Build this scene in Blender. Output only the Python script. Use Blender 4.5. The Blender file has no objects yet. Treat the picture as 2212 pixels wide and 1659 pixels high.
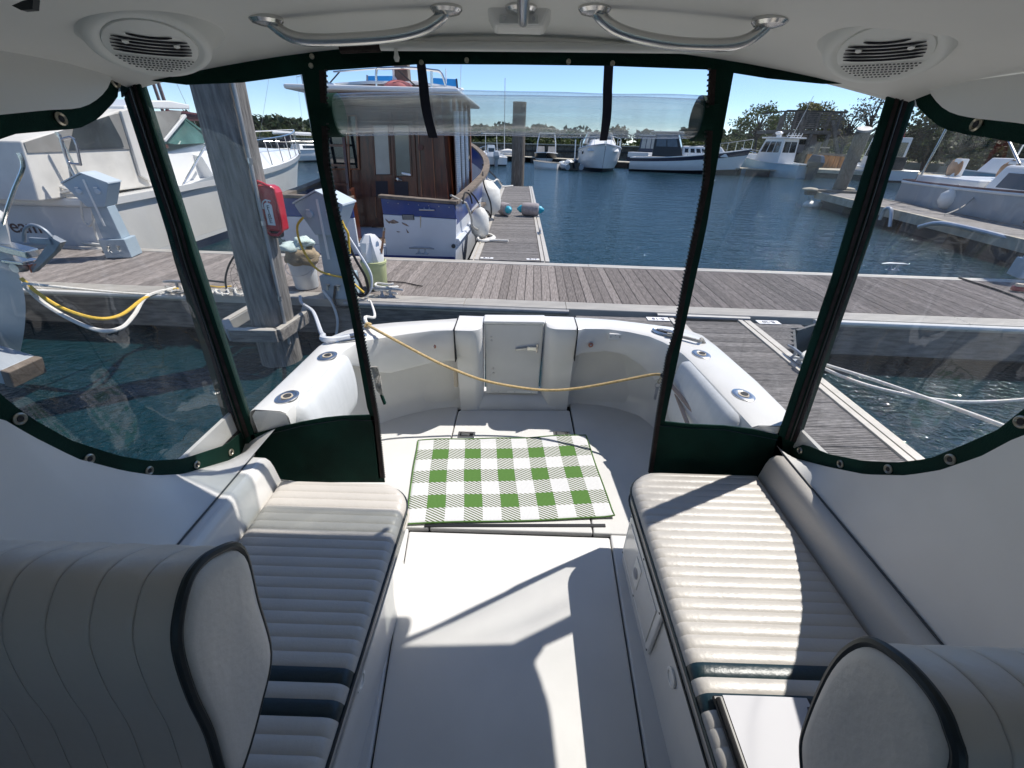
import bpy, bmesh, math, random
from mathutils import Vector, Matrix, noise
random.seed(7)
S = bpy.context.scene
COL = S.collection
# ------------------------------------------------------------------ camera
F, CX, CY, CAMZ = 890.0, 1106.0, 829.5, 2.15          # focal length and centre, in pixels of a 2212 px wide view
YAW, PITCH, ROLL = math.radians(0.3994), math.radians(30.625), math.radians(1.5)
_f = Vector((-math.sin(YAW)*math.cos(PITCH), math.cos(YAW)*math.cos(PITCH), -math.sin(PITCH)))
_r = Vector((math.cos(YAW), math.sin(YAW), 0)); _u = _r.cross(_f)
_c, _s = math.cos(ROLL), math.sin(ROLL)
AXR = _c*_r + _s*_u                                    # image right
AXD = _s*_r - _c*_u                                    # image down
CAM = Vector((0, 0, CAMZ))
cam_d = bpy.data.cameras.new('camera'); cam = bpy.data.objects.new('camera', cam_d); COL.objects.link(cam)
cam_d.sensor_fit = 'HORIZONTAL'; cam_d.sensor_width = 36; cam_d.lens = 36*F/2212
cam_d.clip_start = 0.02; cam_d.clip_end = 5000
up = -AXD; bk = -_f
cam.matrix_world = Matrix(((AXR.x, up.x, bk.x, 0), (AXR.y, up.y, bk.y, 0), (AXR.z, up.z, bk.z, CAMZ), (0, 0, 0, 1)))
S.camera = cam
# ------------------------------------------------------------------ sky, sun, exposure
SUN_AZ, SUN_EL = math.radians(59.3), math.radians(57.0)     # azimuth from +Y towards +X
W = bpy.data.worlds.new('World'); S.world = W; W.use_nodes = True
nt = W.node_tree; nt.nodes.clear()
o = nt.nodes.new('ShaderNodeOutputWorld'); bg = nt.nodes.new('ShaderNodeBackground'); sk = nt.nodes.new('ShaderNodeTexSky')
sk.sky_type = 'NISHITA'; sk.sun_disc = False; sk.sun_elevation = SUN_EL; sk.sun_rotation = SUN_AZ
sk.altitude = 3500; sk.air_density = 1.0; sk.dust_density = 0.3; sk.ozone_density = 4.0
bg.inputs['Strength'].default_value = 0.13
nt.links.new(sk.outputs[0], bg.inputs[0]); nt.links.new(bg.outputs[0], o.inputs[0])
sun_d = bpy.data.lights.new('sun', 'SUN'); sun_d.energy = 4.2; sun_d.angle = math.radians(0.55); sun_d.color = (1, .95, .88)
sun = bpy.data.objects.new('sun', sun_d); COL.objects.link(sun)
SUNV = Vector((math.sin(SUN_AZ)*math.cos(SUN_EL), math.cos(SUN_AZ)*math.cos(SUN_EL), math.sin(SUN_EL)))
sun.rotation_euler = SUNV.to_track_quat('Z', 'Y').to_euler(); sun.location = (20, 12, 40)
S.view_settings.view_transform = 'Standard'; S.view_settings.look = 'None'
S.view_settings.gamma = 1; S.view_settings.use_curve_mapping = False; S.view_settings.exposure = 0.44
S.render.engine = 'CYCLES'
S.cycles.max_bounces = 12; S.cycles.diffuse_bounces = 6; S.cycles.glossy_bounces = 4; S.cycles.transparent_max_bounces = 16
S.cycles.transmission_bounces = 8
# ------------------------------------------------------------------ picture pixel -> point on a plane
def ray(u, v): return _f + AXR*((u-CX)/F) + AXD*((v-CY)/F)
def pz(u, v, z): d = ray(u, v); return CAM + d*((z-CAMZ)/d.z)
def py(u, v, y): d = ray(u, v); return CAM + d*(y/d.y)
def px(u, v, x): d = ray(u, v); return CAM + d*(x/d.x)
V = Vector
# ------------------------------------------------------------------ mesh helpers
WORLD = set()
class B:
    def __init__(s): s.v = []; s.f = []
    def add(s, vs, fs):
        n = len(s.v); s.v += [tuple(p) for p in vs]; s.f += [tuple(i+n for i in f) for f in fs]; return s
    def box(s, x0, x1, y0, y1, z0, z1):
        return s.add([(x0,y0,z0),(x1,y0,z0),(x1,y1,z0),(x0,y1,z0),(x0,y0,z1),(x1,y0,z1),(x1,y1,z1),(x0,y1,z1)],
                     [(0,3,2,1),(4,5,6,7),(0,1,5,4),(1,2,6,5),(2,3,7,6),(3,0,4,7)])
    def beam(s, p, q, w, h, up=(0,0,1)):
        p = V(p); q = V(q); d = (q-p).normalized(); r = d.cross(V(up))
        if r.length < 1e-4: r = d.cross(V((1,0,0)))
        r.normalize(); u = r.cross(d); vs = []
        for e in (p, q):
            for a, b in ((-1,-1),(1,-1),(1,1),(-1,1)): vs.append(e + r*(a*w/2) + u*(b*h/2))
        return s.add(vs, [(3,2,1,0),(4,5,6,7),(0,1,5,4),(1,2,6,5),(2,3,7,6),(3,0,4,7)])
    def tube(s, pts, r, n=8, closed=False, smooth=0):
        pts = [V(p) for p in pts]
        if smooth: pts = spline(pts, smooth, closed)
        m = len(pts); rs = r if isinstance(r, (list, tuple)) else [r]*m
        if len(rs) != m: rs = [rs[min(len(rs)-1, int(i*len(rs)/m))] for i in range(m)]
        t0 = (pts[1]-pts[0]).normalized()
        nrm = t0.cross(V((0,0,1)))
        if nrm.length < .05: nrm = t0.cross(V((1,0,0)))
        nrm.normalize(); vs = []
        for i, p in enumerate(pts):
            if closed: t = (pts[(i+1) % m]-pts[i-1])
            else: t = pts[min(i+1, m-1)]-pts[max(i-1, 0)]
            t.normalize(); nrm = (nrm - t*nrm.dot(t)); nrm.normalize(); b = t.cross(nrm)
            for k in range(n):
                a = 2*math.pi*k/n; vs.append(p + nrm*(rs[i]*math.cos(a)) + b*(rs[i]*math.sin(a)))
        fs = []
        for i in range(m if closed else m-1):
            j = (i+1) % m
            for k in range(n): k2 = (k+1) % n; fs.append((i*n+k, i*n+k2, j*n+k2, j*n+k))
        if not closed: fs.append(tuple(range(n-1, -1, -1))); fs.append(tuple((m-1)*n+k for k in range(n)))
        return s.add(vs, fs)
    def lathe(s, prof, o=(0,0,0), axis=(0,0,1), n=20, cap=True):
        o = V(o); a = V(axis).normalized(); r = a.cross(V((0,1,0)))
        if r.length < .05: r = a.cross(V((1,0,0)))
        r.normalize(); b = a.cross(r); vs = []
        for (rr, h) in prof:
            for k in range(n):
                t = 2*math.pi*k/n; vs.append(o + a*h + r*(rr*math.cos(t)) + b*(rr*math.sin(t)))
        fs = []
        for i in range(len(prof)-1):
            for k in range(n): k2 = (k+1) % n; fs.append((i*n+k, i*n+k2, (i+1)*n+k2, (i+1)*n+k))
        if cap: fs.append(tuple(range(n-1, -1, -1))); fs.append(tuple((len(prof)-1)*n+k for k in range(n)))
        return s.add(vs, fs)
    def prism(s, poly, off):
        poly = [V(p) for p in poly]; off = V(off); n = len(poly)
        return s.add(poly + [p+off for p in poly], [tuple(range(n-1, -1, -1)), tuple(range(n, 2*n))] +
                     [(i, (i+1) % n, n+(i+1) % n, n+i) for i in range(n)])
    def loft(s, rings, closed=True, cap=True, loop=False):
        n = len(rings[0]); vs = [p for r in rings for p in r]; fs = []
        m = len(rings)
        for i in range(m if loop else m-1):
            j = (i+1) % m
            for k in range(n if closed else n-1): k2 = (k+1) % n; fs.append((i*n+k, i*n+k2, j*n+k2, j*n+k))
        if cap and closed and not loop: fs.append(tuple(range(n-1, -1, -1))); fs.append(tuple((m-1)*n+k for k in range(n)))
        return s.add(vs, fs)
    def grid(s, fn, nu, nv):
        vs = [fn(i/nu, j/nv) for i in range(nu+1) for j in range(nv+1)]
        return s.add(vs, [(i*(nv+1)+j, (i+1)*(nv+1)+j, (i+1)*(nv+1)+j+1, i*(nv+1)+j+1) for i in range(nu) for j in range(nv)])
    def slab(s, a, b, off):
        # strip between two polylines of equal length, with thickness off
        n = len(a); off = V(off); a = [V(p) for p in a]; b = [V(p) for p in b]
        vs = a + b + [p+off for p in a] + [p+off for p in b]; fs = []
        for i in range(n-1):
            fs += [(i, i+1, n+i+1, n+i), (2*n+i, 3*n+i, 3*n+i+1, 2*n+i+1), (i, 2*n+i, 2*n+i+1, i+1), (n+i, n+i+1, 3*n+i+1, 3*n+i)]
        fs += [(0, n, 3*n, 2*n), (n-1, 3*n-1, 4*n-1, 2*n-1)]
        return s.add(vs, fs)
def spline(pts, k=6, closed=False):
    out = []; m = len(pts)
    rng = range(m if closed else m-1)
    for i in rng:
        if closed: p0, p1, p2, p3 = pts[i-1], pts[i], pts[(i+1) % m], pts[(i+2) % m]
        else: p0, p1, p2, p3 = pts[max(i-1, 0)], pts[i], pts[i+1], pts[min(i+2, m-1)]
        for j in range(k):
            t = j/k
            out.append(p1*1.0 + (p2-p0)*(.5*t) + (p0*2-p1*5+p2*4-p3)*(.5*t*t) + (p1*3-p0-p2*3+p3)*(.5*t*t*t))
    if not closed: out.append(pts[-1])
    return out
def resample(pts, n):
    pts = [V(p) for p in pts]; L = [0]
    for a, b in zip(pts, pts[1:]): L.append(L[-1] + (b-a).length)
    out = []; j = 0
    for i in range(n):
        t = L[-1]*i/(n-1)
        while j < len(pts)-2 and L[j+1] < t: j += 1
        w = (t-L[j])/max(1e-9, L[j+1]-L[j]); out.append(pts[j].lerp(pts[j+1], min(1, max(0, w))))
    return out
def obj(name, b, mt, parent=None, smooth=35, bevel=0, seg=2, fix=True):
    me = bpy.data.meshes.new(name)
    if isinstance(b, B):
        me.from_pydata(b.v, [], b.f)
        if fix:
            bm = bmesh.new(); bm.from_mesh(me); bmesh.ops.recalc_face_normals(bm, faces=bm.faces); bm.to_mesh(me); bm.free()
        me.update()
    else: me = b
    o = bpy.data.objects.new(name, me); COL.objects.link(o)
    if mt and not me.materials: me.materials.append(M[mt] if isinstance(mt, str) else mt)
    if smooth and isinstance(b, B):
        me.polygons.foreach_set('use_smooth', [True]*len(me.polygons)); me.set_sharp_from_angle(angle=math.radians(smooth))
    if bevel:
        m = o.modifiers.new('bevel', 'BEVEL'); m.width = bevel; m.segments = seg; m.limit_method = 'ANGLE'; m.angle_limit = math.radians(40)
        m.harden_normals = False
    if parent:
        o.parent = parent
        if parent.name in WORLD: o.matrix_parent_inverse = Matrix.Translation(-V(parent.location))
    return o
def tag(o, label, cat=None, group=None, kind=None):
    if label: o['label'] = label
    if cat: o['category'] = cat
    if group: o['group'] = group
    if kind: o['kind'] = kind
    return o
def thing(name, label, cat, loc=(0,0,0), rz=0, world=False, group=None):
    """an Empty at a thing's base; world=True: its parts are given in world coordinates"""
    o = bpy.data.objects.new(name, None); COL.objects.link(o); o.empty_display_size = .1
    o.location = loc; o.rotation_euler = (0, 0, rz)
    if world: WORLD.add(o.name)
    return tag(o, label, cat, group)
def text(s, name, size, mt, parent, loc, right, upv, ext=.001):
    cu = bpy.data.curves.new(name, 'FONT'); cu.body = s; cu.size = size; cu.align_x = 'CENTER'; cu.align_y = 'CENTER'; cu.extrude = ext
    t = bpy.data.objects.new(name, cu); COL.objects.link(t)
    dg = bpy.context.evaluated_depsgraph_get(); me = bpy.data.meshes.new_from_object(t.evaluated_get(dg))
    bpy.data.objects.remove(t); r = V(right).normalized(); n = r.cross(V(upv)).normalized(); u = n.cross(r)
    mw = Matrix(((r.x,u.x,n.x,loc[0]),(r.y,u.y,n.y,loc[1]),(r.z,u.z,n.z,loc[2]),(0,0,0,1))); me.transform(mw)
    me.materials.clear(); return obj(name, me, mt, parent)
# ------------------------------------------------------------------ materials
M = {}
def mat(name, col, rough=.5, metal=0, var=0, vs=8, bump=0, bs=40, spec=.5, col2=None, stretch=None, rnd=0, coat=0, coord='Object', detail=5, rv=0):
    m = bpy.data.materials.new(name); m.use_nodes = True; n = m.node_tree; p = n.nodes['Principled BSDF']; L = n.links.new
    c = (*col, 1); p.inputs['Base Color'].default_value = c; p.inputs['Roughness'].default_value = rough
    p.inputs['Metallic'].default_value = metal; p.inputs['Specular IOR Level'].default_value = spec
    if coat: p.inputs['Coat Weight'].default_value = coat; p.inputs['Coat Roughness'].default_value = .08
    tc = n.nodes.new('ShaderNodeTexCoord'); mp = n.nodes.new('ShaderNodeMapping'); L(tc.outputs[coord], mp.inputs[0])
    if stretch: mp.inputs['Scale'].default_value = stretch
    oi = None
    if rnd:
        oi = n.nodes.new('ShaderNodeObjectInfo'); cb = n.nodes.new('ShaderNodeCombineXYZ'); mu = n.nodes.new('ShaderNodeMath'); mu.operation = 'MULTIPLY'; mu.inputs[1].default_value = 37
        L(oi.outputs['Random'], mu.inputs[0]); L(mu.outputs[0], cb.inputs[0]); L(mu.outputs[0], cb.inputs[1]); L(cb.outputs[0], mp.inputs['Location'])
    last = None
    if var or col2:
        nz = n.nodes.new('ShaderNodeTexNoise'); nz.inputs['Scale'].default_value = vs; nz.inputs['Detail'].default_value = detail; L(mp.outputs[0], nz.inputs['Vector'])
        rp = n.nodes.new('ShaderNodeValToRGB'); L(nz.outputs[0], rp.inputs[0])
        a = tuple(max(0, x*(1-var)) for x in col); b = col2 if col2 else tuple(min(1, x*(1+var)) for x in col)
        rp.color_ramp.elements[0].position = .32; rp.color_ramp.elements[1].position = .68
        rp.color_ramp.elements[0].color = (*a, 1); rp.color_ramp.elements[1].color = (*b, 1); last = rp.outputs[0]
        if rv:
            mr = n.nodes.new('ShaderNodeMapRange'); mr.inputs[3].default_value = rough-rv; mr.inputs[4].default_value = rough+rv; L(nz.outputs[0], mr.inputs[0]); L(mr.outputs[0], p.inputs['Roughness'])
    if rnd:
        hs = n.nodes.new('ShaderNodeHueSaturation'); mr = n.nodes.new('ShaderNodeMapRange'); mr.inputs[3].default_value = 1-rnd; mr.inputs[4].default_value = 1+rnd
        L(oi.outputs['Random'], mr.inputs[0]); L(mr.outputs[0], hs.inputs['Value'])
        if last: L(last, hs.inputs['Color'])
        else: hs.inputs['Color'].default_value = c
        last = hs.outputs[0]
    if last: L(last, p.inputs['Base Color'])
    if bump:
        nb = n.nodes.new('ShaderNodeTexNoise'); nb.inputs['Scale'].default_value = bs; nb.inputs['Detail'].default_value = 4; L(mp.outputs[0], nb.inputs['Vector'])
        bp = n.nodes.new('ShaderNodeBump'); bp.inputs['Strength'].default_value = bump; bp.inputs['Distance'].default_value = .01
        L(nb.outputs[0], bp.inputs['Height']); L(bp.outputs[0], p.inputs['Normal'])
    M[name] = m; return m
mat('gelcoat', (.715,.705,.68), .24, var=.045, vs=4, bump=.03, bs=12, coat=.2)
mat('liner', (.665,.66,.645), .33, var=.055, vs=3.5, bump=.04, bs=25)
mat('nonskid', (.68,.675,.655), .5, var=.06, vs=3, bump=.5, bs=420, rv=.06)
mat('headliner', (.74,.73,.69), .55, var=.03, vs=3, bump=.08, bs=30)
mat('speaker_white', (.76,.76,.72), .45, var=.02)
mat('dark_gap', (.02,.02,.022), .8)
mat('stainless', (.66,.65,.63), .24, 1, var=.05, vs=6)
mat('chrome_dull', (.5,.5,.52), .3, 1, var=.1, vs=20)
mat('canvas', (.002,.025,.017), .85, var=.35, vs=5, bump=.35, bs=320, spec=.2)
mat('zip_tape', (.028,.02,.019), .8, var=.3, vs=30, bump=.3, bs=200, spec=.2)
mat('zip_teeth', (.02,.02,.02), .45)
mat('brass_old', (.45,.42,.34), .35, .9, var=.2, vs=60)
mat('cream_vinyl', (.54,.51,.47), .40, var=.04, vs=5, bump=.12, bs=70, rv=.06)
mat('navy_vinyl', (.008,.026,.034), .36, var=.2, vs=6, bump=.12, bs=70)
mat('piping', (.006,.013,.017), .45)
mat('bolster', (.68,.70,.72), .5, var=.04, vs=6, bump=.2, bs=60, stretch=(1,6,1))
mat('paper', (.55,.55,.58), .6)
mat('black_plastic', (.012,.012,.013), .4, var=.2)
mat('white_plastic', (.75,.75,.73), .4, var=.03)
mat('orange_bulb', (.35,.14,.09), .3)
mat('rope_tan', (.55,.40,.19), .7, var=.2, vs=60, bump=.5, bs=200)
mat('rope_yellow', (.75,.48,.05), .65, var=.15, vs=50, bump=.5, bs=200)
mat('rope_white', (.72,.70,.65), .75, var=.15, vs=60, bump=.6, bs=220)
mat('rope_grey', (.42,.40,.36), .8, var=.25, vs=60, bump=.6, bs=220)
mat('rope_black', (.012,.012,.014), .8)
mat('hose_white', (.7,.72,.76), .35)
mat('hose_green', (.10,.2,.19), .5)
mat('cable_black', (.015,.014,.014), .5)
mat('plank', (.245,.218,.205), .8, var=.32, vs=7, bump=.5, bs=60, stretch=(9,1.2,3), rnd=.22, spec=.25)
mat('plank_x', (.24,.225,.215), .8, var=.32, vs=7, bump=.5, bs=60, stretch=(9,1.2,3), rnd=.2, spec=.25)
mat('alu', (.50,.47,.42), .5, .15, var=.10, vs=5, bump=.1, bs=30, stretch=(.5,3,3))
mat('alu_dark', (.36,.36,.36), .5, .3, var=.15, vs=6)
mat('dock_side', (.19,.175,.16), .85, var=.4, vs=5, bump=.4, bs=30, stretch=(1,6,6))
mat('float_black', (.02,.021,.022), .6, var=.3)
mat('rubber_dark', (.06,.065,.068), .6, var=.3, vs=5)
mat('pile_wood', (.21,.195,.18), .9, var=.4, vs=6, bump=.9, bs=18, stretch=(6,6,.6), spec=.2)
mat('pile_far', (.17,.145,.12), .9, var=.35, vs=6, bump=.6, bs=18, stretch=(5,5,.7), spec=.2)
mat('box_blue', (.36,.45,.52), .45, var=.06, vs=4)
mat('box_blue_light', (.50,.57,.62), .45, var=.06, vs=4)
mat('clear_plastic', (.75,.77,.76), .35)
mat('red_plastic', (.48,.012,.028), .3, var=.08, coat=.2)
mat('red_pole', (.25,.02,.03), .4)
mat('sign_white', (.8,.8,.8), .5)
mat('ink', (.02,.03,.09), .6)
mat('ink_black', (.02,.02,.02), .6)
mat('bucket', (.66,.68,.69), .45, var=.06, vs=6)
mat('towel', (.58,.70,.66), .9, var=.12, vs=10, bump=.6, bs=60)
mat('sack', (.33,.26,.17), .9, var=.3, vs=10, bump=.5, bs=60)
mat('bucket_green', (.45,.48,.25), .5, var=.1)
mat('bag_white', (.75,.75,.76), .4, var=.05)
mat('wood_stick', (.32,.16,.09), .6, var=.2)
mat('mahogany', (.075,.020,.008), .32, var=.5, vs=4, bump=.08, bs=30, stretch=(6,6,.8), coat=.25, rv=.08)
mat('mahogany_light', (.26,.10,.045), .35, var=.35, vs=5, stretch=(6,6,.8), coat=.3)
mat('teak_grey', (.15,.12,.095), .8, var=.35, vs=8, bump=.4, bs=40)
mat('hull_blue', (.018,.045,.20), .28, var=.15, vs=3, coat=.3)
mat('hull_white', (.60,.63,.68), .35, var=.05, vs=3, coat=.1)
mat('boat_white', (.78,.78,.77), .25, var=.03, vs=2, coat=.2)
mat('boat_cream', (.75,.735,.70), .35, var=.04, vs=2)
mat('boat_grey', (.34,.37,.40), .35, var=.08, vs=2)
mat('boat_ltblue', (.30,.46,.56), .3, var=.06, vs=2)
mat('navy_paint', (.012,.016,.045), .3, var=.1)
mat('black_paint', (.012,.012,.014), .35, var=.1)
mat('canvas_cream', (.66,.635,.585), .85, var=.1, vs=3, bump=.2, bs=30)
mat('canvas_white', (.68,.66,.62), .8, var=.08, vs=4, bump=.3, bs=8)
mat('canvas_maroon', (.11,.025,.03), .85, var=.3, vs=5, bump=.4, bs=8)
mat('canvas_navy', (.012,.014,.03), .85, var=.2)
mat('canvas_tan', (.38,.22,.12), .85, var=.2)
mat('canvas_sky', (.02,.28,.70), .75, var=.12, vs=4, bump=.2, bs=10)
mat('red_faded', (.50,.16,.15), .7, var=.15)
mat('brown_paint', (.10,.035,.025), .5, var=.2)
mat('patch_raw', (.22,.16,.13), .8, var=.5, vs=25)
mat('rust_stain', (.45,.36,.25), .7, var=.2)
mat('spiral_silver', (.62,.62,.62), .35, .3, var=.25, vs=90)
mat('fender_white', (.70,.68,.62), .45, var=.12, vs=8)
mat('fender_grey', (.30,.27,.28), .75, var=.15, vs=20, bump=.3, bs=80)
mat('fender_blue', (.03,.36,.50), .45)
mat('antifoul', (.02,.02,.025), .6)
mat('alu_mast', (.55,.56,.58), .35, .6)
mat('mast_brown', (.20,.14,.13), .5, var=.2)
mat('seawall', (.17,.14,.105), .9, var=.4, vs=3, bump=.5, bs=10, rnd=.2)
mat('seawall_cap', (.42,.38,.30), .85, var=.2, vs=3)
mat('rust_wall', (.40,.19,.06), .85, var=.55, vs=1.6, bump=.4, bs=8, stretch=(2.2,2.2,.5), rnd=.2)
mat('old_wood', (.17,.145,.12), .9, var=.35, vs=4, bump=.4, bs=15)
mat('old_wood_dark', (.06,.055,.05), .9, var=.35, vs=4)
mat('house_pink', (.36,.31,.29), .7, var=.1)
mat('sand', (.42,.36,.27), .9, var=.2, vs=.6)
mat('marsh', (.10,.115,.045), .95, var=.4, vs=.5)
mat('bark', (.10,.082,.068), .95, var=.3, vs=5)
mat('grille_dark', (.015,.013,.02), .7)
mat('outboard', (.016,.022,.038), .3, var=.1, coat=.4)
mat('tan_trim', (.55,.48,.38), .5)
mat('orange_tip', (.55,.13,.06), .5)
mat('galv', (.30,.33,.37), .5, .5, var=.2)
def leafmat(name, col, rnd=.35):
    m = bpy.data.materials.new(name); m.use_nodes = True; n = m.node_tree; L = n.links.new; p = n.nodes['Principled BSDF']
    p.inputs['Roughness'].default_value = .6; p.inputs['Specular IOR Level'].default_value = .25
    tc = n.nodes.new('ShaderNodeTexCoord'); nz = n.nodes.new('ShaderNodeTexNoise'); nz.inputs['Scale'].default_value = 1.1; nz.inputs['Detail'].default_value = 6
    L(tc.outputs['Object'], nz.inputs['Vector']); rp = n.nodes.new('ShaderNodeValToRGB'); L(nz.outputs[0], rp.inputs[0])
    rp.color_ramp.elements[0].position = .35; rp.color_ramp.elements[1].position = .68
    rp.color_ramp.elements[0].color = (*[c*(1-rnd) for c in col], 1); rp.color_ramp.elements[1].color = (*[c*(1+rnd) for c in col], 1)
    L(rp.outputs[0], p.inputs['Base Color'])
    tr = n.nodes.new('ShaderNodeBsdfTranslucent'); L(rp.outputs[0], tr.inputs['Color']); mx = n.nodes.new('ShaderNodeMixShader'); mx.inputs[0].default_value = .3
    L(p.outputs[0], mx.inputs[1]); L(tr.outputs[0], mx.inputs[2]); L(mx.outputs[0], n.nodes['Material Output'].inputs[0]); M[name] = m
leafmat('leaf', (.075,.105,.03)); leafmat('leaf_dark', (.055,.075,.032)); leafmat('leaf_gold', (.14,.135,.04)); leafmat('leaf_bush', (.065,.085,.03)); leafmat('leaf_far', (.035,.055,.025)); leafmat('leaf_bare', (.09,.085,.06))
def glassmat(name, tint, refl, haze, rough=.02, hazecol=(.8,.82,.84), wav=0):
    """thin clear sheet: mostly see-through, some mirror reflection, a little milky haze"""
    m = bpy.data.materials.new(name); m.use_nodes = True; n = m.node_tree; L = n.links.new; n.nodes.clear()
    out = n.nodes.new('ShaderNodeOutputMaterial'); t = n.nodes.new('ShaderNodeBsdfTransparent'); t.inputs[0].default_value = (*tint, 1)
    g = n.nodes.new('ShaderNodeBsdfGlossy'); g.inputs['Roughness'].default_value = rough
    d = n.nodes.new('ShaderNodeBsdfDiffuse'); d.inputs[0].default_value = (*hazecol, 1)
    tl = n.nodes.new('ShaderNodeBsdfTranslucent'); tl.inputs[0].default_value = (*hazecol, 1)
    dm = n.nodes.new('ShaderNodeMixShader'); dm.inputs[0].default_value = .5; L(d.outputs[0], dm.inputs[1]); L(tl.outputs[0], dm.inputs[2])
    fr = n.nodes.new('ShaderNodeLayerWeight'); fr.inputs[0].default_value = .5
    pw = n.nodes.new('ShaderNodeMath'); pw.operation = 'POWER'; pw.inputs[1].default_value = 4.5; L(fr.outputs['Facing'], pw.inputs[0])
    mu = n.nodes.new('ShaderNodeMath'); mu.operation = 'MULTIPLY_ADD'; mu.inputs[1].default_value = .8; mu.inputs[2].default_value = .045*refl; mu.use_clamp = True; L(pw.outputs[0], mu.inputs[0])
    a = n.nodes.new('ShaderNodeMixShader'); a.inputs[0].default_value = haze; L(t.outputs[0], a.inputs[1]); L(dm.outputs[0], a.inputs[2])
    tc = n.nodes.new('ShaderNodeTexCoord'); nz = n.nodes.new('ShaderNodeTexNoise'); nz.inputs['Scale'].default_value = 3.5; nz.inputs['Detail'].default_value = 6
    mp = n.nodes.new('ShaderNodeMapping'); mp.inputs['Scale'].default_value = (4, 4, .7); L(tc.outputs['Object'], mp.inputs[0]); L(mp.outputs[0], nz.inputs['Vector'])
    mr = n.nodes.new('ShaderNodeMapRange'); mr.inputs[1].default_value = .35; mr.inputs[2].default_value = .75; mr.inputs[3].default_value = haze*.5; mr.inputs[4].default_value = haze*1.9
    L(nz.outputs[0], mr.inputs[0]); L(mr.outputs[0], a.inputs[0])
    b = n.nodes.new('ShaderNodeMixShader'); L(mu.outputs[0], b.inputs[0]); L(a.outputs[0], b.inputs[1]); L(g.outputs[0], b.inputs[2]); L(b.outputs[0], out.inputs[0])
    if wav:
        nw = n.nodes.new('ShaderNodeTexNoise'); nw.inputs['Scale'].default_value = 5; bp = n.nodes.new('ShaderNodeBump'); bp.inputs['Strength'].default_value = wav; bp.inputs['Distance'].default_value = .02
        L(tc.outputs['Object'], nw.inputs['Vector']); L(nw.outputs[0], bp.inputs['Height']); L(bp.outputs[0], g.inputs['Normal'])
    M[name] = m
glassmat('vinyl', (.96,.965,.96), 1.0, .03, .03, wav=.12)
glassmat('vinyl_side', (.95,.955,.95), 1.2, .03, .03, wav=.2)
glassmat('vinyl_roll', (.93,.945,.94), 2.2, .05, .05, (.6,.63,.63), wav=.2)
glassmat('vinyl_core', (.50,.53,.52), 1.6, .09, .12, (.42,.45,.44))
mat('glass_dark', (.012,.018,.02), .05, spec=.9, var=.2)
mat('glass_green', (.10,.22,.20), .06, spec=.9, var=.3, vs=2)
mat('glass_grey', (.06,.07,.075), .06, spec=.9, var=.3, vs=2)
mat('glass_cream', (.30,.29,.27), .12, spec=.7, var=.15, vs=2)
glassmat('windscreen_tint', (.8,.84,.83), 1.0, .02, .02)
# ================================================================== water and docks
def water_mat():
    m = bpy.data.materials.new('water'); m.use_nodes = True; n = m.node_tree; L = n.links.new; p = n.nodes['Principled BSDF']
    p.inputs['Base Color'].default_value = (.0045,.026,.034,1); p.inputs['Roughness'].default_value = .04; p.inputs['IOR'].default_value = 1.42; p.inputs['Specular IOR Level'].default_value = .5
    tc = n.nodes.new('ShaderNodeTexCoord'); h = None
    for (sc, st, k) in (((.8,1.5,1), 1.0, 1.0), ((3.1,5.2,1), 1.0, .42), ((11,15,1), 1.0, .42)):
        mp = n.nodes.new('ShaderNodeMapping'); mp.inputs['Scale'].default_value = sc; mp.inputs['Rotation'].default_value = (0,0,.25); L(tc.outputs['Object'], mp.inputs[0])
        nz = n.nodes.new('ShaderNodeTexNoise'); nz.inputs['Scale'].default_value = 1; nz.inputs['Detail'].default_value = 3; nz.inputs['Distortion'].default_value = .6; L(mp.outputs[0], nz.inputs['Vector'])
        mu = n.nodes.new('ShaderNodeMath'); mu.operation = 'MULTIPLY'; mu.inputs[1].default_value = k; L(nz.outputs[0], mu.inputs[0])
        if h is None: h = mu.outputs[0]
        else:
            ad = n.nodes.new('ShaderNodeMath'); ad.operation = 'ADD'; L(h, ad.inputs[0]); L(mu.outputs[0], ad.inputs[1]); h = ad.outputs[0]
    bp = n.nodes.new('ShaderNodeBump'); bp.inputs['Strength'].default_value = 1.0; bp.inputs['Distance'].default_value = .085
    L(h, bp.inputs['Height']); L(bp.outputs[0], p.inputs['Normal']); M['water'] = m
water_mat()
tag(obj('water', B().add([(-2500,-600,0),(2500,-600,0),(2500,4000,0),(-2500,4000,0)], [(0,1,2,3)]), 'water', smooth=0), None, None, None, 'structure')

DZ = .55
PSI = math.radians(-1.7)
def dk(x, y, z=0):            # main dock frame -> world
    c, s = math.cos(PSI), math.sin(PSI); return V((c*x - s*y, 4.40 + s*x + c*y, z))
def plank_mesh(name, L, w=.097, t=.03, mt='plank', grooves=5):
    # runs along Y, from 0 to L, centred on X; fluted top
    prof = [(-w/2, -t), (-w/2, -.003), (-w/2+.003, 0)]
    for g in range(grooves):
        c = -w/2 + w*(g+.7)/(grooves+.4); prof += [(c-.004, 0), (c-.002, -.004), (c+.002, -.004), (c+.004, 0)]
    prof += [(w/2-.003, 0), (w/2, -.003), (w/2, -t)]
    b = B(); b.loft([[(x, 0, z) for x, z in prof], [(x, L, z) for x, z in prof]])
    me = bpy.data.meshes.new(name); me.from_pydata(b.v, [], b.f)
    bm = bmesh.new(); bm.from_mesh(me); bmesh.ops.recalc_face_normals(bm, faces=bm.faces); bm.to_mesh(me); bm.free()
    me.materials.append(M[mt]); return me
def put(name, me, parent, loc, rz=0, sy=1):
    o = bpy.data.objects.new(name, me); COL.objects.link(o); o.location = loc; o.rotation_euler = (0,0,rz); o.scale = (1, sy, 1); o.parent = parent
    if parent.name in WORLD: o.matrix_parent_inverse = Matrix.Translation(-V(parent.location))
    return o
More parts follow.
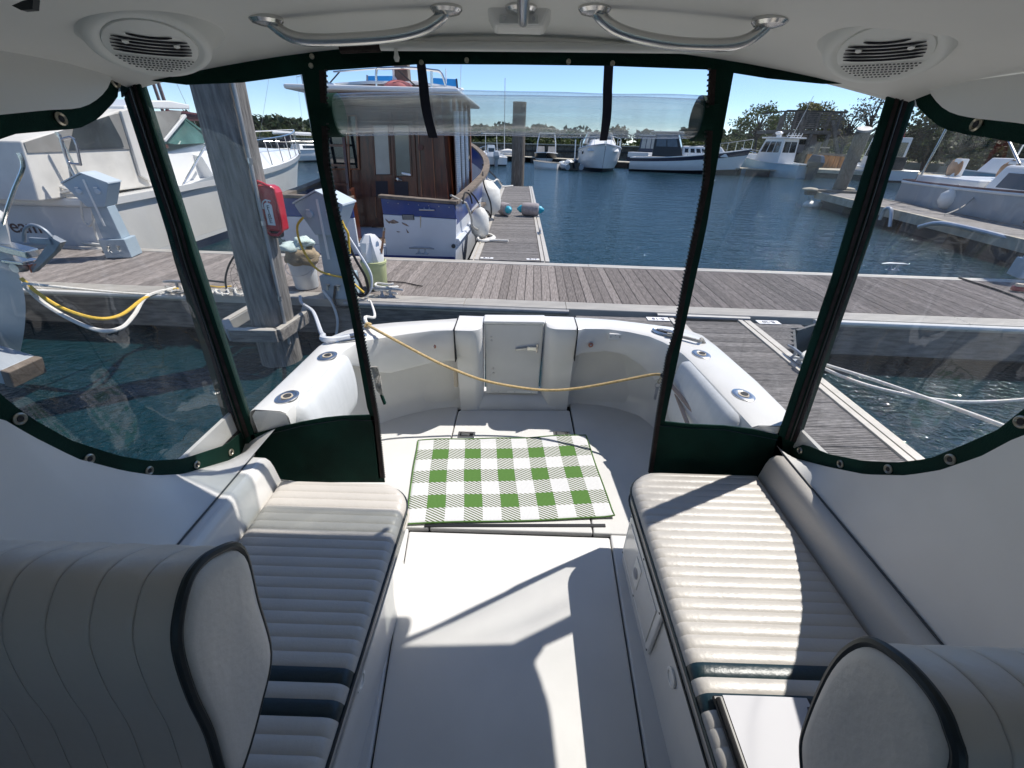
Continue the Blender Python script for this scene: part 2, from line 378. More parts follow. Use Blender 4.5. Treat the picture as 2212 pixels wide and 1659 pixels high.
dock = thing('floating_dock', 'main floating walkway of weathered grey grooved planks with aluminium edges', 'dock', (0, 5.3, 0), world=True)
pm = plank_mesh('plank', 1.575)
x = -9.6
while x < 9.6:
    put('plank', pm, dock, dk(x, .228, DZ + random.uniform(-.0025,.0025)), PSI + random.uniform(-.0015,.0015)); x += .1035
def dkbox(b, x0, x1, y0, y1, z0, z1):
    vs = [dk(a, c, z) for z in (z0, z1) for a, c in ((x0,y0),(x1,y0),(x1,y1),(x0,y1))]
    return b.add(vs, [(0,3,2,1),(4,5,6,7),(0,1,5,4),(1,2,6,5),(2,3,7,6),(3,0,4,7)])
def fluted(b, x0, x1, y0, y1, z, n, frame):
    # a flat extrusion with n raised ribs along its length
    w = (y1-y0)/n; prof = [(y0, z-.09)]
    for i in range(n): a = y0 + i*w; prof += [(a, z-.008), (a+.006, z), (a+w-.012, z), (a+w-.006, z-.008)]
    prof += [(y1, z-.008), (y1, z-.09)]
    b.loft([[frame(x0, y, zz) for y, zz in prof], [frame(x1, y, zz) for y, zz in prof]])
for i, (a, c) in enumerate(((-9.7,-5.2),(-5.194,-.6),(-.594,.55),(.556,4.9),(4.906,9.7))):
    b = B(); fluted(b, a, c, .0, .222, DZ+.004, 5 if i < 2 else 6, dk); obj('edge_rail', b, 'alu', dock, 30)
for a, c in ((-9.7,-3.4),(-3.394,1.0),(1.006,9.7)):
    b = B(); fluted(b, a, c, 1.812, 1.96, DZ+.006, 2, dk); obj('edge_rail', b, 'alu', dock, 30)
obj('fascia_board', dkbox(B(), -9.7, 9.7, .015, .05, .13, DZ-.092), 'dock_side', dock, 0)
obj('fascia_board', dkbox(B(), -9.7, 9.7, 1.9, 1.945, .13, DZ-.092), 'dock_side', dock, 0)
obj('under_frame', dkbox(B(), -9.7, 9.7, .06, 1.89, .38, DZ-.04), 'float_black', dock, 0)
for i in range(8): obj('float', dkbox(B(), -9.4+i*2.4, -9.4+i*2.4+1.7, .25, 1.7, -.35, .375), 'float_black', dock, 0)
for a, c in ((-9.6,-3.55),(-1.95,.58),(1.55,2.55),(3.25,9.6)):
    obj('bumper_strip', B().tube([dk(a,-.028,DZ-.03), dk(c,-.028,DZ-.03)], .027, 10), 'white_plastic' if c < -3 or a > 3 else 'alu_dark', dock)
def cleat(loc, rz, name='dock_cleat', label=None, s=1.0, m='galv', group='galvanised cleats along the dock edges'):
    t = thing(name, label, 'cleat', loc, rz, group=group)
    obj('horn', B().tube([(-.16*s,0,.068*s),(-.09*s,0,.075*s),(.09*s,0,.075*s),(.16*s,0,.068*s)], [.009*s,.014*s,.014*s,.009*s], 8), m, t)
    for sx in (-1, 1):
        obj('leg', B().lathe([(.028*s,0),(.022*s,.01*s),(.012*s,.03*s),(.012*s,.07*s)], (sx*.04*s,0,0), n=10), m, t)
    obj('base_plate', B().box(-.08*s,.08*s,-.026*s,.026*s,-.001,.006), m, t, 0, .003)
    return t
# ------------------------------------------------ finger piers
def rail2(parent, x0, x1, y0, y1, z=DZ):
    w = (x1-x0); b = B()
    prof = [(x0,z-.12),(x0,z+.012),(x0+w*.36,z+.012),(x0+w*.36,z-.012),(x0+w*.52,z-.012),(x0+w*.52,z+.008),(x1,z+.008),(x1,z-.12)]
    b.loft([[(x, y0, zz) for x, zz in prof], [(x, y1, zz) for x, zz in prof]]); return obj('edge_rail', b, 'alu', parent, 30)
def boards(parent, y0, y1, xr, pitch=.1035, L=1.0):
    me = plank_mesh('plank_cross', 1.0, mt='plank_x')
    # plank runs along local Y; rotate -90 deg so that it runs along +X, scaled to its length
    y = y0
    while y < y1 - pitch*.5:
        a, c = xr(y + pitch/2)
        if c - a > .05: put('plank', me, parent, (a, y+pitch/2, DZ + random.uniform(-.002,.002)), -math.pi/2, c-a)
        y += pitch
fa = thing('finger_pier', 'long grey plank finger pier reaching out between the trawler and open water', 'pier', (-.13, 12.4, 0), world=True)
boards(fa, 6.45, 18.4, lambda y: (-.605, .345))
rail2(fa, -.745, -.612, 6.42, 18.45); rail2(fa, .352, .485, 6.42, 18.45)
obj('end_beam', B().box(-.74,.48,18.452,18.56,DZ-.14,DZ-.005), 'old_wood_dark', fa, 0, .01)
obj('hinge_plate', B().box(-.6,.34,6.385,6.445,DZ-.06,DZ-.02), 'black_plastic', fa, 0)
for sx in (-.725,.465): obj('fascia_board', B().box(sx-.02,sx+.02,6.5,18.4,.12,DZ-.122), 'dock_side', fa, 0)
for i in range(5): obj('float', B().box(-.55,.3,6.9+i*2.4,8.6+i*2.4,-.3,DZ-.05), 'float_black', fa, 0)
for sx, yy, tx in ((-.49,6.53,'B-19'),(.23,6.53,'B-19')):
    sg = obj('slip_sign', B().box(sx-.1,sx+.1,yy-.03,yy+.045,DZ+.003,DZ+.007), 'sign_white', fa, 0)
    text(tx, 'lettering', .062, 'ink', sg, (sx,yy+.007,DZ+.0085), (1,0,0), (0,1,0))
fb = thing('finger_pier', 'near grey plank finger pier alongside the white boat on the right', 'pier', (2.05, 1.0, 0), world=True)
boards(fb, -2.6, 4.14, lambda y: (1.755, 2.345))
rail2(fb, 1.62, 1.748, -2.65, 4.16); rail2(fb, 2.352, 2.482, -2.65, 4.16)
g1, g2, g3 = pz(1764,697,DZ), pz(1712,711,DZ), pz(1713,764,DZ)
def gx(y):
    if y > g2.y: t = (y-g2.y)/(g1.y-g2.y); return g2.x + (g1.x-g2.x)*t
    t = (y-g3.y)/(g2.y-g3.y); return g3.x + (g2.x-g3.x)*t
boards(fb, g3.y, 4.12, lambda y: (2.488, max(2.5, gx(y))))
boards(fb, 3.25, 4.14, lambda y: (1.61-(y-3.2)*1.05, 1.612))
obj('gusset_plate', B().prism(
    [(g2.x+.004,g2.y,DZ-.004),(g3.x+.004,g3.y-.02,DZ-.004),(g3.x+.004,g3.y-.02,.14),(g2.x+.004,g2.y,.14)], (.025,0,0)), 'rubber_dark', fb, 0)
obj('gusset_plate', B().prism([(g1.x,g1.y,DZ-.004),(g2.x+.03,g2.y,DZ-.004),(g2.x+.03,g2.y,.14),(g1.x,g1.y,.14)], (.02,-.02,0)), 'rubber_dark', fb, 0)
obj('gusset_beam', B().beam((g3.x+.06,g3.y-.06,.33),(g1.x+.2,g1.y-.05,.33),.06,.22), 'rubber_dark', fb, 0)
for sx in (1.64,2.462): obj('fascia_board', B().box(sx-.018,sx+.018,-2.6,4.1,.12,DZ-.122), 'dock_side', fb, 0)
for i in range(3): obj('float', B().box(1.75,2.35,-2.3+i*2.2,-.8+i*2.2,-.3,DZ-.05), 'float_black', fb, 0)
for (u, v, tx) in ((1421,690,'B-18'),(1659,697,'B-20')):
    c = pz(u, v, DZ); sg = obj('slip_sign', B().box(c.x-.115,c.x+.115,c.y-.05,c.y+.045,DZ+.004,DZ+.008), 'sign_white', fb, 0)
    text(tx, 'lettering', .072, 'ink', sg, (c.x,c.y-.004,DZ+.0095), (-1,0,0), (0,-1,0))
# piling with lumber at the end of the far finger
def piling(name, label, base, top, r0, r1, m='pile_far', cap=None, group=None):
    t = thing(name, label, 'piling', base, group=group); d = V(top)-V(base); n = 14
    b = B(); pts = [d*(i/9) for i in range(10)]
    b.tube([p + V((random.uniform(-.01,.01), random.uniform(-.01,.01), 0)) for p in pts], [r0+(r1-r0)*i/9 for i in range(10)], n); obj('post', b, m, t)
    if cap: obj('cap_band', B().lathe([(r1*1.03,-.06),(r1*1.03,.01)], d, d, 14), cap, t)
    return t
pe = py(1117,400,18.85)
piling('piling', 'thick weathered wooden pile at the end of the long finger pier', (pe.x, 18.85, -.6), (pe.x+.02, 18.85, 3.4), .27, .26)
# fenders lying on the far finger
def lying_fender(u, v, L, r, rz, label):
    c = pz(u, v, DZ+r); t = thing('fender', label, 'fender', (c.x, c.y, DZ+.008), rz, group='grey covered fenders lying on the finger pier')
    obj('body', B().lathe([(r*.62,-L*.5),(r*.9,-L*.46),(r,-L*.3),(r,L*.3),(r*.9,L*.46),(r*.62,L*.5)], (0,0,r), (1,0,0), 18), 'fender_grey', t, 50)
    obj('tip', B().lathe([(r*.6,0),(r*.55,.05),(r*.3,.09),(r*.16,.12)], (-L*.5,0,r), (-1,0,0), 14), 'fender_blue', t, 50)
    obj('tip', B().lathe([(r*.6,0),(r*.55,.05),(r*.3,.09),(r*.16,.12)], (L*.5,0,r), (1,0,0), 14), 'fender_blue', t, 50)
lying_fender(1146,453,.42,.15,-.15,'grey covered fender with blue tip lying at the pier edge by the water')
lying_fender(1090,452,.30,.145,math.radians(125),'short grey covered fender with blue tip lying on the pier nearer the trawler')
# ------------------------------------------------ power pedestals
def pedestal(loc, rz, H, label, wide=.25):
    t = thing('power_pedestal', label, 'pedestal', loc, rz, group='blue grey shore power pedestals on the dock')
    obj('base', B().box(-.16,.16,-.15,.15,0,.26), 'box_blue', t, 0, .012)
    obj('column', B().loft([[(-.115,-.11,.26),(.115,-.11,.26),(.115,.11,.26),(-.115,.11,.26)], [(-.10,-.10,H*.62),(.10,-.10,H*.62),(.10,.10,H*.62),(-.10,.10,H*.62)]]), 'box_blue', t, 0, .008)
    hb = H*.62
    obj('head', B().prism([(-.10,-.15,hb),(.10,-.15,hb),(wide,-.15,H*.865),(wide,-.15,H*.885),(0,-.15,H-.012),(-wide,-.15,H*.885),(-wide,-.15,H*.865)], (0,.30,0)), 'box_blue', t, 0, .006)
    for sx in (-1,1):
        obj('roof_panel', B().prism([(0,-.165,H-.009),(sx*(wide+.012),-.165,H*.882),(sx*(wide+.012),-.165,H*.896),(0,-.165,H+.006)], (0,.33,0)), 'box_blue_light', t, 0)
    obj('light_strip', B().box(-.012,.012,-.158,-.1505,H*.40,H*.93), 'clear_plastic', t, 0)
    for sx in (-1,1):
        o = obj('outlet', B().lathe([(.035,0),(.035,.018),(.028,.024)], (sx*.105,-.15,H*.80), (0,-1,0), 14), 'box_blue_light', t, 40)
        obj('latch', B().box(sx*.105-.02,sx*.105+.02,-.18,-.174,H*.835,H*.848), 'clear_plastic', o, 0)
    for sx in (-.06,.06):
        o = obj('water_tap', B().tube([(sx,-.15,.16),(sx,-.19,.16),(sx,-.2,.12)], .011, 8), 'brass_old', t); obj('handle', B().box(sx-.025,sx+.025,-.182,-.172,.172,.18), 'chrome_dull', o, 0)
    return t
pedestal((-2.02, 4.60, DZ+.006), math.radians(-4), 1.12, 'pale blue grey shore power pedestal with yellow cord beside the bucket')
pb = pz(285,549,DZ)
pedestal((pb.x, pb.y-.12, DZ+.006), math.radians(14), 1.10, 'blue grey shore power pedestal in front of the big white cruiser')
pc = pz(2215,600,DZ)
pedestal((pc.x, pc.y, DZ+.006), math.radians(-20), 1.12, 'blue grey shore power pedestal at the right end of the dock')
# dock cleats
for (u, v, l) in ((912,548,'empty galvanised cleat on the dock edge behind the trawler transom'),(1928,583,'dark cleat on the far dock edge at the right by the water'),(835,640,'cleat wrapped with white rope on the near dock edge'),(395,625,'cleat with white and yellow mooring lines on the near left dock edge')):
    c = pz(u, v, DZ+.01); cleat((c.x, c.y, DZ+.007), PSI, label=l, s=1.25)
c = pz(1168,505,DZ); cleat((.42, c.y, DZ+.013), math.pi/2, label='small cleat on the right edge of the long finger pier')
c = pz(1746,782,DZ); cleat((2.43, c.y, DZ+.013), math.pi/2, label='cleat on the right rail of the near finger pier')
# ================================================================== our boat: cockpit, cabin sides, hardtop, canvas
boat = thing('motor_boat', 'white fibreglass boat we stand in, with hardtop, open cockpit and transom door', 'boat', (0, 1, 0), world=True)
SO = .5                                            # height of the cockpit floor
GT = 1.15                                          # height of the gunwale
# ---- cockpit floor
obj('bilge', B().box(-1.06,1.13,-1.4,2.60,.30,SO-.035), 'dark_gap', boat, 0)
hz = SO
obj('floor_panel', B().prism([(-1.03,1.375,SO-.03),(-.402,1.375,SO-.03),(-.397,2.47,SO-.03),(-.42,2.49,SO-.03),(-1.0,2.22,SO-.03),(-1.03,2.1,SO-.03)], (0,0,.03)), 'nonskid', boat, 0, .006)
obj('floor_panel', B().prism([(.412,1.375,SO-.03),(1.10,1.375,SO-.03),(1.09,2.25,SO-.03),(1.0,2.38,SO-.03),(.75,2.54,SO-.03),(.44,2.57,SO-.03),(.41,2.54,SO-.03)], (0,0,.03)), 'nonskid', boat, 0, .006)
hatch = obj('floor_hatch', B().prism([(-.395,1.375,SO-.03),(.405,1.375,SO-.03),(.398,2.435,SO-.03),(.38,2.442,SO-.03),(-.37,2.405,SO-.03),(-.389,2.39,SO-.03)], (0,0,.031)), 'nonskid', boat, 0, .006)
for (u, v) in ((1008,940),(1214,939)):
    c = pz(u, v, SO); l = obj('latch_plate', B().box(c.x-.055,c.x+.055,c.y-.032,c.y+.032,SO+.0012,SO+.006), 'chrome_dull', hatch, 0, .004)
    obj('latch_well', B().box(c.x-.042,c.x+.042,c.y-.02,c.y+.02,SO+.0062,SO+.0072), 'dark_gap', l, 0)
    obj('pull_ring', B().box(c.x-.035,c.x+.018,c.y-.012,c.y+.012,SO+.0075,SO+.010), 'stainless', l, 0, .002)
# cabin floor, with the dark seams on both sides of its long panel
pl = [(-.492,1.352),(-.386,.35),(-.37,-1.3),(.42,-1.3),(.43,.35),(.484,1.352)]
obj('cabin_floor_panel', B().prism([(x,y,SO-.03) for x, y in pl], (0,0,.03)), 'liner', boat, 0, .008)
obj('floor_sill', B().prism([(-.498,1.368,SO-.03),(-.392,.35,SO-.03),(-.376,-1.3,SO-.03),(-1.03,-1.3,SO-.03),(-1.03,1.368,SO-.03)], (0,0,.032)), 'liner', boat, 0, .008)
obj('floor_sill', B().prism([(.490,1.368,SO-.03),(.436,.35,SO-.03),(.426,-1.3,SO-.03),(1.11,-1.3,SO-.03),(1.11,1.368,SO-.03)], (0,0,.032)), 'liner', boat, 0, .008)
a, c = pz(917,1137,SO), pz(1308,1137,SO)
obj('threshold_strip', B().prism([(a.x,a.y-.006,SO-.002),(c.x,c.y-.006,SO-.002),(c.x,c.y+.012,SO-.002),(a.x,a.y+.012,SO-.002)], (0,0,.008)), 'black_plastic', boat, 0, .002)
# ---- hull, gunwale and transom as one sweep on each side of the transom door
def side_sweep(name, st, lip, rec):
    rings = []
    for (o, i), lp, rc in zip(st, lip, rec):
        o = V((o[0], o[1], 0)); i = V((i[0], i[1], 0)); d = (o-i).normalized(); r = .018
        def P(p, z): return (p.x, p.y, z)
        w = i + d*rc
        rings.append([P(w-d*.05, SO-.02), P(w-d*.045, SO+.012), P(w-d*.012, SO+.05), P(w, SO+.12), P(w, lp+.03), P(w-d*.02, lp+.004), P(i+d*.025, lp-.004), P(i+d*.006, lp+.004), P(i, lp+.02), P(i, GT-.035), P(i+d*.008, GT-.01), P(i+d*.03, GT),
                      P(o-d*.03, GT+.004), P(o-d*.008, GT-.008), P(o, GT-.03), P(o+d*.012, GT-.10), P(o+d*.012, GT-.13), P(o-d*.01, GT-.15), P(o-d*.02, .7), P(o-d*.09, .1), P(o-d*.2, -.3)])
    b = B(); b.loft(rings, closed=False, cap=False); return obj(name, b, 'gelcoat', boat, 38)
L_st = [((-1.116,1.41),(-.951,1.41)), ((-1.111,1.55),(-.945,1.55)), ((-1.104,1.8),(-.935,1.8)), ((-1.099,2.05),(-.926,2.0)), ((-1.083,2.18),(-.90,2.085)), ((-1.03,2.27),(-.85,2.145)), ((-.93,2.36),(-.76,2.19)), ((-.78,2.415),(-.63,2.255)), ((-.62,2.457),(-.50,2.308)), ((-.45,2.5),(-.42,2.318)), ((-.383,2.52),(-.378,2.32))]
side_sweep('hull_side', L_st, [1.05]*3+[1.05,1.0,.93,.90,.91,.925,.93,.93], [.09]*3+[.09,.10,.12,.15,.165,.17,.17,.17])
R_st = [((.383,2.595),(.388,2.385)), ((.47,2.592),(.43,2.408)), ((.662,2.565),(.58,2.41)), ((.80,2.53),(.70,2.375)), ((.964,2.478),(.805,2.318)), ((1.09,2.435),(.87,2.235)), ((1.155,2.35),(.905,2.16)), ((1.18,2.2),(.932,2.08)), ((1.195,2.03),(.945,1.98)), ((1.215,1.795),(.965,1.78)), ((1.222,1.41),(.99,1.41))]
side_sweep('hull_side', R_st, [.955,.965,.985,.98,.93,.88,.95,1.03]+[1.05]*3, [.18,.18,.17,.165,.16,.14,.12,.1]+[.09]*3)
# hull and side deck outside the cabin
for s_, xo_, xo2 in ((-1,-1.116,-1.19),(1,1.222,1.25)):
    rings = []
    for y, x in ((1.41,xo_),(1.1,(xo_+xo2)/2),(.5,xo2),(-1.4,xo2)):
        xi_ = {-1:-1.184,1:1.196}[s_]; x = min(x,-1.212) if s_ < 0 else max(x,1.222); rings.append([(xi_,y,GT-.10),(xi_,y,GT-.012),(x-s_*.02,y,GT-.006),(x,y,GT-.03),(x+s_*.012,y,GT-.10),(x+s_*.012,y,GT-.13),(x-s_*.01,y,GT-.15),(x-s_*.02,y,.7),(x-s_*.09,y,.1),(x-s_*.2,y,-.3)])
    obj('hull_forward', B().loft(rings, closed=False, cap=False), 'gelcoat', boat, 38)
for s_, xi_, xo_ in ((-1,-.957,-1.105),(1,.996,1.21)):
    obj('gunwale_end', B().prism([(xi_,1.408,1.04),(xi_,1.408,1.135),(xi_+s_*.03,1.408,1.147),(xo_-s_*.02,1.408,1.147),(xo_,1.408,1.12),(xo_,1.408,.75),(xo_-s_*.06,1.408,.5),(xi_+s_*.085,1.408,.5),(xi_+s_*.085,1.408,1.04)], (0,.02,0)), 'gelcoat', boat, 0)
# unseen bulkhead, dash and windscreen behind the camera, added to cut sky light
obj('unseen_bulkhead', B().box(-1.10,1.08,-1.42,-1.36,SO-.02,1.45), 'liner', boat, 0, .01)
obj('unseen_dashboard', B().loft([[(-1.09,-1.355,1.2),(1.06,-1.355,1.2),(1.06,-1.0,1.2),(-1.09,-1.0,1.2)],[(-1.09,-1.355,1.52),(1.06,-1.355,1.52),(1.06,-1.1,1.42),(-1.09,-1.1,1.42)]]), 'liner', boat, 0, .03)
for x0, x1 in ((-1.1,-.95),(-.06,.06),(.93,1.06)): obj('unseen_windscreen_post', B().box(x0,x1,-1.42,-1.37,1.452,2.30), 'gelcoat', boat, 0, .01)
obj('unseen_windscreen_header', B().box(-1.1,1.06,-1.42,-1.365,2.05,2.295), 'gelcoat', boat, 0, .01)
obj('unseen_windscreen_glass', B().box(-1.0,1.0,-1.405,-1.398,1.46,2.04), 'windscreen_tint', boat, 0)
# ---- centre of the transom: two pillars, sill and door
def pillar(x0, x1, yf_t, yf_b, yb, mirror):
    rings = []
    for (z, yf) in ((SO-.02,yf_b),(SO+.06,yf_b+.004),(.75,yf_b-.02),(GT-.12,yf_t+.012),(GT-.03,yf_t),(GT-.008,yf_t+.006),(GT,yf_t+.03)):
        r = .075; pts = []
        if not mirror:      # rounded corner on +X side
            pts = [(x0,yf)] + [(x1-r+r*math.sin(t*math.pi/12), yf+r-r*math.cos(t*math.pi/12)) for t in range(7)] + [(x1,yb),(x0,yb)]
        else:
            pts = [(x1,yb),(x1,yf)][::-1][0:0] + [(x1,yf),(x1,yb),(x0,yb)] + [(x0+r-r*math.cos(t*math.pi/12), yf+r-r*math.sin(t*math.pi/12)) for t in range(7)]
        rings.append([(x, y, z) for x, y in pts])
    b = B(); b.loft(rings); return obj('transom_pillar', b, 'gelcoat', boat, 40)
p_l = pillar(-.374,-.212,2.318,2.405,2.55,False); p_r = pillar(.187,.380,2.382,2.448,2.585,True)
obj('transom_sill', B().loft([[(-.372,2.412,SO-.02),(.378,2.452,SO-.02),(.378,2.58,SO-.02),(-.372,2.55,SO-.02)],[(-.372,2.414,SO+.02),(.378,2.454,SO+.02),(.378,2.58,SO+.02),(-.372,2.55,SO+.02)],[(-.30,2.45,SO+.095),(.30,2.48,SO+.095),(.30,2.58,SO+.095),(-.30,2.55,SO+.095)],[(-.24,2.47,SO+.108),(.22,2.50,SO+.108),(.22,2.58,SO+.108),(-.24,2.55,SO+.108)]]), 'liner', boat, 50)
door = obj('transom_door', B().loft([[(-.196,2.452,.612),(.168,2.468,.612),(.168,2.53,.612),(-.196,2.51,.612)],[(-.205,2.445,GT-.005),(.178,2.462,GT-.005),(.178,2.525,GT-.005),(-.205,2.505,GT-.005)]]), 'liner', boat, 0, .012)
obj('door_cap', B().prism([(-.208,2.428,GT-.004),(.182,2.444,GT-.004),(.186,2.568,GT-.004),(-.210,2.545,GT-.004)], (0,0,.02)), 'gelcoat', door, 0, .008)
def doorpt(u, v, off=.0):
    p = py(u, v, 2.452); return V((p.x, 2.450 + (p.x+.2)*.044 - off, p.z))
f1, f2, f3, f4 = doorpt(1058,720), doorpt(1165,719), doorpt(1163,843), doorpt(1061,844)
obj('recess_frame', B().tube([f1+V((0,.0015,0)), f2+V((0,.0015,0)), f3+V((0,.0015,0)), f4+V((0,.0015,0))], .0035, 6, closed=True), 'liner', door)
for (u, v) in ((1061,727),(1061.5,735),(1065,796),(1066,806)): p = doorpt(u, v); obj('screw', B().lathe([(.008,0),(.008,.004),(.005,.006)], p+V((0,.001,0)), (0,-1,0), 10), 'chrome_dull', door, 40)
p = doorpt(1148,750); hd = obj('handle_recess', B().prism([p+V((-.075,-.002,.055)), p+V((.05,-.002,.055)), p+V((.05,-.002,.0)), p+V((-.045,-.002,.0))], (0,.006,0)), 'liner', door, 0)
lt = obj('latch', B().box(p.x-.028,p.x+.032,p.y-.022,p.y-.001,p.z-.022,p.z+.006), 'stainless', door, 0, .003)
obj('lever', B().beam((p.x-.025,p.y-.016,p.z-.008),(p.x-.105,p.y-.02,p.z-.018),.012,.018), 'chrome_dull', lt, 0, .003)
obj('bolt', B().tube([(p.x+.038,p.y-.01,p.z-.035),(p.x+.038,p.y-.01,p.z+.022)], .007, 8), 'stainless', lt)
obj('bottom_strip', B().box(f4.x+.004,f3.x-.004,f3.y-.008,f3.y-.002,.622,.642), 'white_plastic', door, 0, .002)
for t in (.15,.5,.85): obj('screw', B().lathe([(.004,0),(.004,.003)], (f4.x+(f3.x-f4.x)*t, f3.y-.008, .632), (0,-1,0), 8), 'chrome_dull', door)
# fittings on the transom
p = py(1012,742,2.365); rg = obj('washdown_fitting', B().lathe([(.042,0),(.042,.006),(.03,.010),(.028,.006),(.001,.006)], (p.x,2.352,p.z), (0,-1,-.05), 22), 'white_plastic', boat, 30)
obj('hose_cap', B().lathe([(.02,0),(.018,.012),(.0,.013)], (p.x,2.345,p.z), (0,-1,0), 16), 'white_plastic', rg, 30); obj('tab', B().box(p.x-.006,p.x+.006,2.345,2.35,p.z-.055,p.z-.04), 'white_plastic', rg, 0)
for (u, v, yy) in ((937,748,2.312),(1276,745,2.402)):
    p = py(u, v, yy); rg = obj('courtesy_light', B().lathe([(.016,0),(.016,.004),(.012,.006)], (p.x,yy,p.z), (0,-1,0), 16), 'orange_bulb', boat, 40); obj('bulb', B().lathe([(.006,0),(.003,.004)], (p.x,yy-.006,p.z), (0,-1,0), 10), 'stainless', rg)
p = py(1328,726,2.40); rg = obj('cover_plate', B().box(p.x-.038,p.x+.038,2.386,2.398,p.z-.02,p.z+.02), 'white_plastic', boat, 0, .003)
for dx in (-.028,0,.028): obj('screw', B().lathe([(.0045,0),(.0045,.003)], (p.x+dx,2.386,p.z+(.012 if dx == 0 else 0)), (0,-1,0), 8), 'chrome_dull', rg)
p = py(985,812,2.42); obj('door_stop_tube', B().lathe([(.012,-.07),(.014,-.06),(.014,.03),(.010,.05)], (-.396,2.40,p.z), (0,0,1), 12), 'tan_trim', boat)
# deck seams beside the pillars
for (x, yf, yb) in ((-.3785,2.31,2.535),(.3835,2.372,2.60)): obj('cap_seam', B().box(x-.0025,x+.0025,yf,yb,.93,GT+.0035), 'dark_gap', boat, 0)
# ---- rod holders and hawse pipes on the gunwale
def rod_holder(u, v, ax):
    c = pz(u, v, GT+.004); rg = obj('rod_holder', B().lathe([(.045,0),(.045,.003),(.040,.006),(.03,.007),(.024,.005),(.022,.004)], (0,0,0), n=24), 'stainless', boat, 30)
    for vv in rg.data.vertices: x, y = vv.co.x, vv.co.y; vv.co.x = x*math.cos(ax)-y*1.25*math.sin(ax)+c.x; vv.co.y = x*math.sin(ax)+y*1.25*math.cos(ax)+c.y; vv.co.z += GT+.002
    obj('socket', B().lathe([(.024,.0),(.024,.0065)], (c.x,c.y,GT+.003), n=16), 'tan_trim', rg); obj('bore', B().lathe([(.017,.0),(.017,.0085)], (c.x+.003,c.y,GT+.003), n=16), 'dark_gap', rg)
for u, v, ax in ((707,769,-.3),(620,857,-.3),(1515,765,.3),(1606,853,.3)): rod_holder(u, v, ax)
for u, v, ax in ((757,731,-1.0),(1441,721,1.0)):
    c = pz(u, v, GT+.004); pts = []
    for k in range(16): t = 2*math.pi*k/16; x, y = .035*math.cos(t), .085*math.sin(t); pts.append((c.x+x*math.cos(ax)-y*math.sin(ax), c.y+x*math.sin(ax)+y*math.cos(ax), GT+.008))
    rg = obj('hawse_ring', B().tube(pts, .011, 8, closed=True), 'stainless', boat)
    obj('hawse_well', B().add([(a[0]*.85+c.x*.15, a[1]*.85+c.y*.15, GT+.006) for a in pts], [tuple(range(16))]), 'dark_gap', rg, 0)
    obj('cleat_bar', B().tube([(c.x+.07*math.sin(ax),c.y-.07*math.cos(ax),GT+.016),(c.x-.07*math.sin(ax),c.y+.07*math.cos(ax),GT+.016)], .009, 8), 'stainless', rg)
# ---- padded bolsters below the gunwale
def bolster(path, z1, z0, sgn, bulge):
    rings = []; n = len(path)
    for k, (x, y) in enumerate(path):
        e = min(1, math.sqrt(max(0, 1-(1-min(1, min(k, n-1-k)/2.5))**2))+.02); h = (z1-z0)/2; zc = (z1+z0)/2; rg = []
        for a in range(11):
            t = -math.pi/2 + math.pi*a/10; rg.append((x - sgn*(bulge*math.cos(t)**.7*e) , y, zc + h*math.sin(t)*(.55+.45*e)))
        rg += [(x+sgn*.02, y, zc+h*.9*e), (x+sgn*.02, y, zc-h*.9*e)]; rings.append(rg)
    b = B(); b.loft(rings); return obj('bolster', b, 'bolster', boat, 60)
bolster([(-.955+.02*i/18, 1.44+.58*i/18) for i in range(19)], GT-.012, .80, -1, .055)
bolster([(.988-.045*i/18, 1.44+.64*i/18) for i in range(19)], GT-.012, .74, 1, .055)
# ---- bench bases
def bench(x_in, x_out, y1, sgn, name='bench_base'):
    r = .11; rings = []
    for (z, off) in ((SO,-.012),(SO+.05,-.004),(SO+.10,0),(.80,0),(.855,.004)):
        xi = x_in - sgn*(-off); pts = [(x_out, y1)]
        for t in range(7): a = math.pi/2*t/6; pts.append((xi+sgn*r-sgn*r*math.sin(a), y1-r+r*math.cos(a)))
        pts += [(xi + sgn*.0, .6), (xi, -.3), (x_out, -.3)]
        rings.append([(x, y, z) for x, y in pts])
    b = B(); b.loft(rings); return obj(name, b, 'gelcoat', boat, 45)
bl = bench(-.452,-1.02,1.20,-1); br = bench(.528,1.09,1.315,1)
# access panel, latch rings
q = [px(u, v, .519) for u, v in ((1369,1121),(1351,1198),(1412,1398),(1446,1331))]
y0, y1_, z0, z1_ = .800, 1.238, .545, .80
pn = obj('access_panel', B().box(.512,.5265,y0,y1_,z0,z1_), 'white_plastic', br, 0, .006)
obj('door_leaf', B().box(.508,.5115,y0+.03,y1_-.03,z0+.03,z1_-.03), 'gelcoat', pn, 0, .003)
obj('latch_plate', B().box(.505,.508,1.0,1.07,.62,.74), 'white_plastic', pn, 0, .002); obj('latch_ring', B().lathe([(.022,0),(.022,.004),(.012,.005)], (.505,1.035,.68), (-1,0,0), 14), 'chrome_dull', pn, 30)
for yy in (y0+.012,1.02,y1_-.012):
    for zz in (z0+.012,z1_-.012): obj('screw', B().lathe([(.004,0),(.004,.002)], (.512,yy,zz), (-1,0,0), 8), 'black_plastic', pn)
for (x, yy, zz, par, sg) in ((-.4515,.62,.70,bl,1),(.5265,.66,.70,br,-1)):
    rg = obj('drawer_pull', B().lathe([(.03,0),(.03,.006),(.02,.008),(.018,.004),(.001,.004)], (x,yy,zz), (sg,0,0), 18), 'white_plastic', par, 30)
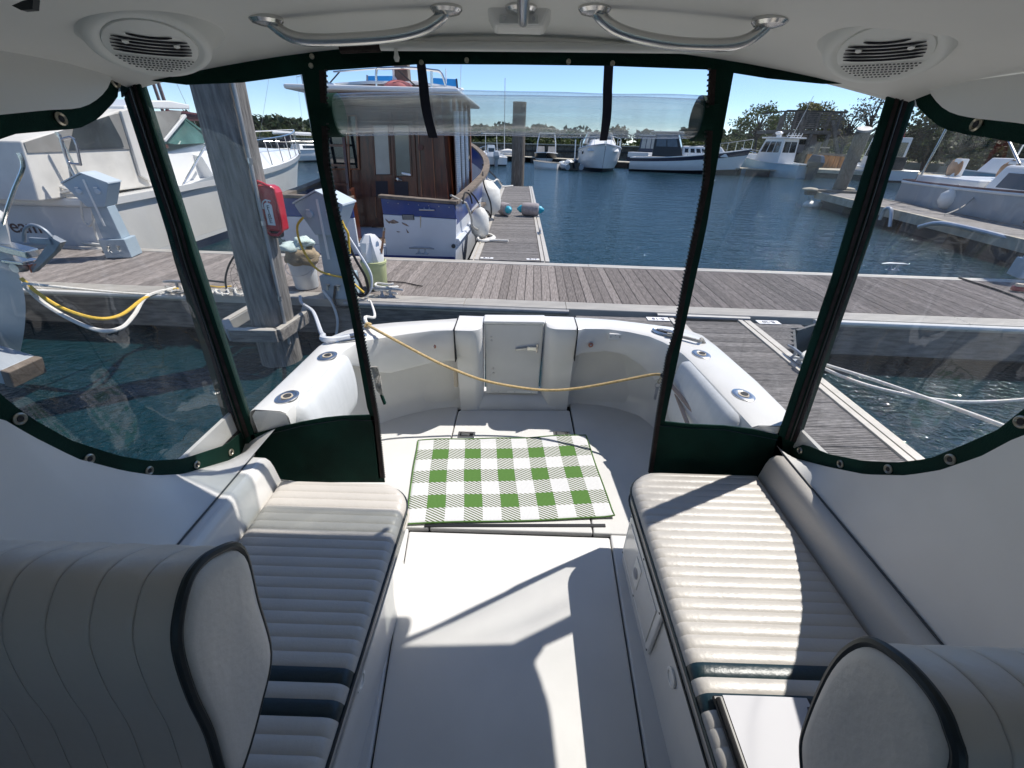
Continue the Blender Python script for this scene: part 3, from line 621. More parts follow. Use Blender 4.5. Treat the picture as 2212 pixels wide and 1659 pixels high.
# ---- cabin sides
def gx_(s, z): return -(1.15-.04*(z-1)) if s < 0 else 1.175-.095*(z-1)
def onside(u, v, s):
    x = 1.1*s
    for _ in range(12): p = px(u, v, x); x = gx_(s, p.z)
    return px(u, v, x)
W_UP = {-1: [(248,130),(247,157),(230,197),(200,223),(167,235),(100,238),(0,248)], 1: [(1994,143),(2008,200),(2029,228),(2058,246),(2100,255),(2212,267)]}
G_UP = {-1: [(268,213),(227,257),(187,278),(127,283),(50,290),(0,308)], 1: [(1967,230),(1994,257),(2022,278),(2065,289),(2136,300),(2212,316)]}
W_LO = {-1: [(527,986),(467,1004),(400,1024),(333,1027),(267,1017),(167,991),(67,941),(0,901)], 1: [(1708,988),(1780,1007),(1869,1025),(1958,1027),(2029,1016),(2118,986),(2212,936)]}
G_LO = {-1: [(500,961),(407,992),(333,996),(267,984),(167,951),(80,901),(33,864),(0,834)], 1: [(1726,959),(1780,981),(1851,995),(1922,999),(1994,990),(2065,961),(2136,929),(2212,868)]}
def contour(px_list, s, tail):
    return [onside(u, v, s) for u, v in px_list] + [V((gx_(s, z), y, z)) for y, z in tail]
side_curve = {}
for s in (-1, 1):
    e_ = lambda y, z: [V((gx_(s, z), y, z))]
    wu = contour(W_UP[s], s, [(.75,2.14),(.5,2.11),(.30,2.06)]); wl = contour(W_LO[s], s, [(.58,1.74),(.45,1.86),(.30,2.02)])
    gu = contour(G_UP[s], s, [(.78,2.10),(.55,2.075),(.36,2.03)]); gl = e_(1.392,1.045) + contour(G_LO[s], s, [(.66,1.74),(.52,1.88),(.36,2.02)]); wl = e_(1.392,.985) + wl; gu = e_(1.392,2.275) + gu
    wu = resample(wu, 40); wl = resample(wl, 40); gu = resample(gu, 40); gl = resample(gl, 40); side_curve[s] = (wu, wl, gu, gl)
    def S3(y, z, off=0): return V((gx_(s, z)+s*off, y, z))
    SEAM = 2.295
    up = B(); rows = []
    for k, t in enumerate((-.9,-.35,0,.12,.3,.6,1.0)):
        rw = []
        for p in wu:
            z = p.z + max(0, SEAM-p.z)*max(0, t) if p.z < SEAM else p.z
            off = .07 if t == -.9 else .03 if t == -.35 else .0
            rw.append(S3(p.y, z + (.018 if t == -.9 else .006 if t == -.35 else 0), off))
        rows.append(rw)
    up.loft(rows, closed=False, cap=False); obj('cabin_side_upper', up, 'headliner', boat, 60)
    XS = {-1: -1.012, 1: 1.112}; lo = B(); rows = []
    for t in (-.9,-.35,0,.1,.35,.7,1.0):
        rw = []
        for p in wl:
            tt = max(0, t); z = p.z + (1.07-p.z)*tt; off = .07 if t == -.9 else .03 if t == -.35 else .0
            q_ = S3(p.y, z - (.018 if t == -.9 else .006 if t == -.35 else 0), off); q_.x += (XS[s]-q_.x)*tt**1.3; rw.append(q_)
        rows.append(rw)
    lo.loft(rows, closed=False, cap=False); obj('cabin_side_lower', lo, 'liner', boat, 60)
    fr = B(); fr.grid(lambda a, c: V((gx_(s, 1.07+(SEAM-1.07)*c)*(1-max(0,.45-c)/.45*.12*(1 if s<0 else .45)), .30-1.7*a, 1.07+(SEAM-1.07)*c)), 6, 10); obj('cabin_side_front', fr, 'liner', boat, 60)
    # outer skin of the cabin side, so that it is a solid wall from outside too
    sk = B(); sk.loft([[S3(p.y, p.z, .075) for p in wl], [S3(p.y, .93, .075) for p in wl]], closed=False, cap=False); obj('cabin_side_outer', sk, 'gelcoat', boat, 60)
    # ledge beside the cushion
    xi = {-1: -.945, 1: 1.058}[s]; xo = {-1: -.975, 1: 1.092}[s]; ye = {-1: 1.235, 1: 1.345}[s]; xw = {-1: -1.03, 1: 1.13}[s]
    lb = B(); rings = []
    for y in (-1.3, .3, .8, ye-.03, ye): 
        e = 0 if y < ye else .02
        rings.append([(xi-s*.012,y,.84),(xi,y,.93),(xi+s*.008,y,1.02-e),(xi+s*.016,y,1.05-e),(xo,y,1.066-e),(xw-s*.004,y,1.068-e),(xw-s*.004,y,.84)])
    lb.loft(rings); obj('side_ledge', lb, 'cream_vinyl' if s > 0 else 'gelcoat', boat, 40, .004)
    obj('ledge_seam', B().tube([(XS[s]-s*.004,-1.0,1.070),(XS[s]-s*.004,ye-.01,1.070)], .0032, 6), 'rubber_dark', boat)
# ---- hardtop
def zc(x, y): return 2.408 - .10*x*x - .05*max(0, (y-1.15)/.25)**2*(.5 if y < 1.42 else .6)
hb = B(); hb.grid(lambda a, c: V((-1.115+2.18*a, -1.35+2.77*c, zc(-1.115+2.18*a, -1.35+2.77*c))), 24, 28)
ht = obj('hardtop_ceiling', hb, 'headliner', boat, 60, fix=False)
tb = B(); n = 12; rings = []
for i in range(n+1):
    x = -1.20+2.32*i/n; rings.append([V((x,-1.45,zc(x,0)+.03)), V((x,1.39,zc(x,0)+.03)), V((x,1.415,zc(x,1.42)+.004)), V((x,1.44,zc(x,1.42)+.02)), V((x,1.43,zc(x,0)+.07)), V((x,-1.45,zc(x,0)+.09))])
tb.loft(rings); obj('hardtop_shell', tb, 'gelcoat', boat, 40)
# rod holders standing on the hardtop
for k in range(5):
    x = -.08 + .16*k; rh = obj('rocket_rod_holder', B().tube([(x,1.36,2.44),(x,1.44,2.66)], .026, 12), 'white_plastic', boat); obj('flare', B().tube([(x,1.435,2.645),(x,1.455,2.70)], [.028,.038], 12), 'white_plastic', rh)
obj('launcher_rail', B().tube([(-.2,1.385,2.50),(.70,1.385,2.50)], .016, 10), 'stainless', boat)
def ceilpt(u, v):
    z = 2.38
    for _ in range(15): p = pz(u, v, z); z = zc(p.x, p.y)
    return pz(u, v, z)
def flange(name, u, v, par):
    p = ceilpt(u, v); obj(name, B().lathe([(.036,.004),(.036,-.004),(.030,-.010),(.014,-.014)], p, (0,0,1), 20), 'stainless', par, 30); return p
def grab_rail(pts, f0, f1):
    a = ceilpt(*f0); c = ceilpt(*f1); P = [a]
    for i, (u, v) in enumerate(pts):
        t = (i+1)/(len(pts)+1); P.append(py(u, v, min(1.36, a.y+(c.y-a.y)*t)))
    P.append(c); r = obj('grab_rail', B().tube(P, .0125, 12, smooth=5), 'stainless', boat, 60)
    flange('flange', *f0, r); flange('flange', *f1, r)
grab_rail([(589,52),(621,75),(666,86),(756,85),(853,77),(917,61),(955,35)], (574,39), (964,16))
grab_rail([(1296,35),(1330,62),(1385,81),(1470,95),(1560,97),(1610,88),(1648,62)], (1285,16), (1664,42))
a = ceilpt(1126,14); t1 = py(1130,48,a.y+.015)
r = obj('grab_rail', B().tube([a, t1+V((0,-.01,.005)), t1+V((0,-.07,-.004)), t1+V((0,-.35,.0)), t1+V((0,-.75,.01)), t1+V((0,-.8,.06))], .0125, 12, smooth=5), 'stainless', boat, 60); flange('flange', 1126, 14, r)
# moulded light housing over the opening
p = py(1121,72,1.27); p.z = zc(p.x, 1.27); lh = obj('light_housing', B().loft([[(p.x-.075,p.y-.05,p.z+.01),(p.x+.075,p.y-.05,p.z+.01),(p.x+.085,p.y+.05,p.z+.012),(p.x-.085,p.y+.05,p.z+.012)],[(p.x-.055,p.y-.03,p.z-.026),(p.x+.055,p.y-.03,p.z-.026),(p.x+.06,p.y+.03,p.z-.032),(p.x-.06,p.y+.03,p.z-.032)]]), 'headliner', boat, 0, .008)
pl_ = obj('light_cover', B().box(p.x-.045,p.x+.045,p.y-.040,p.y-.034,p.z-.024,p.z-.006), 'speaker_white', lh, 0, .002)
for dx in (-.033,.033): obj('screw', B().lathe([(.004,0),(.004,.002)], (p.x+dx,p.y-.040,p.z-.014), (0,-1,0), 8), 'chrome_dull', pl_)
# awning tube below the ceiling edge, with its wraps
tb_ = obj('awning_tube', B().tube([py(822,99,1.372), py(1106,101,1.372), py(1662,107,1.372)], .0105, 12, smooth=4), 'speaker_white', boat)
for a_, c_ in (((735,104),(822,100)),((1655,108),(1728,109))): obj('wrap', B().tube([py(*a_,1.372), py(*c_,1.372)], .0125, 10), 'zip_tape', tb_)
obj('hook', B().lathe([(.004,0),(.006,.012),(.008,.018),(.005,.026)], py(855,106,1.365), (0,0,-1), 10), 'speaker_white', tb_)
obj('ceiling_tab', B().prism([py(25,12,.80), py(48,2,.80), py(72,-4,.80), py(70,20,.80), py(45,22,.80)], (0,.01,0)), 'piping', boat, 0)
# ---- ceiling speakers
def speaker(u, v, s):
    c = py(u, v, 1.13); nrm = V((-s*.28, -.35, -1)).normalized(); xa = V((1,-s*.75,0)); xa = (xa - nrm*xa.dot(nrm)).normalized(); ya = nrm.cross(xa)
    if ya.y < 0: ya = -ya
    R = .104; KS = R/.104
    sp = obj('speaker_pod', B().lathe([(.19,-.085),(.148,-.05),(.121,-.02),(R+.008,.0),(R,.006),(R-.012,.006),(R-.02,.0),(.001,.0)], c, nrm, 40, cap=False), 'speaker_white', boat, 50)
    def D(x, y, h): return c + xa*x + ya*y + nrm*h
    gr = obj('grille', B().lathe([(R-.020,.0),(R-.021,.004),(R-.03,.0055),(.001,.0068)], c, nrm, 36, cap=False), 'speaker_white', sp, 50)
    for k in range(6):
        y = (-.040 + .0108*k)*KS; w = math.sqrt(max(0, (R-.03)**2 - y*y))*(.62 if k == 0 else .95)
        pts = [D(x*w, y+.006*(x*x-.5)*-1, .0078) for x in (-1,-.75,-.5,-.25,0,.25,.5,.75,1)]
        obj('slot', B().tube(pts, [.001]+[.0021]*7+[.001], 6), 'grille_dark', gr)
    b = B()
    for k in range(6):
        y = (.032 + .0085*k)*KS; w = math.sqrt(max(0, (R-.025)**2 - y*y)); nn = int(w*2/.0070)
        for j in range(nn): q = D(-w+ (j+.5)*2*w/nn, y, .0085); b.add([q+xa*a_+ya*c_ for a_, c_ in ((-.0022,-.0022),(.0022,-.0022),(.0022,.0022),(-.0022,.0022))], [(0,1,2,3)])
    tag(obj('perforation', b, 'grille_dark', gr, 0, fix=False), None, None, None, 'stuff')
    for dx in (-.044,.044): obj('screw_boss', B().lathe([(.007,.003),(.006,.0105),(.001,.0115)], D(dx,-.020,0), nrm, 12), 'speaker_white', gr, 40)
speaker(328, 98, -1); speaker(1910, 110, 1)
# ================================================================== canvas enclosure (zips off: things of their own)
CYP = 1.40
def cp(l, off=0): return [py(u, v, CYP) + V((0, off, 0)) for u, v in l]
aft = thing('canvas_enclosure', 'dark green canvas aft enclosure with clear vinyl panels and rolled up door', 'canopy', (0, CYP, .95), world=True)
GLR = [(652,160),(685,357),(711,487),(753,658),(796,896)]; PLR = [(703,152),(711,357),(732,461),(753,549),(773,658),(797,787),(817,901),(830,1032)]
PRL = [(1533,150),(1521,385),(1500,494),(1480,588),(1457,715),(1440,770),(1420,890),(1402,1020)]; GRL = [(1585,157),(1546,371),(1526,494),(1473,736),(1436,911)]
GLL = [(298,171),(358,362),(403,494),(418,553),(548,938)]; GRR = [(1928,175),(1829,494),(1801,591),(1681,943)]
SLR = [(268,213),(358,494),(373,553),(500,959)]; SRL = [(1967,230),(1888,494),(1726,958)]
TH = V((0,.006,0))
# header
h0 = [(250,128),(330,140),(440,131),(560,119),(660,110),(735,104),(906,102),(1106,104),(1320,107),(1560,110),(1660,112),(1740,118),(1830,140),(1920,160),(1990,140)]
h1 = [(262,210),(298,171),(400,183),(520,178),(652,160),(703,152),(906,138),(1106,139),(1320,142),(1533,150),(1585,157),(1660,169),(1780,181),(1880,180),(1968,230)]
obj('header_band', B().slab([p+V((0,.012,.02)) for p in cp(h0)], cp(h1), TH), 'canvas', aft, 30)
# posts beside the door
def strip(name, a, b, m='canvas', n=16, off=0, par=None): return obj(name, B().slab([p+V((0,off,0)) for p in resample(cp(a), n)], [p+V((0,off,0)) for p in resample(cp(b), n)], TH), m, par or aft, 30)
pl1 = strip('door_post', GLR+[(805,905),(818,1034)], PLR); pr1 = strip('door_post', PRL, GRL+[(1430,930),(1413,1020)])
def inset(a, k0, k1, n=40):
    q = resample(cp(a), n); return q
def zipper(edge, sgn, par):
    q = resample(cp(edge), 60)
    obj('zip_tape', B().slab([p+V((0,-.003,0)) for p in q], [p+V((sgn*.017,-.003,0)) for p in q], V((0,.002,0))), 'zip_tape', par, 0)
    q = resample(cp(edge), 240); b = B()
    for i, p in enumerate(q):
        if i % 2 == 0: b.box(p.x-.0035-sgn*.002, p.x+.0035-sgn*.002, p.y-.006, p.y+.002, p.z-.0022, p.z+.0022)
    tag(obj('zip_teeth', b, 'zip_teeth', par, 0, fix=False), None, None, None, 'stuff')
zipper(PLR, -1, pl1); zipper(PRL, 1, pr1)
# side corner strips with their zips
cl = strip('corner_strip', SLR+[(512,990),(535,1000)], GLL+[(552,948),(560,985)]); cr = strip('corner_strip', GRR+[(1678,950),(1668,985)], SRL+[(1716,985),(1700,995)])
for (a, c, par) in ((SLR, GLL, cl), (GRR, SRL, cr)):
    qa, qc = resample(cp(a), 30), resample(cp(c), 30)
    for t in (.30,.66): obj('zip_tape', B().slab([p.lerp(q, t)+V((0,-.003,0)) for p, q in zip(qa, qc)], [p.lerp(q, t+.16)+V((0,-.003,0)) for p, q in zip(qa, qc)], V((0,.002,0))), 'zip_tape', par, 0)
    obj('zip_coil', B().tube([p.lerp(q, .56)+V((0,-.004,0)) for p, q in zip(qa, qc)], .003, 6), 'zip_teeth', par)
# canvas sleeves closing the two corners
for s_ in (-1, 1):
    obj('corner_sleeve', B().tube([V((gx_(s_, z)+s_*.02, CYP+.034, z)) for z in (1.0,1.3,1.7,2.1,2.34)], .03, 8), 'canvas', aft)
# skirts
obj('skirt', B().slab(cp([(542,940),(600,924),(650,912),(700,903),(740,899),(797,897),(808,900)]), cp([(545,985),(575,1030),(640,1040),(690,1042),(740,1042),(800,1042),(831,1042)]), TH), 'canvas', aft, 30)
obj('skirt', B().slab(cp([(1424,908),(1437,911),(1494,917),(1566,920),(1623,927),(1690,943)]), cp([(1400,1034),(1430,1034),(1494,1034),(1566,1034),(1640,1034),(1690,1000)]), TH), 'canvas', aft, 30)
for l in ([(556,944),(650,920),(740,906),(808,908)], [(1424,919),(1494,925),(1566,928),(1680,950)]): obj('hem_stitch', B().tube([p+V((0,-.002,0)) for p in cp(l)], .0015, 5), 'piping', aft)
# vinyl panels, slightly baggy
def vinyl(name, l, r, top, bot, par, m='vinyl', n=14, bag=.014):
    L = resample(cp(l), n); R = resample(cp(r), n)
    T = resample(cp(top), n); Bo = resample(cp(bot), n)
    def f(a, c):
        i = c*(n-1); j = min(n-2, int(i)); w = i-j; pl_ = L[j].lerp(L[j+1], w); pr_ = R[j].lerp(R[j+1], w); p = pl_.lerp(pr_, a)
        k = a*(n-1); q = min(n-2, int(k)); w2 = k-q
        tt = T[q].lerp(T[q+1], w2); bb = Bo[q].lerp(Bo[q+1], w2); lt_ = L[0].lerp(R[0], a); lb_ = L[-1].lerp(R[-1], a)
        p = p + (tt-lt_)*(1-c) + (bb-lb_)*c
        return p + V((0, bag*(math.sin(3.1*a+5*c)+.6*math.sin(9*a+2*c))*math.sin(math.pi*a)*math.sin(math.pi*c), 0)) + V((0,.004,0))
    return obj(name, B().grid(f, 20, 26), m, par, 80)
vinyl('vinyl_window', GLL, GLR, [(298,171),(400,183),(520,178),(652,160)], [(548,938),(650,912),(740,899),(796,896)], aft)
vinyl('vinyl_window', GRL, GRR, [(1585,157),(1660,169),(1780,181),(1928,175)], [(1436,911),(1494,917),(1566,920),(1623,927),(1681,943)], aft)
# rolled-up door
def roll_ring(t):
    u = 712 + (1528-712)*t; vt = 203 - 9*math.sin(math.pi*t) + 6*t; vb = 294 + 9*t
    a = py(u, vt, CYP+.045); c = py(u, vb, CYP+.045); return a.lerp(c, .5), (a-c).length/2
for k, (sc, m, nm) in enumerate(((1.0,'vinyl_roll','rolled_vinyl'),(.86,'vinyl_roll','rolled_vinyl'))):
    rings = []
    for i in range(41):
        t = i/40; c, r = roll_ring(t); rg = []
        for a in range(28):
            th = 2*math.pi*a/28; rr = r*sc*(1+.03*math.sin(3*th+9*t+k)+.015*math.sin(23*t+k*2)); sq = 1.0 if math.sin(th) > 0 else .93
            rg.append(c + V((0, rr*.95*math.cos(th), rr*sq*math.sin(th))))
        rings.append(rg)
    obj(nm, B().loft(rings, cap=False), m, aft, 80)
for t0, t1 in ((-.012,.028),(.972,1.008)):
    rings = []
    for t in (t0, (t0+t1)/2, t1):
        c, r = roll_ring(min(1, max(0, t))); u = 712+816*t; c = py(u, 250, CYP+.045)*1; c2, r = roll_ring(min(1, max(0, t))); c.z = c2.z
        rings.append([c + V((0, r*1.03*math.cos(2*math.pi*a/24), r*1.03*math.sin(2*math.pi*a/24))) for a in range(24)])
    obj('roll_end_band', B().loft(rings), 'canvas', aft, 50)
for a, c in (([(899,138),(905,200),(917,260),(925,298)], [(918,138),(926,200),(937,260),(945,298)]), ([(1306,141),(1303,200),(1299,260),(1296,304)], [(1326,141),(1323,200),(1318,260),(1312,304)])):
    A = resample([py(u, v, CYP-.012) for u, v in a], 14); C_ = resample([py(u, v, CYP-.012) for u, v in c], 14)
    for q in (A, C_):
        for i, p in enumerate(q): p.y += .006 - .018*math.sin(math.pi*max(0, (i-4)/9))
    obj('strap', B().slab(A, C_, V((0,.003,0))), 'canvas_navy', aft, 40)
for u, v in ((910,135),(1008,130),(1228,133),(1323,137),(674,122),(672,142)):
    p = py(u, v, CYP-.004); sn = obj('snap', B().lathe([(.0065,0),(.006,.003),(.0035,.004),(.003,.002)], p, (0,-1,0), 14), 'brass_old', aft, 40)
# side curtains
for s, lab in ((-1,'dark green side curtain with clear vinyl and brass grommets, left side'),(1,'dark green side curtain with clear vinyl and brass grommets, right side')):
    wu, wl, gu, gl = side_curve[s]; sc = thing('side_curtain', lab, 'curtain', (1.15*s, 1.0, 1.06), world=True)
    def shift(l, o): return [V((p.x+s*o, p.y, p.z)) for p in l]
    wu2 = [V((p.x, p.y, p.z+.012)) for p in wu]; wl2 = [V((p.x, p.y, p.z-.012)) for p in wl]
    obj('upper_border', B().slab(shift(wu2,.018), shift(gu,.018), V((s*.005,0,0))), 'canvas', sc, 40)
    obj('lower_border', B().slab(shift(gl,.018), shift(wl2,.018), V((s*.005,0,0))), 'canvas', sc, 40)
    ft = [wu2[-1], gu[-1].lerp(gl[-1], .5), wl2[-1]]
    obj('front_border', B().slab(shift([gu[-1], gu[-1].lerp(gl[-1], .5), gl[-1]],.0185), shift([wu2[-1]+V((0,-.02,0)), wu2[-1].lerp(wl2[-1], .5)+V((0,-.05,0)), wl2[-1]+V((0,-.02,0))],.0185), V((s*.005,0,0))), 'canvas', sc, 40)
    b = B(); rows = []
    for c in range(13):
        t = c/12; rows.append([a_.lerp(d_, t) + V((s*(.021+.012*math.sin(7*t+.5*i)*math.sin(math.pi*t)), 0, 0)) for i, (a_, d_) in enumerate(zip(gu, gl))])
    b.loft(rows, closed=False, cap=False); obj('vinyl_window', b, 'vinyl_side', sc, 80)
    dots = {-1: [(57,905),(205,992),(333,1017),(434,1004),(507,977),(145,257),(261,177)], 1: [(2191,911),(2040,992),(1908,1013),(1806,1002),(1720,973),(1983,187),(2095,268)]}[s]
    for u, v in dots:
        p = onside(u, v, s); n_ = V((-s, 0, 0)); gr = obj('grommet', B().lathe([(.0145,-.016),(.0145,-.0135),(.011,-.0105),(.0075,-.0135),(.0065,-.017)], p, n_, 18, cap=False), 'brass_old', sc, 40)
        obj('stud', B().lathe([(.0072,-.0165),(.0068,-.013)], p, n_, 12), 'dark_gap', gr)
# ================================================================== loose things in the cabin and cockpit
def rrect(x0, x1, y0, y1, r, sgn, n=8):
    """outline, rounded at the far inner corner: x0 = inner edge, x1 = outer edge"""
    pts = [V((x0, y0, 0))]
    for i in range(n+1): a = math.pi/2*i/n; pts.append(V((x0+sgn*(r-r*math.cos(a)), y1-r+r*math.sin(a), 0)))
    pts += [V((x1-sgn*.03, y1, 0)), V((x1, y1-.03, 0)), V((x1, y0, 0))]; return pts
def cushion(x_in, x_out, y_end, sgn, navy, label, y_start=.05):
    t = thing('bench_cushion', label, 'cushion', ((x_in+x_out)/2, .6, .862), world=True, group='channelled bench cushions')
    TOPZ, R, r = .945, .035, .13
    def xin(y):
        d = y - (y_end-r)
        return x_in + sgn*(r - math.sqrt(max(0, r*r-d*d))) if d > 0 else x_in
    def sd(x, y):          # distance to the outline (inside > 0)
        a = (x-x_in)*sgn; b_ = y_end-y; c = (x_out-x)*sgn
        if a < r and b_ < r: dd = r - math.hypot(r-a, r-b_)
        else: dd = min(a, b_)
        return max(0, min(dd, c))
    def drop(d): return 0 if d >= R else .038*(1-math.sqrt(max(0, 1-(1-d/R)**2)))
    xs = [0,.006,.014,.026,.042,.07,.15,.3,.5,.7,.85,.93,.97,.988,1]
    y = y_end; k = 0; bounds = []
    while y > y_start:
        bounds.append((y-.0362, y)); y -= .0362
    body = B().prism([p + V((sgn*.004 if abs(p.x-x_in) < .1 else 0, 0, .862)) for p in rrect(x_in, x_out, y_start, y_end-.004, r, sgn)], (0,0,.05)); obj('cushion_core', body, 'cream_vinyl', t, 30)
    for (a, c) in bounds:
        nv = any(abs((a+c)/2-q) < .018 for q in navy)
        def f(i, j, a=a, c=c):
            yy = a + (c-a)*j
            if c == y_end: yy = min(yy, y_end-.001)
            xi = xin(yy); x = xi + (x_out-xi)*xs[round(i*(len(xs)-1))]
            bul = .0038*math.sin(math.pi*min(1, max(0, j)))**.55
            return V((x, yy, TOPZ - drop(sd(x, yy)) + bul*(1 if sd(x, yy) > .012 else .5)))
        o = obj('channel', B().grid(f, len(xs)-1, 7), 'navy_vinyl' if nv else 'cream_vinyl', t, 60)
        if nv: o['label'] = 'dark navy stripe channel'
    obj('piping', B().tube([p + V((0,0,.912)) for p in rrect(x_in-sgn*.001, x_out, y_start, y_end, r, sgn)][:-1], .0052, 8), 'piping', t)
    obj('lower_piping', B().tube([p + V((0,0,.864)) for p in rrect(x_in-sgn*.001, x_out, y_start, y_end, r, sgn)][:-1], .004, 6), 'piping' if sgn > 0 else 'cream_vinyl', t)
cushion(-.402,-.945,1.232,-1,(.522,.45),'cream channelled bench cushion with two navy stripes on the left side')
cushion(.492,1.058,1.348,1,(.575,.503),'cream channelled bench cushion with two navy stripes and a clipboard, right side')
# ---- helm seats
def helm_seat(prof, x0, s, label, ped):
    t = thing('helm_seat', label, 'seat', (x0+s*.28, .1, SO), world=True, group='helm seats')
    P = spline([V((0, y, z)) for y, z in prof], 5, closed=True); cy = sum(p.y for p in P)/len(P); cz = sum(p.z for p in P)/len(P)
    def ring(x, k): return [V((x, cy+(p.y-cy)*k, cz+(p.z-cz)*k)) for p in P]
    obj('side_panel', B().loft([ring(x0+s*.012, .97), ring(x0+s*.003, .93), ring(x0, .8), ring(x0+s*.002, .4), ring(x0+s*.003, .02)]), 'cream_vinyl', t, 70)
    obj('piping', B().tube(ring(x0+s*.012, .995), .0075, 8, closed=True), 'piping', t)
    x = .015; w = .062
    while x < .56:
        rg = [ring(x0+s*(x+.0006), .965)] + [ring(x0+s*(x+w*q), .97+.022*math.sin(math.pi*q)**.5) for q in (.06,.18,.35,.5,.65,.82,.94)] + [ring(x0+s*(x+w-.0006), .965)]
        obj('channel', B().loft(rg), 'cream_vinyl', t, 70); x += w
    obj('seat_pad', B().box(min(x0+s*.03, x0+s*.55), max(x0+s*.03, x0+s*.55), -.32, ped, 1.05, 1.17), 'cream_vinyl', t, 0, .03, 4)
    obj('seat_box', B().box(min(x0+s*.06, x0+s*.52), max(x0+s*.06, x0+s*.52), -.28, ped-.04, SO+.03, 1.05), 'gelcoat', t, 0, .02)
helm_seat([(.240,1.20),(.268,1.34),(.28,1.438),(.30,1.526),(.327,1.570),(.365,1.597),(.411,1.585),(.455,1.535),(.437,1.42),(.412,1.281),(.345,1.225),(.275,1.19)], -.45, -1, 'cream helm seat back with dark piping at the lower left', .28)
helm_seat([(.150,1.24),(.155,1.40),(.186,1.545),(.214,1.580),(.246,1.592),(.292,1.581),(.329,1.545),(.338,1.459),(.316,1.323),(.290,1.255),(.22,1.20)], .5, 1, 'cream helm seat back with dark piping at the lower right', .2)
# ---- plaid mat
def plaid():
    m = bpy.data.materials.new('plaid'); m.use_nodes = True; n = m.node_tree; L = n.links.new; p = n.nodes['Principled BSDF']; p.inputs['Roughness'].default_value = .85; p.inputs['Specular IOR Level'].default_value = .2
    at = n.nodes.new('ShaderNodeAttribute'); at.attribute_name = 'cells'; sp = n.nodes.new('ShaderNodeSeparateXYZ'); L(at.outputs['Vector'], sp.inputs[0])
    def ma(op, a, b=None):
        k = n.nodes.new('ShaderNodeMath'); k.operation = op
        for i, q in enumerate((a, b)):
            if q is None: continue
            if isinstance(q, (int, float)): k.inputs[i].default_value = q
            else: L(q, k.inputs[i])
        return k.outputs[0]
    u, v = sp.outputs[0], sp.outputs[1]
    cu = ma('FLOORED_MODULO', ma('FLOOR', u), 2); cv = ma('FLOORED_MODULO', ma('FLOOR', v), 2)
    both = ma('MULTIPLY', cu, cv); some = ma('MAXIMUM', cu, cv)
    st = ma('GREATER_THAN', ma('FRACT', ma('MULTIPLY', ma('ADD', ma('MULTIPLY', u, .62), v), 6.0)), .5)
    g = ma('MAXIMUM', both, ma('MULTIPLY', some, st))
    nz = n.nodes.new('ShaderNodeTexNoise'); nz.inputs['Scale'].default_value = 9; nz.inputs['Detail'].default_value = 6; L(at.outputs['Vector'], nz.inputs['Vector'])
    nr = n.nodes.new('ShaderNodeMapRange'); nr.inputs[3].default_value = .88; nr.inputs[4].default_value = 1.1; L(nz.outputs[0], nr.inputs[0])
    mx = n.nodes.new('ShaderNodeMix'); mx.data_type = 'RGBA'; L(g, mx.inputs[0]); mx.inputs[6].default_value = (.62,.625,.63,1); mx.inputs[7].default_value = (.085,.185,.045,1)
    st2 = ma('MULTIPLY', st, ma('SUBTRACT', some, both)); mx2 = n.nodes.new('ShaderNodeMix'); mx2.data_type = 'RGBA'; L(st2, mx2.inputs[0]); L(mx.outputs[2], mx2.inputs[6]); mx2.inputs[7].default_value = (.10,.13,.055,1)
    hs = n.nodes.new('ShaderNodeHueSaturation'); L(nr.outputs[0], hs.inputs['Value']); L(mx2.outputs[2], hs.inputs['Color']); L(hs.outputs[0], p.inputs['Base Color'])
    wv = n.nodes.new('ShaderNodeTexWave'); wv.inputs['Scale'].default_value = 4.5; L(at.outputs['Vector'], wv.inputs['Vector']); bp = n.nodes.new('ShaderNodeBump'); bp.inputs['Strength'].default_value = .35; bp.inputs['Distance'].default_value = .003
    L(wv.outputs[0], bp.inputs['Height']); L(bp.outputs[0], p.inputs['Normal']); M['plaid'] = m
plaid(); mat('mat_edge', (.07,.16,.03), .8, var=.2, vs=30)
TL, TR, BL_, BR_ = [pz(u, v, SO+.006) for u, v in ((903,952),(1265,942),(875,1133),(1327,1118))]
def matpt(a, c, h=0):
    p = BL_.lerp(BR_, a).lerp(TL.lerp(TR, a), c); w = .0022*math.sin(7*a+1)+.0022*math.sin(11*c+3*a)+ (.006*max(0, c-.93)/.07*math.sin(9*a+.6)**2) + .010*max(0, a-.96)/.04*max(0, .06-c)/.06
    return V((p.x+.002*math.sin(9*c), p.y+.003*math.sin(8*a), SO+.0075+w+h))
mt = thing('door_mat', 'green and white buffalo plaid mat on the cockpit floor', 'mat', ((TL.x+BR_.x)/2, 1.77, SO+.002), world=True)
NU, NV = 66, 42
b = B(); b.grid(lambda a, c: matpt(a, c), NU, NV); mo = obj('woven_top', b, None, mt, 80, fix=False); mo.data.materials.append(M['plaid'])
att = mo.data.attributes.new('cells', 'FLOAT_VECTOR', 'POINT')
for i in range(NU+1):
    for j in range(NV+1): att.data[i*(NV+1)+j].vector = (i/NU*11, j/NV*7, 0)
sm = mo.modifiers.new('solid', 'SOLIDIFY'); sm.thickness = .004; sm.offset = -1
edge = [matpt(i/40, 0) for i in range(40)] + [matpt(1, i/26) for i in range(26)] + [matpt(1-i/40, 1) for i in range(40)] + [matpt(0, 1-i/26) for i in range(26)]
obj('edge_binding', B().tube(edge, .0042, 6, closed=True), 'mat_edge', mt)
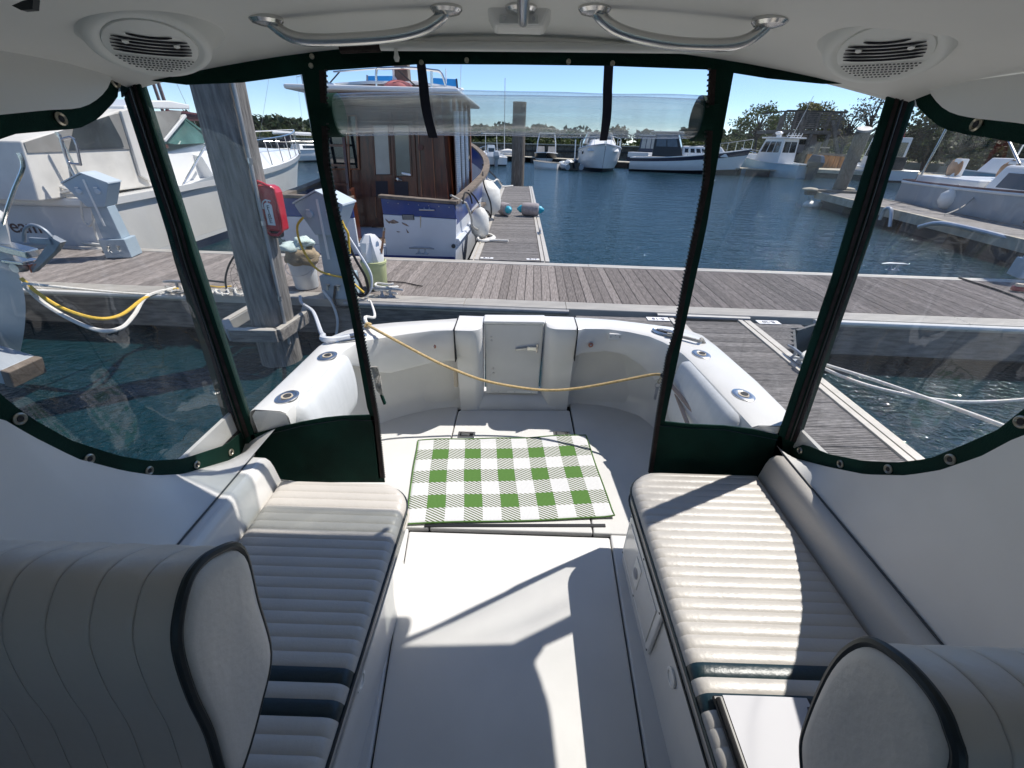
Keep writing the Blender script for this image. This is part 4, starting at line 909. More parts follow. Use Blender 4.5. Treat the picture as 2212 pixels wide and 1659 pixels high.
# ---- binder with a sheet of paper on the right cushion
bd = thing('clipboard', 'black binder with white paper lying on the right bench cushion', 'clipboard', (.63,.36,.953), world=True)
obj('board', B().box(.520,.765,.18,.503,.9525,.964), 'black_plastic', bd, 0, .003)
obj('ring_spine', B().tube([(.527,.19,.967),(.530,.495,.967)], .006, 8), 'black_plastic', bd)
obj('paper', B().grid(lambda a, c: V((.540+.21*a+.004*c, .19+.312*c, .9665+.003*math.sin(2.5*a+c)*a)), 8, 8), 'paper', bd, 60)
obj('pen', B().tube([(.73,.44,.973),(.742,.478,.974)], .004, 8), 'navy_paint', bd)
# ---- tan cord across the cockpit, with its clip and keys
cord = [(794,702),(837,729),(931,776),(992,803),(1053,824),(1136,839),(1197,843),(1261,837),(1333,824),(1405,810),(1427,809)]
pts = [pz(794,702,GT+.024), pz(830,722,GT+.02)] + [py(u, v, 2.22 + .05*math.sin(math.pi*i/(len(cord)-3)) - .12*i/(len(cord)-3)) for i, (u, v) in enumerate(cord[2:])]
ct = thing('barrier_cord', 'tan elastic cord strung across the cockpit in front of the transom door', 'cord', pts[0], world=True)
obj('line', B().tube(pts, .0082, 8, smooth=5), 'rope_tan', ct); e = pts[-1]; s0 = pts[0]
obj('knot', B().tube([s0+V((-.015,.0,-.01)), s0+V((.0,-.012,.014)), s0+V((.018,.004,.004)), s0+V((.0,.012,-.008))], .008, 8, closed=True, smooth=4), 'rope_tan', ct)
obj('tail', B().tube([s0, s0+V((-.03,.01,-.005)), s0+V((-.045,.02,-.02))], .004, 6, smooth=3), 'rope_white', ct)
ky = thing('snap_hook', 'metal snap hook and keys hanging from the end of the tan cord', 'hook', e+V((.004,0,-.17)), world=True)
obj('hook', B().tube([e+V((0,0,.006)), e+V((.003,0,-.02)), e+V((-.006,0,-.05)), e+V((.006,-.004,-.055)), e+V((.010,0,-.02))], .0045, 8, smooth=4), 'brass_old', ky)
obj('ring', B().tube([e+V((.016*math.cos(a*.628),.004,-.075+.016*math.sin(a*.628))) for a in range(10)], .003, 6, closed=True), 'chrome_dull', ky)
for dx, l in ((-.006,.075),(.006,.09),(.0,.06)): obj('key', B().prism([e+V((dx-.006,.002+dx,-.09)), e+V((dx+.006,.002+dx,-.09)), e+V((dx+.005,.002+dx,-.085-l)), e+V((dx-.002,.002+dx,-.085-l-.01))], (0,.002,0)), 'chrome_dull', ky, 0)
# grey tassel and green whistle hanging by the left door post
h = py(808,792,1.62); tl = thing('rope_tassel', 'frayed grey rope end hanging beside the left canvas post', 'rope', h+V((0,0,-.14)), world=True)
for k in range(5): obj('strand', B().tube([h+V((.006*k-.012,0,0)), h+V((.005*k-.008,.004*k,-.05)), h+V((.006*k-.004,-.004,-.10)), h+V((.004*k,0,-.13-.006*k))], .004, 6, smooth=4), 'rope_grey', tl)
g = obj('whistle', B().beam(h+V((.012,0,-.145)), h+V((.022,0,-.20)), .016, .012), 'canvas', tl, 0, .003)
# thin rods added in place of two dark streaks on the right side
for i, (a, c, lab) in enumerate((((1450,832),(1524,921),'upper grey pole stowed along the right cockpit side'),((1460,850),(1484,912),'lower grey pole stowed along the right cockpit side'))):
    A = px(*a, 1.0); C_ = px(*c, 1.005); A = py(*a, 1.98); C_ = py(*c, 1.66) if i == 0 else py(*c, 1.72)
    t = thing('streak_rod', lab, 'pole', C_, world=True, group='poles stowed along the cockpit side'); obj('shaft', B().tube([A+(A-C_)*.3, C_+(C_-A)*.5], .011, 8), 'mast_brown', t); obj('rod_end', B().tube([A+(A-C_)*.3, A+(A-C_)*.12], .014, 8), 'black_plastic', t)
# ================================================================== things on and beside the main dock
def rope(name, label, pts, r, m, smooth=6, cat='rope', group=None):
    pts = [V(p) for p in pts]; lo = min(pts, key=lambda p: p.z); t = thing(name, label, cat, lo, world=True, group=group)
    obj('line', B().tube(pts, r, 7, smooth=smooth), m, t); return t
# ---- big mooring pile in its guide hoop
pbx = V((-2.62, 4.02, 0)); top = py(468,150,4.0)
t0 = py(590,690,4.02); t1 = py(470,172,4.02)
pile = thing('mooring_pile', 'tall thick weathered grey wooden pile standing in a guide hoop by the dock', 'piling', (t0.x, 4.02, -1.2), world=True)
d = (t1-t0); base = t0 - d*((t0.z+1.2)/d.z); tp = t1 + d*.35
b = B(); N = 40; M_ = 28; rings = []
for i in range(N+1):
    t = i/N; c = base.lerp(tp, t); R = .205 - .012*t; rg = []
    for k in range(M_):
        a = 2*math.pi*k/M_; q = noise.noise(V((math.cos(a)*1.6, math.sin(a)*1.6, t*2.2)))*.012 + noise.noise(V((math.cos(a)*6, math.sin(a)*6, t*5)))*.004
        crack = -.018*math.exp(-((k-(7.2+1.2*math.sin(t*9)))/.55)**2)
        rr = R + q + crack; rg.append(c + V((rr*math.cos(a+math.pi), rr*math.sin(a+math.pi), 0)))
    rings.append(rg)
b.loft(rings); obj('trunk', b, 'pile_wood', pile, 50)
for a_, w_ in ((.30,.0),(.62,.0)):
    pass
pp = lambda v_, dx: (lambda z_: None)
def pile_at(z): return base + d*((z-base.z)/d.z)
cd_ = [pile_at(z) + V((.185,-.115,0)) for z in (.25,.7,1.2,1.8,2.2,2.7)]
obj('conduit', B().tube(cd_, .016, 10), 'alu_dark', pile)
for z in (.75,1.45,1.95): q = pile_at(z) + V((.185,-.115,0)); obj('clip', B().lathe([(.021,-.02),(.021,.02)], q, d, 10), 'chrome_dull', pile)
# guide hoop
hp = [pz(u, v, .47) for u, v in ((640,655),(548,657),(487,692),(497,712),(598,714),(656,676),(662,655))]
hoop = thing('pile_guide', 'grey timber guide hoop around the base of the mooring pile', 'pile guide', (t0.x, 4.1, .3), world=True)
for a_, c_ in zip(hp[1:], hp[2:]): obj('beam', B().beam(a_+V((0,0,-.06)), c_+V((0,0,-.06)), .075, .12), 'alu_dark' if a_.x < -2.95 else 'dock_side', hoop, 0, .01)
for a_, c_ in zip(hp[1:], hp[2:]): obj('cap_strip', B().beam(a_+V((0,0,.006)), c_+V((0,0,.006)), .065, .01), 'alu', hoop, 0, .003)
obj('mount_plate', B().beam(hp[0]+V((0,.0,-.05)), hp[1]+V((0,.0,-.05)), .05, .16), 'dock_side', hoop, 0, .01)
obj('rub_block', B().box(t0.x-.15,t0.x+.12,3.765,3.80,.40,.475), 'alu', hoop, 0, .006)
# ---- red fire extinguisher cabinet on the pile
ext = thing('fire_extinguisher_box', 'red fire extinguisher cabinet with white FIRE sign on the wooden pile', 'fire box', pile_at(1.0)+V((.33,-.02,0)), world=True)
ax = d.normalized(); c0 = py(582,400,4.0); c1 = py(598,498,4.0); xd = V((1,0,0)); xd = (xd-ax*xd.dot(ax)).normalized(); yd = ax.cross(xd)
if yd.y > 0: yd = -yd
L_ = (c0-c1).length; w = .08; A0 = c1 + xd*.0; 
def E3(x, z, h): return A0 + xd*x + ax*z + yd*h
prof = [(-w,0),(w,0),(w,L_*.86),(w*.75,L_*.96),(w*.3,L_),(-w,L_)]
obj('cabinet', B().prism([E3(x, z, -.09) for x, z in prof], yd*.15), 'red_plastic', ext, 0, .022, 3)
obj('rim', B().tube([E3(x*.96, z*.97+.01, .055) for x, z in prof], .014, 8, closed=True, smooth=3), 'red_plastic', ext)
sg = obj('sign', B().prism([E3(x, z, .062) for x, z in ((-.034,L_*.15),(.034,L_*.15),(.034,L_*.60),(.018,L_*.64),(-.018,L_*.64),(-.034,L_*.60))], yd*.004), 'sign_white', ext, 0)
for i, ch in enumerate('FIRE'): text(ch, 'letter', .058, 'ink_black', sg, E3(0, L_*(.53-.095*i), .0672), xd, ax)
obj('extinguisher_mark', B().tube([E3(.0,L_*.64,.066), E3(.0,L_*.70,.066), E3(-.02,L_*.69,.066), E3(-.045,L_*.62,.066), E3(-.046,L_*.50,.066)], .006, 6, smooth=3), 'sign_white', sg)
obj('extinguisher_mark', B().beam(E3(-.01,L_*.70,.066), E3(.035,L_*.685,.066), .012, .008), 'sign_white', sg, 0)
obj('bottom_latch', B().prism([E3(x, z, -.05) for x, z in ((-.03,-.06),(.03,-.06),(.04,0),(-.04,0))], yd*.08), 'cable_black', ext, 0)
# red boat-hook pole leaning on the pile
a_ = py(590,510,4.12); c_ = pz(622,640,DZ+.02)
rp = thing('boat_hook', 'dark red pole leaning against the wooden pile', 'pole', c_, world=True)
obj('shaft', B().tube([a_, c_], .014, 8), 'red_pole', rp); obj('tip', B().tube([c_, c_+(c_-a_).normalized()*.03], [.012,.006], 8), 'brass_old', rp)
# ---- bucket with towel and sack
bc = pz(652,600,DZ+.18); bc = V((-2.55, 4.86, DZ+.008))
bk_ = thing('bucket', 'white plastic bucket stuffed with a sack beside the pedestal', 'bucket', bc)
obj('pail', B().lathe([(.125,0),(.130,.01),(.150,.30),(.158,.302),(.158,.33),(.150,.335),(.14,.33),(.12,.02)], n=28, cap=False), 'bucket', bk_, 40)
obj('bottom', B().lathe([(.125,.004),(.125,.012)], n=24), 'bucket', bk_)
obj('bail', B().tube([(-.158,0,.30),(-.165,-.09,.25),(-.1,-.16,.2),(.0,-.175,.18),(.1,-.16,.2),(.165,-.09,.25),(.158,0,.30)], .003, 6, smooth=3), 'chrome_dull', bk_)
def blob(c, rx, ry, rz_, seed, k=.22, n=22, m=14):
    b = B(); rings = []
    for i in range(m+1):
        th = math.pi*i/m; rg = []
        for j in range(n):
            a = 2*math.pi*j/n; v = V((math.sin(th)*math.cos(a), math.sin(th)*math.sin(a), math.cos(th))); q = 1 + k*noise.noise(v*1.7+V((seed,0,0))) + k*.5*noise.noise(v*4+V((0,seed,0)))
            rg.append(V(c)+V((v.x*rx*q, v.y*ry*q, v.z*rz_*q)))
        rings.append(rg)
    b.loft(rings); return b
sk_ = thing('sack', 'brown canvas sack bulging out of the white bucket', 'sack', bc+V((0,0,.33)))
obj('cloth', blob((.01,0,.04), .20,.17,.13, 3.1), 'sack', sk_, 80)
tw = thing('towel', 'pale green towel folded on top of the sack in the bucket', 'towel', bc+V((0,0,.47)))
obj('fold', blob((-.05,0,.0), .17,.14,.055, 5.2, .3), 'towel', tw, 80); obj('fold', blob((.07,.02,.05), .12,.10,.06, 8.4, .35), 'towel', tw, 80)
# ---- fishing net
nc = pz(520,628,DZ+.02); fn = thing('landing_net', 'black fishing landing net lying against the mooring pile', 'net', nc, world=True)
hoop_px = [(497,640),(487,610),(492,580),(505,555),(520,540),(540,535),(560,548)]
hpN = [py(u, v, 4.62) for u, v in hoop_px] + [py(560,630,4.62), py(520,640,4.62)]
obj('hoop', B().tube(hpN, .011, 8, smooth=5, closed=True), 'cable_black', fn)
cN = sum(hpN, V((0,0,0)))/len(hpN); b = B(); ringsN = spline(hpN, 4, True)
for i in range(0, len(ringsN), 2):
    p = ringsN[i]; prev = p
    for k in range(1, 6): q = p.lerp(cN+V((.0,.16,-.1)), k/6) + V((random.uniform(-.02,.02), random.uniform(0,.05), random.uniform(-.02,.02))); b.tube([prev, q], .0022, 3); prev = q
for k in range(1, 6):
    rg = [p.lerp(cN+V((0,.16,-.1)), k/6)+V((random.uniform(-.02,.02),random.uniform(0,.04),random.uniform(-.02,.02))) for p in ringsN[::2]]; b.tube(rg, .0022, 3, closed=True)
tag(obj('netting', b, 'cable_black', fn, 0, fix=False), None, None, None, 'stuff')
obj('handle', B().tube([hpN[1], py(440,605,4.75), py(425,612,4.8)], .012, 8), 'cable_black', fn)
# ---- ropes on the left
r1 = [pz(u, v, z) for u, v, z in ((45,600,1.0),(85,635,.85),(140,668,.72),(210,688,.66),(262,680,.62),(310,645,.62),(352,630,.60),(385,624,.62))]
rope('mooring_line', 'yellow mooring line drooping from the white bow to the dock cleat', r1, .016, 'rope_yellow')
r2 = [pz(u, v, z) for u, v, z in ((50,614,.95),(95,655,.75),(160,693,.62),(218,714,.56),(262,708,.54),(290,680,.56),(318,640,.62),(380,622,.62))]
rope('mooring_line', 'thick white mooring line sagging lowest below the left dock edge', r2, .019, 'rope_white')
r3 = [pz(u, v, z) for u, v, z in ((50,612,.97),(150,622,.9),(260,632,.72),(340,635,.61),(380,627,.62))]
rope('mooring_line', 'taut white line running from the white bow to the dock cleat', r3, .011, 'rope_white')
for k, (m_, lab) in enumerate((('rope_grey','tangled grey rope heaped on the left dock cleat'),('rope_white','loose white rope lying along the left dock edge behind the net'),('rope_yellow','thin yellow rope lying along the left dock edge'))):
    pts = []
    if k == 0:
        for i in range(16): pts.append(pz(370+random.uniform(-28,40), 624+random.uniform(-6,10), DZ+.03+random.uniform(0,.05)))
    elif k == 1:
        for i in range(22): pts.append(pz(420+i*6.4+random.uniform(-14,14), 628+random.uniform(-6,9), DZ+.025+random.uniform(0,.02)))
    else: pts = [pz(u, v, DZ+.02) for u, v in ((375,628),(405,622),(430,617),(455,618),(475,620),(500,618))]
    rope('dock_rope', lab, pts, .012 if k < 2 else .008, m_, 4)
# our own lines on the left quarter
g1_ = pz(698,732,GT+.02)
rope('mooring_line', 'white line from the dock behind the pile to the left quarter of the boat', [pz(648,640,DZ+.05), pz(652,655,.56), V((-2.05,3.9,.62)), V((-1.55,3.0,.80)), V((-1.22,2.38,1.06)), g1_, pz(728,733,GT+.018), pz(756,728,GT+.02)], .017, 'hose_white')
hp_ = [(697,627,.74),(704,634,.72),(718,656,.58),(727,680,.30),(727,705,.12),(720,735,.05)]
hs_ = [py(u, v, 4.42) for u, v in ((697,627),(704,636),(718,656),(728,686),(728,712),(722,740))]
rope('water_hose', 'white hose hanging from the pedestal tap towards the water', hs_, .015, 'hose_white', cat='hose')
rope('water_hose', 'short dark hose curving from the second pedestal tap under the dock', [py(u, v, 4.42) for u, v in ((724,618),(723,632),(722,646),(728,660),(745,664),(765,660))], .014, 'cable_black', cat='hose')
rope('mooring_line', 'white line dropping from the dock cleat to the left corner of the transom', [pz(794,650,DZ+.06), V((-1.6,4.3,.6)), V((-1.1,3.0,.95)), V((-.96,2.45,1.16)), pz(794,703,GT+.02)], .011, 'rope_white')
cc = pz(835,640,DZ); pts = [cc+V((.12*math.sin(i*1.3)+random.uniform(-.02,.02), .05*math.cos(i*2.1), .03+.012*i)) for i in range(12)]
rope('dock_rope', 'white rope wound round the cleat near the transom', pts, .013, 'rope_white', 5)
rope('mooring_line', 'grey line lying over the right quarter of the boat', [pz(1441,722,GT+.02), pz(1475,728,GT+.02), pz(1510,737,GT+.02), pz(1522,742,GT), V((1.30,2.1,.85)), V((1.5,1.95,.6))], .010, 'rope_grey')
# ---- second (green) bucket, hoses and cord beside the pedestal
gb = pz(788,612,DZ); gb = V((-1.72, 4.92, DZ+.008))
b2 = thing('bucket', 'green bucket holding a white bag and a wooden stick behind the pedestal', 'bucket', gb)
obj('pail', B().lathe([(.12,0),(.125,.01),(.145,.30),(.152,.302),(.152,.325),(.143,.33),(.135,.32),(.115,.02)], n=26, cap=False), 'bucket_green', b2, 40); obj('bottom', B().lathe([(.12,.004),(.12,.012)], n=20), 'bucket_green', b2)
bg_ = thing('plastic_bag', 'crumpled white plastic bag standing in the green bucket', 'bag', gb+V((0,0,.02)))
obj('film', B().loft([[V((r*math.cos(a*.45)*(1+.25*math.sin(a*3.1+z*9)), r*math.sin(a*.45)*(1+.25*math.cos(a*2.3+z*7)), z)) for a in range(14)] for r, z in ((.10,.02),(.115,.3),(.12,.42),(.10,.52),(.05,.6))]), 'bag_white', bg_, 25)
stk = thing('stick', 'brown wooden stick poking out of the green bucket', 'stick', gb+V((.02,0,.1))); obj('shaft', B().tube([(.0,.03,0),(.16,.0,.58)], .014, 8), 'wood_stick', stk); obj('ferrule', B().tube([(.155,.0,.565),(.165,.0,.6)], .015, 8), 'chrome_dull', stk)
hang = [((750,520),(768,560),(790,600),(795,630),(778,640),(765,622)), ((748,540),(760,580),(778,612),(784,634),(770,636)), ((752,510),(776,548),(800,590),(802,622),(790,640))]
for k, l in enumerate(hang):
    rope('shore_cable', ['black shore power cord looped on the pedestal, outer loop','black shore power cord looped on the pedestal, inner loop','white hose looped over the black cords'][k], [py(u, v, 4.50+.02*k) for u, v in l], .014, 'cable_black' if k < 2 else 'hose_white', cat='cord')
yl = [py(u, v, 4.42) for u, v in ((655,470),(643,486),(644,510),(655,540),(672,568),(690,585),(715,594),(742,600),(760,610),(778,625),(786,632))]
rope('shore_cable', 'yellow shore power cord draped from the pedestal across its front', yl, .012, 'rope_yellow', cat='cord')
obj_c = rope('shore_cable', 'yellow cord and plug on the right side of the pedestal', [py(u, v, 4.45) for u, v in ((738,476),(744,490),(752,505),(754,530),(755,548))], .012, 'rope_yellow', cat='cord')
rope('dock_rope', 'thin dark line lying across the dock planks', [pz(u, v, DZ+.012) for u, v in ((795,605),(830,608),(870,610),(905,617),(913,618))], .007, 'rope_black')
for k, (u, v) in enumerate(((655,475),(700,440))): pass
# ---- rope bundle on the far finger and lines on the right
rc_ = [pz(u, v, DZ+.02+.01*(i % 3)) for i, (u, v) in enumerate(((1030,512),(1042,505),(1062,508),(1068,515),(1050,520),(1034,518),(1036,508),(1056,506),(1066,512),(1048,519),(1070,519),(1098,520)))]
rope('dock_rope', 'coiled cream rope lying on the long finger pier beside the trawler', rc_, .022, 'rope_white', 5)
e1 = pz(1748,776,DZ+.09)
rope('mooring_line', 'upper white mooring line crossing the water on the right', [e1, px(1785,787,2.75), pz(1900,830,.75), pz(2030,873,.85), pz(2212,945,1.0)][0:1] + [pz(u, v, z) for u, v, z in ((1790,790,.62),(1880,818,.66),(1990,856,.72),(2100,895,.8),(2260,955,.9))], .013, 'rope_white')
rope('mooring_line', 'lower white mooring line sagging over the water on the right', [e1] + [pz(u, v, z) for u, v, z in ((1785,798,.60),(1860,828,.58),(1960,853,.56),(2060,867,.58),(2150,867,.62),(2270,858,.7))], .013, 'rope_white')
rope('dock_rope', 'white rope tied round the cleat on the near finger pier', [e1+V((.06*math.cos(i*1.7), .10*math.sin(i*1.1), .012*i-.05)) for i in range(9)], .012, 'rope_white', 5)
rope('dock_rope', 'dark rope lying across the right end of the dock', [pz(u, v, DZ+.015) for u, v in ((2072,600),(2110,612),(2160,628),(2212,648),(2240,660))], .012, 'rope_black')
bb_ = pz(2216,632,DZ); t = thing('brush', 'dark red handled brush lying at the right end of the dock', 'brush', (bb_.x,bb_.y,DZ+.01), -.4); obj('block', B().box(-.16,.16,-.035,.035,.0,.06), 'red_pole', t, 0, .012); obj('bristles', B().box(-.14,.14,-.028,.028,.0605,.095), 'tan_trim', t, 0)
# ---- bow of the neighbouring white boat on the left, with its anchor
nb = thing('neighbour_boat', 'grey white rounded bow with plough anchor intruding at the left edge', 'boat', (-5.2, 3.6, 0), world=True)
edge_px = [(-60,440),(0,468),(16,500),(30,560),(46,610),(55,655),(53,710),(44,760),(35,800)]
stem = [py(u, v, 3.62) for u, v in edge_px]
stem = spline(stem, 4); b = B(); rings = []
for k in range(17):
    t = k/16; yy = 3.62 - 3.2*t**1.15*1.0; hw = 1.25*math.sin(min(1, t*1.15)*math.pi/2)**.8
    rings.append([])
# hull surface: for each stem point sweep back and out on both sides
def hullside(sg):
    b = B()
    def f(a, c):
        p = stem[min(len(stem)-1, round(c*(len(stem)-1)))]; k = a
        flare = .55+.45*(1-c)
        return V((p.x - 4.0*k, 3.62 + sg*(1.05*flare*math.sin(min(1, k*1.6)*math.pi/2)**.75) + 0*k, p.z + .0*k))
    b.grid(f, 18, len(stem)-1); return b
obj('hull_side', hullside(1), 'boat_cream', nb, 70); obj('hull_side', hullside(-1), 'boat_cream', nb, 70)
lowz = stem[-1].z
obj('hull_bottom', B().prism([(stem[-1].x+.01,3.62,lowz),(stem[-1].x-1.2,3.62-.55,lowz),(stem[-1].x-4,3.62-.58,lowz),(stem[-1].x-4,3.62+.58,lowz),(stem[-1].x-1.2,3.62+.55,lowz)], (0,0,-lowz-.3)), 'boat_cream', nb, 40)
q0, q1 = py(0,765,3.2), py(48,800,3.2); st_ = B(); st_.beam(q0+V((-.6,0,.1)), q1, .30, .16); obj('bow_step', st_, 'boat_grey', nb, 0, .02)
obj('step_edge', B().beam(q1+V((-.02,0,.0)), q1+V((.05,0,-.02)), .30, .17), 'teak_grey', nb, 0, .01)
tipz = stem[4].z
anch = py(62,545,3.62)
def A3(u, v, y=3.62): return py(u, v, y)
obj('bow_roller', B().beam(A3(0,530), A3(72,548), .12, .07), 'stainless', nb, 0, .01); obj('bow_roller', B().beam(A3(20,560), A3(66,566), .14, .03), 'stainless', nb, 0, .006)
obj('roller_wheel', B().lathe([(.04,-.07),(.05,0),(.04,.07)], A3(48,575), (0,1,0), 14), 'chrome_dull', nb)
an = obj('anchor_shank', B().beam(A3(66,519), A3(112,522), .03, .05), 'galv', nb, 0, .005)
obj('anchor_fluke', B().prism([A3(104,510), A3(131,524), A3(118,545), A3(70,590), A3(64,578), A3(98,532)], V((0,.06,0))), 'galv', an, 0, .006)
obj('fluke_tip', B().prism([A3(60,572), A3(82,568), A3(66,590)], V((0,.08,0))), 'orange_tip', an, 0, .004)
obj('roll_bar', B().tube([A3(52,522), A3(53,498), A3(64,487), A3(80,488), A3(98,498), A3(112,512)], .014, 8, smooth=4), 'galv', an)
obj('pulpit_rail', B().tube([A3(0,520), A3(10,470), A3(30,410), A3(50,360), A3(40,330)], .014, 8, smooth=3), 'stainless', nb)
# ================================================================== boats
def hull_rings(L, W, zs, zb, zk=-.35, stern=.92, fine=2.2, rake=.10, chine=.78, n=16, flare=0.0, start=.42):
    """stations from stern (y=0) to bow (y=L): half-width and heights -> list of (y, w, zsheer)"""
    out = []
    for i in range(n+1):
        t = i/n; k = max(0, (t-start)/(1-start)); w = W/2*(stern+(1-stern)*min(1, t/start))*(1-k**fine)
        out.append((t, max(w, .02), zs + (zb-zs)*t**1.8))
    return out
def loft_hull(b, L, st, z_of, rake, lo, hi, closed_bottom=False, taper=None):
    """skin between height fractions lo..hi (0 = keel, 1 = sheer), both sides"""
    for sg in (-1, 1):
        rows = []
        for (t, w, zs) in st:
            row = []
            for q in [lo+(hi-lo)*j/4 for j in range(5)]:
                zk = z_of; z = zk + (zs-zk)*q; f = .62+.38*min(1, q/.55)**.6 if t > -1 else 1
                ff = f*(1-(1-q)*.55*t**2.5); yy = t*L - rake*L*(1-q)*t**3
                row.append((sg*w*ff, yy, z))
            rows.append(row)
        b.loft(rows, closed=False, cap=False)
    return b
def transom(b, st, z_of, lo, hi):
    t, w, zs = st[0]; qs = [lo+(hi-lo)*j/4 for j in range(5)]; L_ = []; R_ = []
    for q in qs: f = .62+.38*min(1, q/.55)**.6; z = z_of+(zs-z_of)*q; L_.append((-w*f, 0, z)); R_.append((w*f, 0, z))
    b.add(L_+R_[::-1], [tuple(range(10))]); return b
def rail_line(st, L, dz=0, k=1.0): return [V((s*w*k, t*L, zs+dz)) for s in (1,) for t, w, zs in st] + [V((-w*k, t*L, zs+dz)) for t, w, zs in st[::-1]]
def boat_base(name, label, cat, loc, rz, L, W, zs, zb, hullm='boat_white', group=None, stripe=None, boot='antifoul', rub='boat_white', fine=2.2, stern=.92, rake=.10, deckm='boat_white', deck_dz=-.12, split=None):
    t = thing(name, label, cat, loc, rz, group=group); st = hull_rings(L, W, zs, zb, stern=stern, fine=fine)
    zk = -.35; qw = .12/(zs+.35)+.35/(zs+.35)*0 + (0.0+.35+.06)/(zs+.35)
    b = B(); loft_hull(b, L, st, zk, rake, 0, qw*.9); transom(b, st, zk, 0, qw*.9); obj('boot_stripe', b, boot, t, 50, fix=True)
    top = split[0] if split else 1
    b = B(); loft_hull(b, L, st, zk, rake, qw*.9, top); transom(b, st, zk, qw*.9, top); obj('hull', b, hullm, t, 50)
    if split: b = B(); loft_hull(b, L, st, zk, rake, top, 1); transom(b, st, zk, top, 1); obj('hull_band', b, split[1], t, 50)
    dk_ = B(); pts = [V((w*.985, tt*L, zs_+deck_dz)) for tt, w, zs_ in st] + [V((-w*.985, tt*L, zs_+deck_dz)) for tt, w, zs_ in st[::-1]]; n = len(st)
    dk_.add(pts, [(i, i+1, 2*n-2-i, 2*n-1-i) for i in range(n-1)]); obj('deck', dk_, deckm, t, 60)
    obj('rub_rail', B().tube(rail_line(st, L), .045*max(.6, W/3), 6, closed=True), rub, t)
    return t, st
def cabin(t, name, x, y0, y1, z0, z1, rake_f=.35, rake_a=.1, top=.85, m='boat_white', bev=.04):
    """tapered deckhouse; bow is +y"""
    dy = z1-z0
    r0 = [(-x,y0,z0),(x,y0,z0),(x,y1,z0),(-x,y1,z0)]; r1 = [(-x*top,y0+rake_a*dy,z1),(x*top,y0+rake_a*dy,z1),(x*top,y1-rake_f*dy,z1),(-x*top,y1-rake_f*dy,z1)]
    return obj(name, B().loft([r0, r1]), m, t, 0, bev), r0, r1
def quad_on(r0, r1, side, a0, a1, h0, h1, off=.012):
    """a pane lying on one face of a cabin: side 0 aft, 1 starboard, 2 bow, 3 port"""
    i, j = {0:(0,1),1:(1,2),2:(2,3),3:(3,0)}[side]; lo0, lo1, hi0, hi1 = V(r0[i]), V(r0[j]), V(r1[i]), V(r1[j])
    def P(a, h): return lo0.lerp(lo1, a).lerp(hi0.lerp(hi1, a), h)
    q = [P(a0,h0), P(a1,h0), P(a1,h1), P(a0,h1)]; n = (q[1]-q[0]).cross(q[3]-q[0]).normalized(); return B().prism([p+n*(off*.2) for p in q], n*off)
def panes(cb, r0, r1, side, k, h0, h1, m='glass_dark', a0=.08, a1=.92, gap=.04):
    w = (a1-a0)/k
    for i in range(k): obj('window', quad_on(r0, r1, side, a0+w*i+gap/2, a0+w*(i+1)-gap/2, h0, h1), m, cb, 0)
def pulpit(t, st, L, h=.5, t0=.55, k=.93, n=6, r=.018):
    ss = [s for s in st if s[0] >= t0]; pts = [V((w*k, tt*L-.05, zs+h)) for tt, w, zs in ss] + [V((-w*k, tt*L-.05, zs+h)) for tt, w, zs in ss[::-1]]
    rl = obj('bow_rail', B().tube(pts, r, 5), 'stainless', t)
    for p in pts[::2]: obj('stanchion', B().tube([p, p+V((0,.03,-h))], r*.8, 5), 'stainless', rl)
def outboard(t, x, y, z, s=1.0, m='outboard'):
    o = obj('outboard_motor', B().loft([[(x-.2*s,y-.55*s,z+.05*s),(x+.2*s,y-.55*s,z+.05*s),(x+.2*s,y+.1*s,z+.05*s),(x-.2*s,y+.1*s,z+.05*s)],[(x-.23*s,y-.62*s,z+.3*s),(x+.23*s,y-.62*s,z+.3*s),(x+.23*s,y+.12*s,z+.34*s),(x-.23*s,y+.12*s,z+.34*s)],[(x-.16*s,y-.5*s,z+.62*s),(x+.16*s,y-.5*s,z+.62*s),(x+.16*s,y+.02*s,z+.66*s),(x-.16*s,y+.02*s,z+.66*s)]]), m, t, 0, .06*s, 3)
    obj('midsection', B().loft([[(x-.1*s,y-.38*s,z-.7*s),(x+.1*s,y-.38*s,z-.7*s),(x+.1*s,y-.02*s,z-.7*s),(x-.1*s,y-.02*s,z-.7*s)],[(x-.15*s,y-.45*s,z+.06*s),(x+.15*s,y-.45*s,z+.06*s),(x+.15*s,y+.02*s,z+.06*s),(x-.15*s,y+.02*s,z+.06*s)]]), m, o, 0, .03)
def mast(t, x, y, z0, z1, r=.06, m='alu_mast', spreaders=(), stays=()):
    o = obj('mast', B().tube([(x,y,z0),(x,y,z1)], [r,r*.8], 8), m, t)
    for z in spreaders: obj('spreader', B().tube([(x-.9,y,z),(x,y,z+.05),(x+.9,y,z)], .022, 5), m, o)
    for (a, c) in stays: obj('stay', B().tube([a, c], .010, 4), 'alu_dark', o)
    return o
